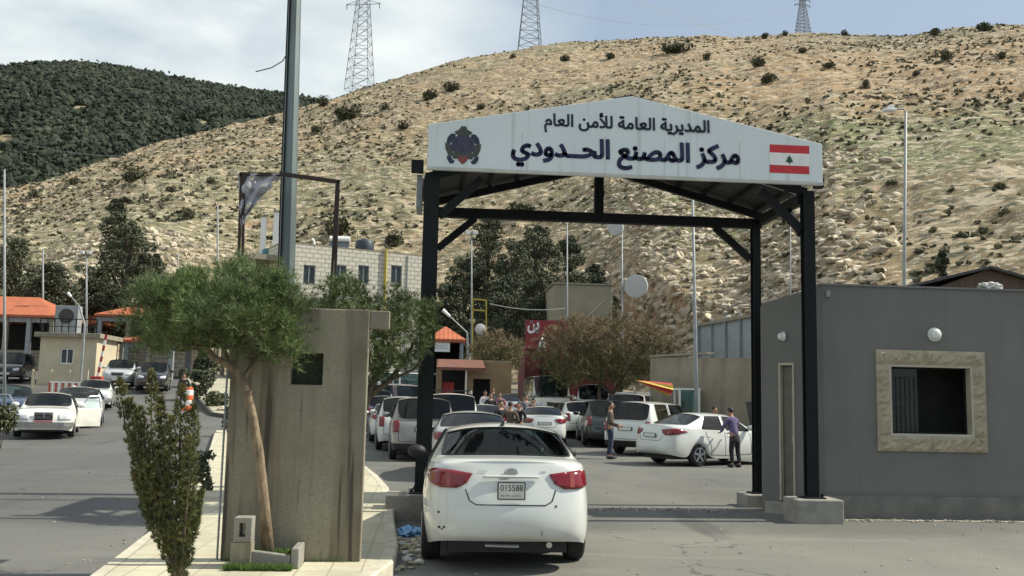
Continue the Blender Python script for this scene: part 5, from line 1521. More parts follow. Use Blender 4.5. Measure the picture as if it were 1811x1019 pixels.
# grey concrete tank house
a, b = at(980, 500, 68), at(1083, 500, 68); g = 2.2
t = thing('concrete_tank_house', 'windowless greyish concrete block house behind the bare bush', 'building', (a.x, 68, g)); W_ = b.x - a.x; H_ = at(1000, 503, 68).z - g
MB().box((0, 0, 0), (W_, 6, H_)).build('wall', pm('greige_render', (.30, .27, .20), (.24, .215, .16), scale=.8, rough=.92, bump=.2, bscale=20), t, bevel=.04)
MB().box((-.1, -.1, H_), (W_ + .1, 6.1, H_ + .12)).build('roof_edge', m_conc, t)
MB().bar((.4, -.03, H_ * .45), (W_ - .6, -.03, H_ * .86), .06).build('pipe_run', m_cream, t)
# orange roofed kiosk
a, b = at(757, 600, 56), at(820, 600, 56); g = float(gz(0, 56))
t = thing('kiosk', 'orange roofed kiosk with dark open front beside the left gate post', 'kiosk', (a.x, 56, g)); W_ = b.x - a.x; H_ = at(790, 600, 56).z - g
hip(t, 0, 0, W_, 3, H_, at(790, 578, 57.5).z - g, m_tile, over=.15)
MB().box((0, 0, 0), (.25, 3, H_ - .18)).build('side_wall', m_cream, t); MB().box((W_ - .2, 0, 0), (W_, 3, H_ - .18)).build('side_wall', m_grey, t)
MB().box((.25, 2.8, 0), (W_ - .2, 3, H_ - .18)).build('rear_wall', m_darkin, t)
MB().box((.0, -.05, H_ - .75), (W_ * .62, -.005, H_ - .2)).build('sign_board', m_white, t)
MB().box((-.1, .01, H_ - 1.75 - .35), (W_ + .4, 1.2, H_ - 1.75 - .25)).build('floor_slab', m_grey, t)
mb = MB(); 
for z in (H_ - .42, H_ - .55): mb.box((.15, -.056, z), (W_ * .55, -.0505, z + .035))
mb.build('sign_lines', m_grey, t)
# shop row with awning
a, b = at(772, 645, 50), at(905, 645, 50); g = float(gz(1, 50))
t = thing('shop_row', 'low tan shop row with faded red awning behind the queue', 'shop', (a.x, 50, g)); W_ = b.x - a.x; H_ = at(840, 640, 50).z - g
holed(W_, H_, .2, [(.3, 0, 1.5, H_ - .3), (W_ - 2.0, .0, W_ - 1.1, 2.1)]).build('wall', m_tan, t)
MB().box((0, 3.0, 0), (W_, 3.2, H_)).build('rear_wall', m_darkin, t); MB().box((0, .2, H_), (W_, 3.2, H_ + .1)).build('roof', m_conc, t)
MB().add([(.1, -.003, H_ + .1), (2.4, -.003, H_ + .1), (2.5, -1.2, H_ - .35), (0, -1.2, H_ - .35), (2.5, -1.2, H_ - .5), (0, -1.2, H_ - .5)], [(0, 1, 2, 3), (3, 2, 4, 5)]).build('awning', pm('awning_red', (.20, .075, .05), (.13, .06, .045), scale=4, rough=.8), t)
MB().box((.35, .3, .6), (.95, .5, 1.9)).build('red_fridge', m_kr, t)
MB().box((1.5, -1.1, 0), (1.56, -1.04, H_ - .45)).build('awning_post', m_white, t)
# red shop
m_sred = pm('shop_red', (.24, .022, .026), (.17, .02, .022), scale=3, rough=.6)
m_sredd = pm('shop_red_wall', (.16, .020, .024), (.10, .016, .018), scale=3, rough=.7)
a, b = at(928, 640, 54), at(1095, 640, 54); g = float(gz(5, 54))
t = thing('red_shop', 'red fronted shop with Arabic sign half hidden by the bare bush', 'shop', (a.x, 54, g)); W_ = b.x - a.x; H_ = at(940, 612, 54).z - g
MB().box((0, 0, 0), (W_, 4, H_)).build('wall', m_sredd, t)
q = at(930, 566, 54); q2 = at(1012, 620, 54)
MB().box((0.0, -.12, H_ - .2), (q2.x - a.x, -.003, q.z - g)).build('sign_board', m_sred, t)
lo_ = at(933, 592, 54)
lettering('sign_lettering', 'ين', lo_.x - a.x, lo_.x - a.x + .62, lo_.z - g + .1, lo_.z - g + .78, -.125, m_white, t, bold=.03, stroke=.03)
MB().box((.8, -.9, 2.5), (W_ * .75, 0, 2.62)).build('shop_awning', m_blk2, t)
MB().box((1.0, -.02, .3), (2.1, -.002, 2.3)).build('shop_window', m_shade, t)
g2 = G(957, 48); p = at(957, 614, 48)
t = thing('globe_lamp', 'white globe lamp on a dark bracket before the red shop', 'lamp', g2)
MB().tube([(0, 0, 0), (0, 0, p.z - g2.z - .3)], .04, 6).build('post', m_blk, t)
MB().lathe([(.03, -.35), (.17, -.2), (.19, 0), (.12, .25), (.02, .5)], (0, 0, p.z - g2.z), 'z', 12).build('lamp_globe', m_white, t, smooth=True)
# big bare bush (thorny tree with tan twigs)
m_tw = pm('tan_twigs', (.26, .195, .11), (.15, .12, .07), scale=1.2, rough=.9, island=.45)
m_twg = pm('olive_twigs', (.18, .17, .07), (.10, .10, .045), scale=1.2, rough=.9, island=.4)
def twiggy(label, px0, px1, top, base, Y, n, mat, mat2, mid=None):
    a, b = at(px0, base, Y), at(px1, base, Y); g = G((px0 + px1) / 2, Y)
    W_ = b.x - a.x; zt = at((px0 + px1) / 2, top, Y).z - g.z; zb_ = at((px0 + px1) / 2, base, Y).z - g.z
    t = thing('bare_tree', label, 'tree', g, 0, 'bare tan trees behind the cars')
    tr_ = MB()
    for k in range(5):
        x = random.uniform(-.25, .25) * W_ * .4; tip = Vector((random.uniform(-.4, .4) * W_, random.uniform(-1, 1), zb_ + (zt - zb_) * .6))
        tr_.tube([Vector((x * .3, 0, -.2)), Vector((x, 0, zb_ * .8)), tip], [.12, .09, .02], 6)
    tr_.build('trunk', m_barkd, t)
    C = []; 
    while len(C) < n:
        u, v, q = random.uniform(-1, 1), random.uniform(-1, 1), random.uniform(-1, 1)
        if u * u + v * v * (1.0 if v > 0 else .7) + q * q > 1.0: continue
        C.append((u * W_ / 2, q * 1.6, (zt + zb_) / 2 + v * (zt - zb_) / 2 * (1 + .12 * math.sin(u * 9))))
    C = np.array(C); cl_ = np.repeat(C, 4, 0) + RNG.normal(0, .16, (len(C) * 4, 3))
    D_ = cl_ * np.array([.10, .3, 0]) + np.array([0, 0, .9]) + RNG.normal(0, .5, cl_.shape); D_ /= np.linalg.norm(D_, axis=-1, keepdims=True)
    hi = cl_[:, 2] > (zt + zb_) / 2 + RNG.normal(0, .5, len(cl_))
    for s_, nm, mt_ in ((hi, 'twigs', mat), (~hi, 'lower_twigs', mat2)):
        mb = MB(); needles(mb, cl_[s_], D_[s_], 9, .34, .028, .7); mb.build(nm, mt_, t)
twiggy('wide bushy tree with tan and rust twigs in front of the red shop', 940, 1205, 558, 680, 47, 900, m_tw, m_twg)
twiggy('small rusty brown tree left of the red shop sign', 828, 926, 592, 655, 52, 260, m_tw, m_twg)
# retaining wall on the right with hoarding
m_ret = pm('retaining_wall', (.28, .245, .18), (.20, .175, .13), scale=.8, rough=.92, bump=.4, bscale=12)
mixin(m_ret, noise_mask(m_ret, 1.6, .55, .75, (1, 1, .2), 5), (.14, .125, .095))
a, b = at(1150, 632, 44), at(1375, 634, 36)
def wallrun(name, label, cat, a, b, z0, z1a, z1b, th_, mat, part='wall_panel'):
    v = Vector((b.x - a.x, b.y - a.y, 0)); L_ = v.length; an = math.atan2(v.y, v.x)
    t = thing(name, label, cat, (a.x, a.y, z0), an)
    V = [(0, 0, 0), (L_, 0, 0), (L_, th_, 0), (0, th_, 0), (0, 0, z1a - z0), (L_, 0, z1b - z0), (L_, th_, z1b - z0), (0, th_, z1a - z0)]
    MB().add(V, [(0, 3, 2, 1), (4, 5, 6, 7), (0, 1, 5, 4), (1, 2, 6, 5), (2, 3, 7, 6), (3, 0, 4, 7)]).build(part, mat, t)
    return t, L_
t, L_ = wallrun('retaining_wall', 'brown grey concrete retaining wall behind the right hand cars', 'wall', a, b, -.1, a.z, b.z, .3, m_ret)
MB().box((0, -.05, a.z + .1 + .0), (L_ * .5, .35, a.z + .2)).build('wall_cap', m_conc, t)
a, b = at(1238, 577, 45.5), at(1400, 549, 37.5)
m_corr = pm('corrugated_sheet', (.30, .33, .34), (.24, .27, .28), scale=2, rough=.6)
t, L_ = wallrun('sheet_hangar', 'long grey corrugated sheet hangar above the retaining wall', 'hangar', a, b, 1.0, a.z, b.z, 3.0, m_corr)
cf = MB()
for i in range(7):
    x = L_ * i / 6; cf.box((x - .04, -.12, 0), (x + .04, -.003, a.z - 1.0 + (b.z - a.z) * i / 6 + .25))
cf.build('posts', m_galv, t)
mb = MB(); mb.bar((0, -.06, a.z - 1 + .06), (L_, -.06, b.z - 1 + .06), .14); mb.build('roof_edge', m_conc, t)
mb = MB(); mb.bar((0, -.2, 2.62), (L_, -.2, 2.62), .12); mb.build('base_rail', m_galv, t)
# dark gabled shed over the booth roof
a, b = at(1640, 560, 48), at(1860, 560, 48); z0 = float(hillz(np.array(a.x), np.array(48.))) ; z0 = 3.0
t = thing('gabled_shed', 'dark low gabled shed showing above the booth roof at the right', 'shed', (a.x, 48, z0))
W_ = b.x - a.x; pk = at(1745, 474, 48); ev = at(1690, 498, 48); ev2 = at(1811, 500, 48)
px_ = pk.x - a.x
MB().prism([(.3, 0), (W_ - .1, 0), (W_ - .1, ev2.z - z0 - .2), (px_, pk.z - z0 - .1), (.3, ev.z - z0 - .45)], 0, 6).build('wall', pm('shed_wood', (.12, .085, .06), (.07, .05, .04), scale=4, rough=.9, stretch=(4, 1, .3)), t)
mb = MB(); mb.bar((-1.6, 3, ev.z - z0 - .52), (px_, 3, pk.z - z0), 6.8, .14, up=(0, 0, 1)); mb.bar((px_, 3, pk.z - z0), (W_ + .4, 3, ev2.z - z0 - .25), 6.8, .14); mb.build('roof', m_blk2, t)
t = thing('lean_to', 'long low dark roof left of the gabled shed behind the booth', 'shed', (at(1600, 540, 50).x, 50, 3.0))
q = at(1600, 508, 50); q2 = at(1668, 492, 50); o_ = t.location.copy()
MB().prism([(0, 0), (q2.x - o_.x + .5, 0), (q2.x - o_.x + .5, q2.z - 3.1), (0, q.z - 3.1)], 0, 4).build('wall', MATS['shed_wood'], t)
MB().bar((-.2, 2, q.z - 3.02), (q2.x - o_.x + .6, 2, q2.z - 3.02), 4.4, .1).build('roof', m_blk2, t)
q = at(1752, 500, 17.2); t = thing('roof_cloth', 'crumpled white sheet lying on the booth roof', 'cloth', (at(1752, 500, 15.2).x, 15.22, BH + .03))
V0, F0 = I2
MB().raw(V0 * (1 + RNG.uniform(-.4, .4, (len(V0), 1))) * np.array([.17, .12, .07]) + np.array([0, 0, .05]), F0).build('folds', m_lit[0], t)
# glass booth and parasol
g = G(1206, 41); t = thing('glass_booth', 'narrow white framed glass booth by the retaining wall', 'kiosk', (g.x, 40.2, g.z))
hh = at(1206, 690, 40.2).z - g.z; mb = MB()
for x in (-.42, .42):
    for y in (-.4, .4): mb.box((x - .04, y - .04, 0), (x + .04, y + .04, hh))
mb.box((-.48, -.46, hh), (.48, .46, hh + .08)); mb.box((-.38, -.42, .9), (.38, -.38, .98)); mb.build('frame', m_white, t)
MB().box((-.38, -.4, 0), (.38, -.37, .9)).build('lower_panel', m_grey, t)
MB().box((-.38, -.405, .98), (.38, -.4, hh)).build('pane', glassm('teal_glass', (.55, .85, .85), .8), t)
g = G(1107, 43); t = thing('signal_cabinet', 'pale grey cabinet standing behind the white estate car', 'cabinet', (g.x, 43, g.z))
hh = at(1107, 694, 43).z - g.z
MB().box((-.46, -.2, hh - .55), (.46, .2, hh)).build('casing', m_grey, t, bevel=.03); MB().box((-.08, -.08, 0), (.08, .08, hh - .55)).build('stand', m_grey, t)
MB().lathe([(.05, 0), (.07, .1), (.05, .25), (.01, .28)], (.4, 0, hh), 'z', 10).build('beacon', m_cream, t)
# parasol, half closed, red and yellow
g = G(1150, 38.5); tip = at(1128, 674, 38.5) - g; end = at(1186, 690, 38.5) - g
t = thing('parasol', 'half folded red and yellow striped parasol tilted over', 'parasol', g)
m_prd = pm('parasol_red', (.50, .05, .035), (.40, .04, .03), rough=.7); m_pyl = pm('parasol_yellow', (.72, .52, .12), (.6, .42, .1), rough=.7)
ax_ = (end - tip); L_ = ax_.length; ax_.normalize(); u_ = Vector((0, 1, 0)); v_ = ax_.cross(u_).normalized(); V = []; F = []; M_ = []
N = 24
for j in range(7):
    f = j / 6
    for i in range(N):
        th_ = 2 * math.pi * i / N; rr = (.04 + .34 * f ** .8) * (1 + .22 * math.cos(th_ * 8) * f)
        V.append(tip + ax_ * L_ * f + (u_ * math.cos(th_) + v_ * math.sin(th_) * .62) * rr)
mb = MB(); mb.add(V, [])
base = 0
for j in range(6):
    for i in range(N):
        mb.f.append((j * N + i, j * N + (i + 1) % N, (j + 1) * N + (i + 1) % N, (j + 1) * N + i)); mb.m.append((i // 3) % 2)
o = mb.build('canopy', [m_prd, m_pyl], t)
MB().tube([(0, 0, 0), (.02, 0, (tip.z + end.z) / 2), tip.lerp(end, .3)], .025, 6).build('pole', m_galv, t)
# dark open crate stack / hanging basket behind the rear right post
g = G(1340, 34); q = at(1338, 712, 34)
t = thing('mesh_basket', 'dark mesh waste basket on a stand behind the rear gate post', 'basket', g)
mb = MB(); mb.lathe([(.28, 0), (.44, .9), (.46, .92), (.42, .9)], (0, 0, q.z - g.z - .9), 'z', 12); mb.build('basket', m_blk2, t)
MB().tube([(0, 0, 0), (0, 0, q.z - g.z - .9)], .05, 6).build('stand', m_blk2, t)

# ------------------------------------------------------------------ cars
m_tyre = pm('tyre', (.025, .025, .025), (.018, .018, .018), scale=8, rough=.85)
m_rim = pm('alloy', (.50, .51, .52), (.40, .41, .42), scale=4, rough=.35, metal=.6)
m_trim = pm('black_trim', (.022, .022, .024), (.016, .016, .018), scale=6, rough=.6)
m_seat = pm('seat_cloth', (.10, .095, .09), (.07, .065, .06), scale=8, rough=.9)
m_tail = pm('tail_lamp_red', (.20, .008, .014), (.13, .006, .010), scale=6, rough=.15, coat=.3)
m_tailc = pm('tail_lamp_clear', (.30, .06, .05), (.22, .045, .04), scale=6, rough=.15, coat=.3)
m_head = pm('headlamp', (.62, .64, .66), (.45, .47, .5), scale=10, rough=.12, coat=.6)
m_gap = pm('panel_gap', (.05, .05, .05), (.04, .04, .04), rough=.9)
m_chr = pm('chrome', (.62, .63, .64), (.5, .5, .52), scale=3, rough=.2, metal=.9)
m_glass = glassm('car_glass', (.68, .88, .84), .78)
m_glassd = glassm('car_glass_dark', (.55, .68, .66), .34)
m_plate = pm('plate_white', (.66, .67, .60), (.58, .59, .52), scale=12, rough=.5)
m_plred = pm('plate_red', (.50, .03, .03), (.4, .025, .025), scale=12, rough=.5)
def paint(name, c, dirt=.0, metal=0.0, rough=.32):
    m = pm(name, c, tuple(v * .93 for v in c), scale=1.5, rough=rough, coat=.9, metal=metal)
    if dirt:
        n, l, b = nodes(m)
        co = n.new('ShaderNodeTexCoord'); s_ = n.new('ShaderNodeSeparateXYZ'); r_ = n.new('ShaderNodeMapRange'); r_.inputs['From Min'].default_value = .75; r_.inputs['From Max'].default_value = .15; r_.inputs['To Max'].default_value = dirt
        l.new(co.outputs['Object'], s_.inputs[0]); l.new(s_.outputs['Z'], r_.inputs['Value'])
        mu = n.new('ShaderNodeMath'); mu.operation = 'MULTIPLY'; l.new(r_.outputs['Result'], mu.inputs[0]); l.new(noise_mask(m, 4, .35, .65), mu.inputs[1])
        mixin(m, mu.outputs[0], (.30, .26, .20))
    return m
P_WH = paint('paint_white', (.62, .64, .61), .45); P_SI = paint('paint_silver', (.52, .54, .55), .4, .3); P_GN = paint('paint_green', (.018, .030, .024), .3)
P_BL = paint('paint_blue', (.025, .045, .10), .3); P_BR = paint('paint_brown', (.11, .085, .08), .3, .3); P_CR = paint('paint_cream', (.66, .63, .52), .6); P_DK = paint('paint_black', (.02, .022, .026), .3); P_GY = paint('paint_grey', (.24, .235, .22), .5, .2)
P_YW = paint('paint_white_old', (.78, .77, .70), .6, 0, .4)

KIND = {
 # L W H wb wr front-overhang hoodfront hoodrear beltfront beltrear deck | cowl roofF roofR back-glass base (y from front)
 'sedan': dict(L=4.52, W=1.84, H=1.50, wb=2.65, wr=.315, fo=.88, hf=.74, hc=1.02, b0=.98, b1=1.08, dz=1.155, tz=1.13, cowl=1.28, rf=2.02, rr=3.26, bd=3.86, box=False),
 'classic': dict(L=4.72, W=1.785, H=1.44, wb=2.80, wr=.31, fo=.82, hf=.84, hc=.96, b0=.92, b1=.93, dz=.98, tz=.95, cowl=1.48, rf=2.05, rr=3.25, bd=3.70, box=False),
 'hatch': dict(L=4.10, W=1.70, H=1.50, wb=2.50, wr=.30, fo=.80, hf=.74, hc=1.0, b0=.96, b1=1.02, dz=1.02, tz=1.0, cowl=1.08, rf=1.75, rr=3.62, bd=3.92, box=True),
 'suv': dict(L=4.70, W=1.86, H=1.80, wb=2.70, wr=.37, fo=.85, hf=.98, hc=1.16, b0=1.13, b1=1.17, dz=1.17, tz=1.12, cowl=1.32, rf=1.92, rr=4.42, bd=4.60, box=True),
 'van': dict(L=4.75, W=1.86, H=1.93, wb=2.85, wr=.33, fo=.90, hf=.90, hc=1.14, b0=1.08, b1=1.12, dz=1.12, tz=1.05, cowl=.95, rf=1.75, rr=4.45, bd=4.64, box=True),
 'truck': dict(L=5.0, W=2.05, H=2.35, wb=2.9, wr=.36, fo=.95, hf=1.05, hc=1.22, b0=1.18, b1=1.2, dz=1.2, tz=1.15, cowl=.62, rf=1.15, rr=4.75, bd=4.9, box=True),
}
def car_cage(k, opened=(False, False)):
    L, W, H, wr = k['L'], k['W'], k['H'], k['wr']
    F_ = L / 2; yf = F_ - k['fo']; yr = yf - k['wb']; box = k['box']
    zs = .21 if H < 1.6 else .30
    cw_, rf, rr, bd = F_ - k['cowl'], F_ - k['rf'], F_ - k['rr'], F_ - k['bd']
    roofx = .355 * W if not box else .385 * W
    if H > 2.1: roofx = .42 * W
    B = (rf + rr) / 2 + .12 + .02
    # columns: (yl, y3, y4, mode, xs, arch)
    cols = [
        (F_ - .07, F_ - .10, F_ - .12, 'h0', .80, 0), (F_ - .24, F_ - .28, F_ - .30, 'h', .95, 0),
        (yf + 1.18 * wr, yf + 1.1 * wr, yf + 1.1 * wr, 'h', .985, 0), (yf + .85 * wr, yf + .8 * wr, yf + .8 * wr, 'h', 1, .72), (yf, yf, yf, 'h', 1, 1), (yf - .85 * wr, yf - .6 * wr, min(yf - .6 * wr, cw_ + .25), 'h', 1, .72),
        (yf - 1.18 * wr, cw_ + .02, cw_, 'cowl', 1, 0), (min(yf - 1.6 * wr, cw_ - .12), cw_ - .16, rf, 'roofF', 1, 0),
        (B + .05, B + .05, B + .05, 'roof', 1, 0), (B - .05, B - .05, B - .05, 'roof', 1, 0)]
    if not box:
        cols += [(yr + 1.18 * wr, yr + 1.0 * wr, rr + .38, 'roof', 1, 0), (yr + .85 * wr, yr + .45 * wr, rr + .16, 'roof', 1, .72), (yr, yr - .15, rr, 'roofR', 1, 1), (yr - .85 * wr, bd - .02, bd, 'bk', .995, .72),
                 (yr - 1.18 * wr, yr - 1.35 * wr, yr - 1.35 * wr, 'dk', .98, 0), (-F_ + .18, -F_ + .20, -F_ + .22, 'dk', .94, 0), (-F_ + .03, -F_ + .07, -F_ + .10, 'dkR', .80, 0)]
    else:
        cols += [(yr + 1.18 * wr, yr + 1.3 * wr, yr + 1.3 * wr, 'roof', 1, 0), (yr + .85 * wr, yr + 1.05 * wr, yr + 1.05 * wr, 'roof', 1, .72), (yr, yr + .1, yr + .12, 'roof', 1, 1), (yr - .85 * wr, rr + .30, rr + .34, 'roof', .995, .72),
                 (yr - 1.18 * wr if yr - 1.18 * wr > -F_ + .3 else -F_ + .3, rr - .02, rr, 'roofR', .985, 0), (-F_ + .13, bd, bd, 'bk', .95, 0), (-F_ + .02, -F_ + .05, -F_ + .08, 'dkR', .86, 0)]
    n = len(cols); rows = []
    for i, (yl, y3, y4, mode, xs, ar) in enumerate(cols):
        t_ = i / (n - 1)
        hood = mode in ('h', 'h0', 'cowl')
        u = (F_ - y3) / k['cowl']
        hz_ = k['hf'] + (k['hc'] - k['hf']) * min(1, max(0, u)) ** .6
        if mode == 'h0': hz_ = k['hf'] - .04
        belt = k['b0'] + (k['b1'] - k['b0']) * max(0, min(1, (cw_ - y3) / max(.1, cw_ - bd)))
        z0 = zs + (2 * wr + .055 - zs) * ar if ar else zs
        if mode in ('h0', 'dkR'): z0 = zs + .05
        if mode == 'dkR' and not box: z0 = .335
        if mode == 'dk' and i == n - 2 and not box: z0 = .30
        z1 = max(z0 + .05, .40 if H < 1.6 else .5); z2 = max(z1 + .06, .68 if H < 1.6 else .82)
        z3 = hz_ - .06 if hood else belt
        if mode in ('dk',): z3 = k['dz'] - .05
        if mode == 'dkR': z3 = k['tz'] - .07
        if mode == 'h0': z3 = hz_ - .05
        z2 = min(z2, z3 - .06); z1 = min(z1, z2 - .04)
        hw = W / 2 * xs
        x3 = hw * (.93 if not box else .955)
        if mode in ('roofF', 'roof', 'roofR'):
            tz_ = H - (.05 if mode != 'roof' else .03); x4 = roofx; z4 = tz_ - .06; x5 = roofx * .62; z5 = H - (.025 if mode == 'roof' else .045); z6 = H + (.012 if mode == 'roof' else -.03)
        elif mode == 'cowl': x4 = hw * .84; z4 = hz_ - .0; x5 = hw * .5; z5 = hz_ + .02; z6 = hz_ + .03
        elif mode == 'bk':
            dz_ = k['dz']; x4 = hw * (.80 if not box else .86); z4 = dz_ + .0; x5 = hw * .5; z5 = dz_ + .012; z6 = dz_ + .02
        elif mode in ('dk', 'dkR'):
            dz_ = k['dz'] if mode == 'dk' else k['tz']; x4 = hw * .80; z4 = dz_; x5 = hw * .48; z5 = dz_ + .012; z6 = dz_ + .018
        else: x4 = hw * .80; z4 = hz_; x5 = hw * .48; z5 = hz_ + .02; z6 = hz_ + .03
        # plan curvature of windscreen, nose, tail (centre bulges outward)
        cv = {'cowl': .10, 'roofF': .07, 'h0': .05, 'roofR': -.05, 'bk': -.07, 'dkR': -.05}.get(mode, 0)
        end = mode in ('h0', 'dkR')
        sg = 1 if mode == 'h0' else -1
        ybump = (.05 * sg if end else 0)
        rows.append([Vector((hw * .95, yl, z0)), Vector((hw * .99, yl + ybump, z1)), Vector((hw, yl + ybump * .6, z2)), Vector((x3, y3, z3)), Vector((x4, y4, z4)), Vector((x5, y4 + cv * .7, z5)), Vector((0, y4 + cv, z6))])
    V = []; idx = {}
    def vid(i, j, s):
        if j == 6: s = 1
        if (i, j, s) not in idx:
            p = rows[i][j].copy(); p.x *= s; idx[(i, j, s)] = len(V); V.append(p)
        return idx[(i, j, s)]
    faces = []
    names = [c[3] for c in cols]
    for s in (1, -1):
        for i in range(n - 1):
            for j in range(6):
                f = [vid(i, j, s), vid(i + 1, j, s), vid(i + 1, j + 1, s), vid(i, j + 1, s)]
                if s == -1: f = f[::-1]
                mi = 0
                a_, b_ = names[i], names[i + 1]
                if a_ == 'cowl' and b_ == 'roofF' and j >= 4: mi = 1
                if a_ == 'roofR' and b_ == 'bk' and j >= 4: mi = 2
                if j == 3:
                    if i in (7, 9): mi = 3
                    if not box and i == 10: mi = 3
                    if box and i in (11, 12): mi = 3
                if i == 7 and j in (0, 1, 2, 3) and opened[0 if s == -1 else 1]: mi = 9
                if j == 0 and k.get('clad'): mi = 4
                faces.append((f, mi))
    for i, sg in ((0, 1), (n - 1, -1)):
        ctr = []
        for j in range(6):
            p = rows[i][j].copy(); bul = ([.05, .12, .13, .035, 0.04, 0] if (sg < 0 and not box) else [.05, .09, .07, .07, 0.05, 0])[j]
            ctr.append(len(V)); V.append(Vector((0, p.y + sg * bul, p.z + (.01 if j > 3 else 0))))
        ctr.append(vid(i, 6, 1))
        mid = {}
        for s in (1, -1):
            for j in range(6):
                p = rows[i][j]; bul = ([.04, .10, .105, .03, .03, 0] if (sg < 0 and not box) else [.04, .07, .055, .055, .03, 0])[j]
                mid[(s, j)] = len(V); V.append(Vector((p.x * .55 * s, p.y + sg * bul, p.z + (.005 if j > 3 else 0))))
            for j in range(6):
                if j < 5:
                    for A, Bq in (((vid(i, j, s), vid(i, j + 1, s)), (mid[(s, j)], mid[(s, j + 1)])), ((mid[(s, j)], mid[(s, j + 1)]), (ctr[j], ctr[j + 1]))):
                        f = [A[0], A[1], Bq[1], Bq[0]]
                        if (s == 1) != (sg == 1): f = f[::-1]
                        faces.append((f, 4 if (j == 0 and k.get('clad')) else 0))
                else:
                    f = [vid(i, 5, s), vid(i, 6, s), ctr[5], mid[(s, 5)]]
                    if (s == 1) != (sg == 1): f = f[::-1]
                    faces.append((f, 0))
    # the row 5-6 join: merge coincident control points
    creases = {}
    for s in (1, -1):
        for i in range(1, n - 2):
            if names[i] in ('roofF', 'roof', 'roofR'): creases[tuple(sorted((vid(i, 4, s), vid(i + 1, 4, s))))] = .6
            if names[i] in ('bk', 'dk'): creases[tuple(sorted((vid(i, 4, s), vid(i + 1, 4, s))))] = .35
            if 5 <= i: creases[tuple(sorted((vid(i, 3, s), vid(i + 1, 3, s))))] = .45
        if not box: 
            for j in (4, 5): creases[tuple(sorted((vid(n - 1, j, s), vid(n - 1, j + 1, s))))] = .4
    k['creases'] = creases
    return V, faces, yf, yr, dict(F=F_, cw=cw_, rf=rf, rr=rr, bd=bd, B=B)
def subdiv_split(V, faces, lev=2, creases={}):
    me = bpy.data.meshes.new('cage'); me.from_pydata([tuple(v) for v in V], [], [f for f, m in faces if m != 9] )
    me.polygons.foreach_set('material_index', [m for f, m in faces if m != 9])
    for k in range(5): me.materials.append(None)
    bm = bmesh.new(); bm.from_mesh(me)
    bmesh.ops.recalc_face_normals(bm, faces=bm.faces)
    cr = bm.edges.layers.float.new('crease_edge')
    for e in bm.edges:
        if len(e.link_faces) == 2 and e.link_faces[0].material_index != e.link_faces[1].material_index: e[cr] = .9
        elif len(e.link_faces) == 1: e[cr] = .8
        else:
            c_ = creases.get(tuple(sorted((e.verts[0].index, e.verts[1].index))))
            if c_: e[cr] = c_
    bm.to_mesh(me); bm.free()
    ob = bpy.data.objects.new('cage', me); COL.objects.link(ob)
    md = ob.modifiers.new('s', 'SUBSURF'); md.levels = lev; md.render_levels = lev
    dg = bpy.context.evaluated_depsgraph_get(); ev = ob.evaluated_get(dg).to_mesh()
    VV = np.array([v.co[:] for v in ev.vertices]); FF = [tuple(p.vertices) for p in ev.polygons]; MM = [p.material_index for p in ev.polygons]
    ob.evaluated_get(dg).to_mesh_clear(); bpy.data.objects.remove(ob); bpy.data.meshes.remove(me)
    return VV, FF, MM
def sub_mesh(VV, FF, MM, sel):
    used = {}; v = []; f = []; m = []
    for F_, M_ in zip(FF, MM):
        if M_ not in sel: continue
        g = []
        for i in F_:
            if i not in used: used[i] = len(v); v.append(VV[i])
            g.append(used[i])
        f.append(g); m.append(sel.index(M_))
    return v, f, m
def islands(v, f):
    par = list(range(len(v)))
    def fd(a):
        while par[a] != a: par[a] = par[par[a]]; a = par[a]
        return a
    for g in f:
        for i in g[1:]: par[fd(g[0])] = fd(i)
    out = {}
    for g in f: out.setdefault(fd(g[0]), []).append(g)
    res = []
    for fs in out.values():
        u = {}; vv = []; ff = []
        for g in fs:
            gg = []
            for i in g:
                if i not in u: u[i] = len(vv); vv.append(v[i])
                gg.append(u[i])
            ff.append(gg)
        res.append((vv, ff))
    return res

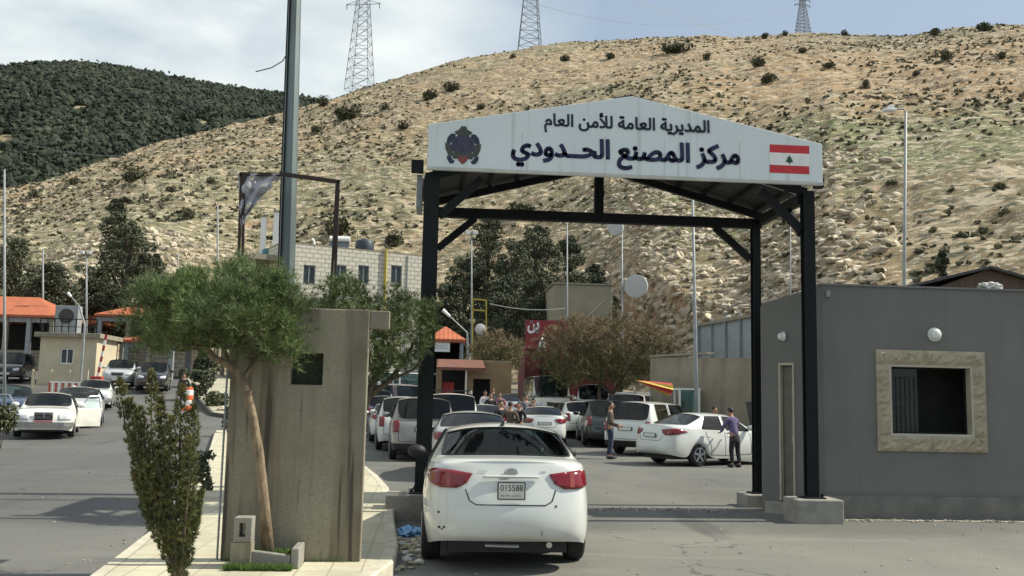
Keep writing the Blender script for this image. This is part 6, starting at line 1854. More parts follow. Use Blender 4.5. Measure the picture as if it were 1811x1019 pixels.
def build_car(label, cat, kind, pmat, loc, head, group=None, glass=None, lights='rear', plate=None, plate_txt=None, rack=False, clad=False, opened=(False, False), lev=2, lamp='wrap', name=None, detail=False, spare=False):
    """head: direction the car faces, degrees clockwise from +Y (away from the camera)"""
    k = dict(KIND[kind]); k['clad'] = clad
    root = thing(name or {'sedan': 'sedan', 'classic': 'old_sedan', 'hatch': 'hatchback', 'suv': 'sport_utility_car', 'van': 'minivan', 'truck': 'delivery_van'}[kind], label, cat, loc, -R(head), group)
    V, faces, yf, yr, K = car_cage(k, opened)
    VV, FF, MM = subdiv_split(V, faces, lev, k['creases'])
    bvh = BVHTree.FromPolygons([tuple(v) for v in VV], FF)
    v, f, m = sub_mesh(VV, FF, MM, [0, 4]); body = MB(); body.add(v, f); body.m = m
    body = body.build('body', [pmat, m_trim], root, smooth=True)
    gm = glass or m_glass
    for mi, nm in ((1, 'windscreen'), (2, 'rear_window'), (3, 'side_window')):
        v, f, m = sub_mesh(VV, FF, MM, [mi])
        for vv, ff in (islands(v, f) if mi == 3 else [(v, f)]):
            if ff:
                gl_ = MB().add(vv, ff).build(nm, gm, root, smooth=True)
                # rubber seal round the glass
                ec = {}
                for g in ff:
                    for a, b in zip(g, g[1:] + g[:1]): ec[(min(a, b), max(a, b))] = ec.get((min(a, b), max(a, b)), 0) + 1
                sl_ = MB()
                for (a, b), c in ec.items():
                    if c == 1 and (Vector(vv[a]) - Vector(vv[b])).length > 1e-4: sl_.bar(vv[a], vv[b], .022, .022)
                if sl_.n: sl_.build('seal', m_trim, gl_)
    def cast(o, d): 
        h, nrm, _, _ = bvh.ray_cast(Vector(o), Vector(d))
        return (h, nrm) if h is not None else (None, None)
    def patch(name, poly, axis, sign, mat, off=.006, parent=root, res=.045, thick=0):
        """poly in the plane seen along axis ('y': x,z  'x': y,z  'z': x,y), laid on the body"""
        bm = bmesh.new()
        P_ = [Vector(p) for p in poly]
        vs = [bm.verts.new((p[0], p[1], 0)) for p in P_]; fc = bm.faces.new(vs)
        xs = [p[0] for p in P_]; ys = [p[1] for p in P_]
        for ax2, lo, hi in ((0, min(xs), max(xs)), (1, min(ys), max(ys))):
            c = lo + res
            while c < hi - .2 * res:
                nv = Vector((1, 0, 0)) if ax2 == 0 else Vector((0, 1, 0))
                bmesh.ops.bisect_plane(bm, geom=bm.verts[:] + bm.edges[:] + bm.faces[:], plane_co=nv * c, plane_no=nv); c += res
        ok = True
        for q in bm.verts:
            a, b = q.co.x, q.co.y
            o_, d_ = {'y': (Vector((a, sign * 5, b)), Vector((0, -sign, 0))), 'x': (Vector((sign * 5, a, b)), Vector((-sign, 0, 0))), 'z': (Vector((a, b, 5)), Vector((0, 0, -1)))}[axis]
            h, nr = cast(o_, d_)
            if h is None: ok = False; break
            if nr.dot(d_) > 0: nr = -nr
            q.co = h + nr * off
        if not ok: bm.free(); return None
        bmesh.ops.recalc_face_normals(bm, faces=bm.faces)
        me = bpy.data.meshes.new(name); bm.to_mesh(me); bm.free()
        for p_ in me.polygons: p_.use_smooth = True
        me.materials.append(mat); o = bpy.data.objects.new(name, me); COL.objects.link(o); o.parent = parent
        if thick: sd_ = o.modifiers.new('t', 'SOLIDIFY'); sd_.thickness = thick; sd_.offset = 0
        return o
    W, L, H, wr = k['W'], k['L'], k['H'], k['wr']; F_ = K['F']
    def line(pts_, axis, sign, wdt=.010, mat=m_gap, name='panel_gap', off=.0035):
        mb = MB(); P3 = []
        for (a, b), (c, d) in zip(pts_[:-1], pts_[1:]):
            nn = max(2, int(math.hypot(c - a, d - b) / .06))
            for i in range(nn + 1):
                u = i / nn; x, z = a + (c - a) * u, b + (d - b) * u
                o_, d_ = {'y': (Vector((x, sign * 5, z)), Vector((0, -sign, 0))), 'x': (Vector((sign * 5, x, z)), Vector((-sign, 0, 0)))}[axis]
                h, nr = cast(o_, d_)
                if h is None: continue
                if nr.dot(d_) > 0: nr = -nr
                P3.append(h + nr * (off - wdt * .3))
        for a, b in zip(P3[:-1], P3[1:]):
            if 1e-4 < (b - a).length < .25: mb.bar(a, b, wdt, wdt)
        return mb.build(name, mat, root) if mb.n else None
    # wheels
    for sx_ in (-1, 1):
        for y in (yf, yr):
            x = sx_ * (W / 2 - .115)
            ty = MB(); hw_ = .105
            ty.lathe([(wr * .62, -hw_), (wr * .9, -hw_), (wr * .985, -hw_ * .8), (wr, -hw_ * .5), (wr, hw_ * .5), (wr * .985, hw_ * .8), (wr * .9, hw_), (wr * .62, hw_)], (x, y, wr), 'x', 26)
            wo = ty.build('wheel', m_tyre, root, smooth=False)
            rm = MB(); xo = sx_ * (hw_ + .004)
            rm.lathe([(wr * .66, xo * .8), (wr * .68, xo), (wr * .62, xo * 1.02), (wr * .60, xo * .6)], (x, y, wr), 'x', 26)
            rm.lathe([(wr * .16, xo * .6), (wr * .16, xo * 1.03), (.01, xo * 1.05)], (x, y, wr), 'x', 12)
            ns = 5 if kind not in ('classic', 'truck') else 12
            for q in range(ns):
                a = 2 * math.pi * q / ns + .3
                rm.bar((x + xo * .92, y + math.cos(a) * wr * .12, wr + math.sin(a) * wr * .12), (x + xo * .92, y + math.cos(a) * wr * .63, wr + math.sin(a) * wr * .63), wr * (.19 if ns == 5 else .13), .03, up=(1, 0, 0))
            rm.build('rim', m_rim, wo)
            MB().lathe([(wr * .6, xo * .5), (.01, xo * .52)], (x, y, wr), 'x', 20).build('brake_disc', m_trim, wo)
    # underbody, floor and cabin
    zs = .21 if H < 1.6 else .30
    MB().box((-W * .34, -F_ + .22, zs - .02), (W * .34, F_ - .25, .50)).build('underbody', m_trim, root)
    MB().box((-W * .44, K['bd'] + .1 if not k['box'] else -F_ + .25, .50), (W * .44, K['cw'] - .05, .53)).build('floor', m_trim, root)
    MB().box((-W * .40, K['cw'] - .42, .53), (W * .40, K['cw'] - .18, k['b0'] - .02)).build('dashboard', m_trim, root, bevel=.03)
    ys_ = K['cw'] - 1.15
    st_z = .55 if H < 1.6 else .70
    for sx_ in (-1, 1):
        sb_ = MB(); xx = sx_ * W * .21
        sb_.box((xx - .24, ys_ - .25, st_z - .15), (xx + .24, ys_ + .3, st_z)); sb_.bar((xx, ys_ - .22, st_z), (xx, ys_ - .42, st_z + .52), .46, .12, up=(0, 1, 0)); so = sb_.build('seat', m_seat, root, bevel=.04)
        MB().bar((xx, ys_ - .42, st_z + .55), (xx, ys_ - .45, st_z + .74), .26, .10, up=(0, 1, 0)).build('headrest', m_seat, so, bevel=.03)
    yb_ = yr + .25
    sb_ = MB(); sb_.box((-W * .38, yb_ - .1, st_z - .1), (W * .38, yb_ + .45, st_z)); sb_.bar((0, yb_ - .1, st_z), (0, yb_ - .30, st_z + .48), W * .74, .12, up=(0, 1, 0)); so = sb_.build('rear_seat', m_seat, root, bevel=.04)
    for xx in (-.4, .4): MB().box((xx - .13, yb_ - .38, st_z + .49), (xx + .13, yb_ - .28, st_z + .64)).build('headrest', m_seat, so, bevel=.03)
    if not k['box']: MB().box((-W * .37, K['bd'] + .10, k['dz'] - .12), (W * .37, yb_ - .42, k['dz'] - .10)).build('parcel_shelf', pm('shelf_cloth', (.28, .27, .22), (.22, .21, .17), scale=8, rough=.9), root)
    # mirrors
    for sx_ in (-1, 1):
        y = K['cw'] - .30; mb = MB()
        mm = MB().lathe([(.01, -.07), (.085, -.06), (.10, 0), (.085, .04), (.01, .045)], (0, 0, 0), 'y', 12); Vm = np.concatenate(mm.v) * np.array([1.25, 1, .85]) + np.array([sx_ * (W / 2 + .10), y, k['b0'] + .10]); mm.v = [Vm]
        mo = mm.build('mirror', m_trim if detail or pmat in (P_GN, P_DK) else pmat, root, smooth=True)
        MB().bar((sx_ * (W / 2 - .09), y, k['b0'] + .04), (sx_ * (W / 2 + .03), y, k['b0'] + .08), .05, .04).build('mirror_arm', m_trim, mo)
    # side shut lines, handles
    for sx_ in (-1, 1):
        B, b0 = K['B'], k['b0']
        line([(B, b0 - .02), (B, zs + .10)], 'x', sx_); line([(K['cw'] - .20, b0 - .05), (K['cw'] - .16, zs + .12), (B, zs + .09)], 'x', sx_)
        line([(B, zs + .09), (yr + 1.55 * wr, zs + .12), (yr + 1.45 * wr, .6 * b0), (yr + .95 * wr, b0 * .84), (yr + .9 * wr, b0)], 'x', sx_)
        for y in (B + .14, yr + 1.25 * wr):
            h, nr = cast((sx_ * 5, y, b0 - .14), (-sx_, 0, 0))
            if h is not None: MB().box((h.x - .012, y - .07, b0 - .155), (h.x + .012, y + .07, b0 - .125)).build('door_handle', m_trim if clad else pmat, root, bevel=.005)
    # rear lamps
    tz = k['tz']
    if not k['box']:
        if lamp == 'wrap':
            for sx_ in (-1, 1):
                pl_ = [(sx_ * x, z) for x, z in ((.40, tz - .115), (.58, tz - .09), (.76, tz - .075), (.835, tz - .10), (.86, tz - .17), (.82, tz - .235), (.72, tz - .262), (.56, tz - .262), (.46, tz - .21))]
                o = patch('tail_lamp', pl_, 'y', -1, m_tail, .012, thick=.014)
                pl2 = [(sx_ * x, z) for x, z in ((.62, tz - .11), (.67, tz - .105), (.67, tz - .245), (.62, tz - .245))]
                if o: patch('reflector', pl2, 'y', -1, m_tailc, .022, parent=o)
        else:
            for sx_ in (-1, 1):
                patch('tail_lamp', [(sx_ * x, z) for x, z in ((.48, tz - .15), (.82, tz - .15), (.84, tz - .32), (.48, tz - .32))], 'y', -1, m_tail, .012, thick=.014)
        
        line([(-.47, tz - .27), (-.43, tz - .38), (-.36, tz - .42), (.36, tz - .42), (.43, tz - .38), (.47, tz - .27)], 'y', -1, .010)
        pz = tz - .275
    else:
        zt = k['b1'] - .02
        for sx_ in (-1, 1):
            patch('tail_lamp', [(sx_ * x, z) for x, z in ((W / 2 - .26, zt - .02), (W / 2 - .10, zt - .02), (W / 2 - .09, zt - .34), (W / 2 - .24, zt - .34))], 'y', -1, m_tail, .012, thick=.014)
        line([(-W * .38, zt), (-W * .37, .56), (W * .37, .56), (W * .38, zt)], 'y', -1, .012)
        pz = zt - .26
    pw, ph = (.27, .155) if detail else (.25, .10)
    if True:
        h, nr = cast((0, -5, pz), (0, 1, 0))
        if h is not None:
            y = h.y - .012
            yo = min(h.y, *[(cast((0, -5, pz + dz_), (0, 1, 0))[0] or h).y for dz_ in (-.08, .08)]) - .012
            po = MB().box((-pw - .012 if not detail else -.145, yo - .012, pz - ph / 2 - .012), (pw + .012 if not detail else .145, yo, pz + ph / 2 + .012)).build('number_plate', m_trim, root, bevel=.003)
            pw2 = pw - .02 if not detail else .132
            MB().box((-pw2, yo - .0145, pz - ph / 2), (pw2, yo - .0125, pz + ph / 2)).build('plate_face', plate or m_plate, po)
            if plate_txt:
                lettering('plate_digits', plate_txt, -.115, .118, pz + .0, pz + .062, yo - .0165, m_gap, po, bold=.01, shaped=False, depth=.0006)
                lettering('plate_line', 'ـدمصـن  ملصـوعـ', -.118, .105, pz - .062, pz - .028, yo - .0165, m_gap, po, bold=.01, depth=.0006)
            if detail:
                # shelf above the plate
                patch('plate_shelf', [(-.30, pz + .115), (.30, pz + .115), (.27, pz + .135), (-.27, pz + .135)], 'y', -1, m_chr if False else pmat, .03, thick=.03)
    # bumper crease and reflectors
    # front end
    hz_ = k['hf']
    for sx_ in (-1, 1):
        if kind == 'classic': pl_ = [(sx_ * x, z) for x, z in ((.42, hz_ - .10), (.76, hz_ - .10), (.78, hz_ - .27), (.42, hz_ - .27))]
        elif kind in ('truck',): pl_ = [(sx_ * x, z) for x, z in ((.62, hz_ - .15), (.88, hz_ - .13), (.9, hz_ - .35), (.62, hz_ - .37))]
        else: pl_ = [(sx_ * x, z) for x, z in ((.44, hz_ - .12), (.62, hz_ - .07), (.76, hz_ - .05), (.77, hz_ - .20), (.62, hz_ - .24), (.46, hz_ - .22))]
        patch('headlight', pl_, 'y', 1, m_head, .012, thick=.012)
    gr = [(-.36, hz_ - .09), (.36, hz_ - .09), (.32, hz_ - .27), (-.32, hz_ - .27)] if kind != 'classic' else [(-.26, hz_ - .04), (.26, hz_ - .04), (.26, hz_ - .28), (-.26, hz_ - .28)]
    go = patch('grille', gr, 'y', 1, m_trim, .010, thick=.01)
    if kind == 'classic' and go:
        mb = MB()
        h, _ = cast((0, 5, hz_ - .15), (0, -1, 0)); y = h.y + .035
        for x in (-.26, 0, .26): mb.box((x - .012, y - .02, hz_ - .28), (x + .012, y, hz_ - .04))
        mb.box((-.27, y - .02, hz_ - .05), (.27, y + .002, hz_ - .03)); mb.build('grille_frame', m_chr, go)
    h, _ = cast((0, 5, .48), (0, -1, 0))
    if h is not None:
        MB().box((-.26, h.y + .008, .42), (.26, h.y + .02, .53)).build('front_plate', plate or m_plate, root)
    if kind == 'classic':
        mb = MB(); y = h.y
        mb.add([(-.86, y - .18, .36), (-.6, y + .03, .36), (.6, y + .03, .36), (.86, y - .18, .36), (-.86, y - .18, .50), (-.6, y + .03, .50), (.6, y + .03, .50), (.86, y - .18, .50), (-.86, y - .35, .36), (.86, y - .35, .36), (-.86, y - .35, .5), (.86, y - .35, .5)],
               [(0, 1, 5, 4), (1, 2, 6, 5), (2, 3, 7, 6), (8, 0, 4, 10), (3, 9, 11, 7), (4, 5, 6, 7, 11, 10), (0, 8, 9, 3, 2, 1)]); mb.build('front_bumper', pm('dull_chrome', (.30, .31, .31), (.2, .2, .2), rough=.4, metal=.5), root)
        # plate sits on the bumper
    if rack:
        for sx_ in (-1, 1): MB().tube([(sx_ * W * .34, K['rf'] - .15, H + .0), (sx_ * W * .34, K['rf'] - .3, H + .07), (sx_ * W * .34, K['rr'] + .35, H + .07), (sx_ * W * .34, K['rr'] + .2, H - .01)], .018, 6).build('roof_rail', m_galv, root)
        for y in (K['rf'] - .7, K['rr'] + .7): MB().box((-W * .34, y - .02, H + .065), (W * .34, y + .02, H + .09)).build('cross_bar', m_trim, root)
    if spare:
        MB().lathe([(.01, -.22), (.26, -.21), (.35, -.17), (.36, -.08), (.34, 0), (.01, 0)], (.12, -F_ - .04, .95), 'y', 20).build('spare_wheel', m_tyre, root)
    # open doors
    for n_, sx_ in ((0, -1), (1, 1)):
        if opened[n_]:
            y0_ = K['cw'] - .15; y1_ = K['B'] + .05; ln = y0_ - y1_ + .05
            d = bpy.data.objects.new('open_door', None); COL.objects.link(d); d.parent = root; d.location = (sx_ * (W / 2 - .03), y0_, 0); d.rotation_euler = (0, 0, sx_ * R(58) )
            mb = MB()
            V_ = [(0, 0, zs + .1), (0, -ln, zs + .1), (0, -ln, k['b0']), (0, -.05, k['b0'])]; sgx = sx_
            mb.add([(x * 1.0 + 0, y, z) for x, y, z in V_] + [(sgx * -.07, y, z) for x, y, z in V_], [(0, 1, 2, 3), (7, 6, 5, 4), (0, 4, 5, 1), (1, 5, 6, 2), (2, 6, 7, 3), (3, 7, 4, 0)])
            dp = fixn(mb.build('door_panel', pmat, d, bevel=.015))
            fr_ = [(-.03 * sgx, -.12, k['b0']), (-.12 * sgx, -.48, H - .12), (-.13 * sgx, -ln + .04, H - .10), (-.04 * sgx, -ln, k['b0'])]
            MB().tube(fr_, .022, 6).build('window_frame', m_chr, d)
            MB().add([(p[0], p[1], p[2]) for p in fr_], [(0, 1, 2, 3)]).build('window_pane', glassm('door_glass', (.85, .95, .95), .9), d)
    return root, cast, patch, line, K, k

def put(px, Y, dz=0): g = G(px, Y); return (g.x, Y, g.z + dz)
# main white sedan at the gate
MS_C = (at(892, 850, 10.3).x + .0, 0, 0)
mainc = build_car('nearest white sedan waiting under the gate sign, seen from behind', 'car', 'sedan', P_WH, (.865, 12.28, 0), 0.0, plate_txt='015588', lev=3, detail=True, name='sedan')
r0, cast, patch, line, K, k = mainc
h, _ = cast((0, -5, 1.035), (0, 1, 0)); 
mb = MB(); mb.lathe([(.058, 0), (.058, -.014), (.046, -.016), (.044, -.004)], (0, h.y - .004, 1.035), 'y', 24)
Vm = np.concatenate(mb.v) * np.array([1.25, 1, .8]) + np.array([0, 0, 1.035 * .2]); mb.v = [Vm]; mb.build('boot_emblem', m_chr, r0)
mb = MB(); mb.bar((-.025, h.y - .02, 1.008), (-.012, h.y - .02, 1.062), .012); mb.bar((.012, h.y - .02, 1.008), (.025, h.y - .02, 1.062), .012); mb.bar((-.02, h.y - .02, 1.032), (.02, h.y - .02, 1.040), .010); mb.build('boot_letter', m_chr, r0)
patch('badge', [(-.34, 1.035), (-.25, 1.035), (-.25, 1.046), (-.34, 1.046)], 'y', -1, m_chr, .006)
patch('badge', [(.31, 1.035), (.37, 1.035), (.37, 1.046), (.31, 1.046)], 'y', -1, m_chr, .006)
MB().tube([(.0, K['rr'] + .10, 1.475), (.0, K['rr'] + .02, 1.50), (0, K['rr'] - .12, 1.545)], [.03, .018, .006], 8).build('roof_aerial', m_trim, r0, smooth=True)
MB().tube([(.42, -K['F'] + .06, .29), (.42, -K['F'] + .5, .29)], .032, 12).build('exhaust', m_chr, r0)
MB().tube([(-.25, -K['F'] + .06, .285), (-.0, -K['F'] + .04, .28), (.1, -K['F'] + .04, .28)], .018, 6).build('tow_bar', m_rim, r0)
for (a, b, s_) in ((.47, .70, .012), (-.74, .62, .012), (-.73, .47, .013), (-.68, .475, .012), (-.70, .455, .009)):
    patch('paint_chip', [(a - s_, b - s_), (a + s_, b - s_ * .8), (a + s_ * .7, b + s_), (a - s_, b + s_ * .7)], 'y', -1, m_gap, .004)
line([(.32, .46), (.322, .40)], 'y', -1, .005, name='bumper_scratch')
MB().box((-.60, K['bd'] + .32, 1.0), (-.28, K['bd'] + .5, 1.012)).build('shelf_papers', m_white, r0)
patch('fuel_flap', [(-1.55, .80), (-1.40, .80), (-1.40, .93), (-1.55, .93)], 'x', -1, P_WH, .004)

Q = 'cars queued beyond the gate'
S_ = 'cars parked on the right beyond the gate'
build_car('silver sedan directly ahead of the nearest white sedan', 'car', 'sedan', P_SI, put(834, 22.9), 1, Q)
build_car('white minivan with roof rails two cars ahead of the nearest sedan', 'car', 'van', P_WH, put(796, 30.4), 1, Q, rack=True, glass=m_glassd)
build_car('white sedan behind the white minivan, only its roof showing', 'car', 'sedan', P_WH, put(855, 39), 0, Q)
build_car('white sedan in the middle of the queue with red lamps lit by sun', 'car', 'sedan', P_WH, put(957, 38.5), 3, Q)
build_car('white hatchback between the middle sedan and the dark green car', 'car', 'hatch', P_WH, put(1012, 42.5), -6, Q, glass=m_glassd)
build_car('cream delivery van facing the camera before the red shop', 'van', 'truck', P_CR, put(966, 50), 178, Q, glass=m_glass)
ML = 'cars parked along the median'
build_car('grey off-road car parked beside the left gate post', 'car', 'suv', P_GY, put(745, 29.2), -3, ML, clad=True, glass=m_glassd)
build_car('white sport utility car parked second along the median', 'car', 'suv', P_WH, put(713, 34.0), -4, ML, glass=m_glass)
build_car('white sedan parked third along the median', 'car', 'sedan', P_WH, put(694, 38.8), -5, ML)
build_car('dark blue hatchback parked fourth along the median', 'car', 'hatch', P_BL, put(677, 43.6), -6, ML, glass=m_glassd)
build_car('white hatchback parked farthest along the median', 'car', 'hatch', P_WH, put(664, 48.4), -6, ML, glass=m_glassd)
build_car('silver sedan in the second rank behind the people', 'car', 'sedan', P_SI, put(892, 47), 4, Q)
build_car('white pick-up style van parked behind the cream van', 'van', 'van', P_WH, put(1050, 50), 10, None, glass=m_glassd)
build_car('brown sport utility car standing side on behind the parked row', 'car', 'suv', P_BR, put(716, 49), 75, None, glass=m_glassd)
build_car('pale van with a long window far behind the brown car', 'van', 'van', P_WH, put(722, 62), 88, None, glass=m_glass)
build_car('dark green sport utility car seen from behind, right of the queue', 'car', 'suv', P_GN, put(1066, 38.6), 4, S_, glass=m_glassd, clad=True)
build_car('white sport utility car seen from its rear corner beside the standing man', 'car', 'suv', P_WH, put(1160, 33.2), 38, S_, clad=True, glass=m_glassd)
build_car('white estate behind the white sport utility car, roof only', 'car', 'van', P_WH, put(1120, 41.5), 20, S_, glass=m_glassd)
EL = build_car('white sedan parked at an angle on the right with a person leaning on it', 'car', 'sedan', P_WH, (8.35, 28.1, 0), 62, S_, lev=3)
# left road
M1 = build_car('old white sedan with both front doors open and a red plate', 'car', 'classic', P_YW, put(90, 33.6, -.01), 163, 'cars on the left road', opened=(True, True), plate=m_plred, glass=m_glass, lev=3)
build_car('white sedan close behind the old sedan with open doors', 'car', 'sedan', P_WH, put(141, 39), 163, 'cars on the left road')
build_car('white saloon farther up the left road facing the camera', 'car', 'classic', P_WH, put(169, 50.5), 165, 'cars on the left road')
build_car('dark blue hatchback at the left edge of the left road', 'car', 'hatch', P_BL, put(18, 40), 150, 'cars on the left road')
build_car('silver sport utility car coming down the left road, farthest left', 'car', 'suv', P_SI, put(214, 63), 170, 'cars on the left road', glass=m_glassd)
build_car('black sport utility car behind the thuja on the left road', 'car', 'suv', P_DK, put(271, 60.5), 168, 'cars on the left road', glass=m_glassd)
build_car('dark van under the orange canopy at the far left', 'van', 'van', P_DK, put(22, 66), 170, 'cars on the left road', glass=m_glassd)

# ------------------------------------------------------------------ people
m_skin = pm('skin', (.36, .20, .13), (.30, .16, .10), scale=6, rough=.6)
m_hair = pm('hair', (.018, .014, .012), (.012, .01, .009), scale=20, rough=.7)
def skinmesh(name, nodes_, edges_, mat, parent, root_i=0, lev=1):
    me = bpy.data.meshes.new(name); me.from_pydata([n_[0] for n_ in nodes_], edges_, [])
    o = bpy.data.objects.new(name, me); COL.objects.link(o)
    sk = o.modifiers.new('skin', 'SKIN'); sk.use_smooth_shade = True
    if not me.skin_vertices: me.attributes.new if False else None
    if not me.skin_vertices:
        bpy.context.view_layer.objects.active = o
        bm = bmesh.new(); bm.from_mesh(me); bm.verts.layers.skin.verify(); bm.to_mesh(me); bm.free()
    for i, n_ in enumerate(nodes_):
        me.skin_vertices[0].data[i].radius = (n_[1], n_[2] if len(n_) > 2 else n_[1]); me.skin_vertices[0].data[i].use_root = (i == root_i)
    sb_ = o.modifiers.new('sub', 'SUBSURF'); sb_.levels = lev; sb_.render_levels = lev
    me.materials.append(mat)
    dg = bpy.context.evaluated_depsgraph_get()
    m2 = bpy.data.meshes.new_from_object(o.evaluated_get(dg)); bpy.data.objects.remove(o)
    for p_ in m2.polygons: p_.use_smooth = True
    if not m2.materials: m2.materials.append(mat)
    o = bpy.data.objects.new(name, m2); COL.objects.link(o); o.parent = parent
    return o
def person(label, loc, face, top, legs_m, h=1.72, pose='stand', hair=m_hair, group=None, long_sleeve=True):
    """face: heading in degrees clockwise from +Y"""
    s = h / 1.75
    t = thing('person', label, 'person', loc, -R(face), group)
    lean = {'stand': 0, 'lean': .28, 'walk': .04}[pose]
    def P_(x, y, z): return Vector((x, y + lean * max(0, z - .95), z)) * s
    if pose == 'walk': ft = ((-.10, .18), (.10, -.22))
    else: ft = ((-.11, .02), (.12, -.04))
    hands = {'stand': ((-.20, .22, .98), (.12, .30, 1.02)), 'lean': ((-.18, .40, 1.02), (.22, .42, 1.0)), 'walk': ((-.27, .16, .86), (.27, -.14, .84))}[pose]
    elb = {'stand': ((-.29, -.02, 1.12), (.30, .0, 1.12)), 'lean': ((-.28, .16, 1.14), (.28, .18, 1.14)), 'walk': ((-.27, .0, 1.12), (.27, -.04, 1.12))}[pose]
    N_ = [(P_(0, 0, .95), .13 * s, .10 * s), (P_(0, 0, 1.10), .12 * s, .09 * s), (P_(0, 0, 1.28), .145 * s, .10 * s), (P_(0, -.005, 1.42), .12 * s, .08 * s), (P_(0, 0, 1.50), .055 * s), (P_(0, .015, 1.57), .075 * s, .085 * s), (P_(0, .02, 1.66), .080 * s, .095 * s), (P_(0, .01, 1.73), .055 * s, .065 * s)]
    E_ = [(0, 1), (1, 2), (2, 3), (3, 4), (4, 5), (5, 6), (6, 7)]
    for q, sx_ in enumerate((-1, 1)):
        b = len(N_)
        N_ += [(P_(sx_ * .19, 0, 1.40), .055 * s), (P_(*elb[q]), .040 * s), (P_(*hands[q]), .026 * s), (P_(hands[q][0] * .9, hands[q][1] + .06, hands[q][2] - .01), .030 * s, .016 * s)]
        E_ += [(3, b), (b, b + 1), (b + 1, b + 2), (b + 2, b + 3)]
        hb = b + 3
        hp = Vector((hands[q][0] * .9, hands[q][1] + .06, hands[q][2] - .01))
        for f_ in range(4):
            b2 = len(N_); dx = (f_ - 1.5) * .018
            N_ += [(P_(hp.x + dx, hp.y + .04, hp.z), .009), (P_(hp.x + dx * 1.1, hp.y + (.07, .08, .077, .065)[f_], hp.z - .025), .007)]
            E_ += [(hb, b2), (b2, b2 + 1)]
        b2 = len(N_); N_ += [(P_(hp.x - sx_ * .04, hp.y + .01, hp.z - .005), .010), (P_(hp.x - sx_ * .05, hp.y + .035, hp.z - .02), .008)]; E_ += [(hb, b2), (b2, b2 + 1)]
        b = len(N_); fx, fy = ft[q]
        N_ += [(P_(sx_ * .10, 0, .88), .088 * s), (Vector((fx, fy * .4 + .03, .50)) * s, .058 * s), (Vector((fx, fy - .03, .09)) * s, .036 * s), (Vector((fx * 1.1, fy + .12, .04)) * s, .035 * s, .03 * s)]
        E_ += [(0, b), (b, b + 1), (b + 1, b + 2), (b + 2, b + 3)]
    skinmesh('body', N_, E_, m_skin, t)
    # shirt
    g = .018
    S = [(P_(0, 0, .88), .16 * s, .135 * s), (P_(0, 0, 1.10), .145 * s, .115 * s), (P_(0, 0, 1.28), .168 * s, .125 * s), (P_(0, -.005, 1.41), .14 * s, .10 * s), (P_(0, 0, 1.485), .07 * s)]
    E2 = [(0, 1), (1, 2), (2, 3), (3, 4)]
    for q, sx_ in enumerate((-1, 1)):
        b = len(S); S += [(P_(sx_ * .195, 0, 1.40), .075 * s), (P_(*elb[q]), .058 * s)]; E2 += [(3, b), (b, b + 1)]
        if long_sleeve:
            e, hh_ = Vector(elb[q]), Vector(hands[q]); w_ = e.lerp(hh_, .85); S.append((P_(*w_), .042 * s)); E2.append((b + 1, b + 2))
    skinmesh('shirt', S, E2, top, t)
    T = [(P_(0, 0, 1.04), .145 * s, .115 * s), (P_(0, 0, .88), .15 * s, .12 * s)]; E3 = [(0, 1)]
    for q, sx_ in enumerate((-1, 1)):
        b = len(T); fx, fy = ft[q]
        T += [(P_(sx_ * .10, 0, .80), .10 * s), (Vector((fx, fy * .4 + .03, .50)) * s, .078 * s), (Vector((fx, fy - .03, .12)) * s, .058 * s)]; E3 += [(1, b), (b, b + 1), (b + 1, b + 2)]
    skinmesh('trousers', T, E3, legs_m, t)
    for q in (0, 1):
        fx, fy = ft[q]; mb = MB(); V0, F0 = I1
        mb.raw(V0 * np.array([.055, .15, .055]) * s + np.array([fx * 1.05, fy + .05, .055]) * s, F0); mb.build('shoe', m_trim, t, smooth=True)
    V0, F0 = I2; mb = MB(); c = P_(0, -.01, 1.68)
    keep = [f_ for f_ in F0.tolist() if np.mean([V0[i][2] + V0[i][1] * -.75 for i in f_]) > -.05]
    mb.add(V0 * np.array([.088, .105, .10]) * s + np.array(c), keep); ho = mb.build('hair', hair, t, smooth=True)
    # face features
    fc = P_(0, .115, 1.63)
    MB().raw(V0 * np.array([.016, .022, .024]) * s + np.array(P_(0, .118, 1.615)), F0).build('nose', m_skin, t, smooth=True)
    for sx_ in (-1, 1):
        MB().raw(V0 * np.array([.015, .008, .009]) * s + np.array(P_(sx_ * .032, .103, 1.65)), F0).build('eye', m_hair, t)
        MB().raw(V0 * np.array([.012, .022, .032]) * s + np.array(P_(sx_ * .088, .01, 1.635)), F0).build('ear', m_skin, t, smooth=True)
    MB().raw(V0 * np.array([.026, .008, .007]) * s + np.array(P_(0, .104, 1.575)), F0).build('mouth', pm('lips', (.25, .09, .07), rough=.6), t)
    return t
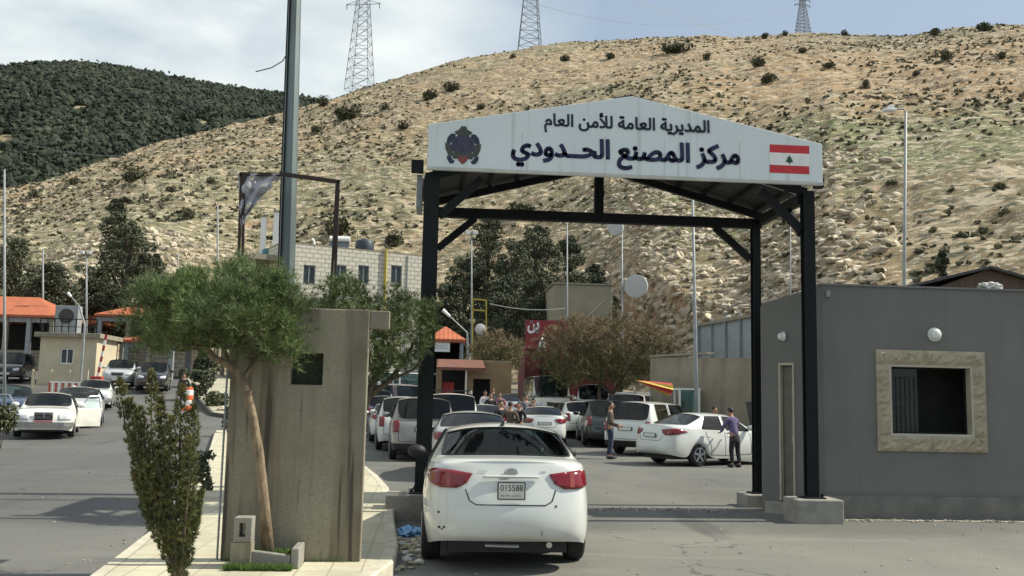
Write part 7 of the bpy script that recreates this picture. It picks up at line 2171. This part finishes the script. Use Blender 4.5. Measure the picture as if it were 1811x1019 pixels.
c_maroon = pm('maroon_cloth', (.13, .035, .035), (.09, .025, .025), scale=12, rough=.9); c_brown = pm('brown_jacket', (.11, .08, .065), (.07, .05, .04), scale=12, rough=.9)
c_jean = pm('navy_jeans', (.035, .045, .09), (.022, .03, .06), scale=14, rough=.9); c_black = pm('black_cloth', (.022, .022, .026), (.014, .014, .018), scale=12, rough=.9)
c_purple = pm('violet_cloth', (.14, .11, .22), (.09, .07, .15), scale=12, rough=.9); c_white = pm('white_cloth', (.62, .60, .60), (.5, .48, .48), scale=12, rough=.9); c_pink = pm('pink_cloth', (.30, .13, .16), (.22, .10, .13), scale=12, rough=.9)
c_grey = pm('grey_cloth', (.20, .20, .21), (.15, .15, .16), scale=12, rough=.9)
g = gp(1079, 812); person('man in a brown and maroon jacket standing beside the white car', (g.x, g.y, 0), 100, c_brown, c_jean, 1.76)
g = gp(1300, 827); person('slim person in violet top leaning on the angled white sedan', (g.x, g.y, 0), -25, c_purple, c_black, 1.66, 'lean')
person('person whose head shows over the roof of the angled white sedan', (at(1264, 740, 31.5).x, 31.5, 0), 160, c_grey, c_jean, 1.66)
grp = 'people standing among the queued cars'
for px_, Y, fc, tp_, lg, hh_, lab in ((886, 33.5, 150, c_black, c_jean, 1.72, 'person in black standing right behind the silver sedan roof'), (903, 31.5, 20, c_brown, c_black, 1.68, 'person in a brown jacket between the silver and middle white cars'), (918, 35.0, 200, c_black, c_grey, 1.66, 'person in black next to the middle white sedan'),
        (868, 43, 170, c_black, c_black, 1.74, 'person in all black farther back among the queue'), (884, 44.5, 190, c_pink, c_jean, 1.70, 'person in pink farther back among the queue'), (930, 42.5, 160, c_grey, c_black, 1.72, 'person in a grey top beside the cream van'), (858, 46, 150, c_white, c_jean, 1.7, 'person in white by the tan shop wall'), (944, 41.5, 210, c_maroon, c_jean, 1.6, 'person in maroon in front of the cream van')):
    gg = G(px_, Y); person(lab, gg, fc, tp_, lg, hh_, group=grp)
gg = G(872, 49.2); person('person in black in the doorway of the tan shop', gg, 180, c_black, c_black, 1.7)
gg = G(324, 52); person('person in dark clothes next to the orange and white drum', gg, 170, c_black, c_jean, 1.72, 'walk')
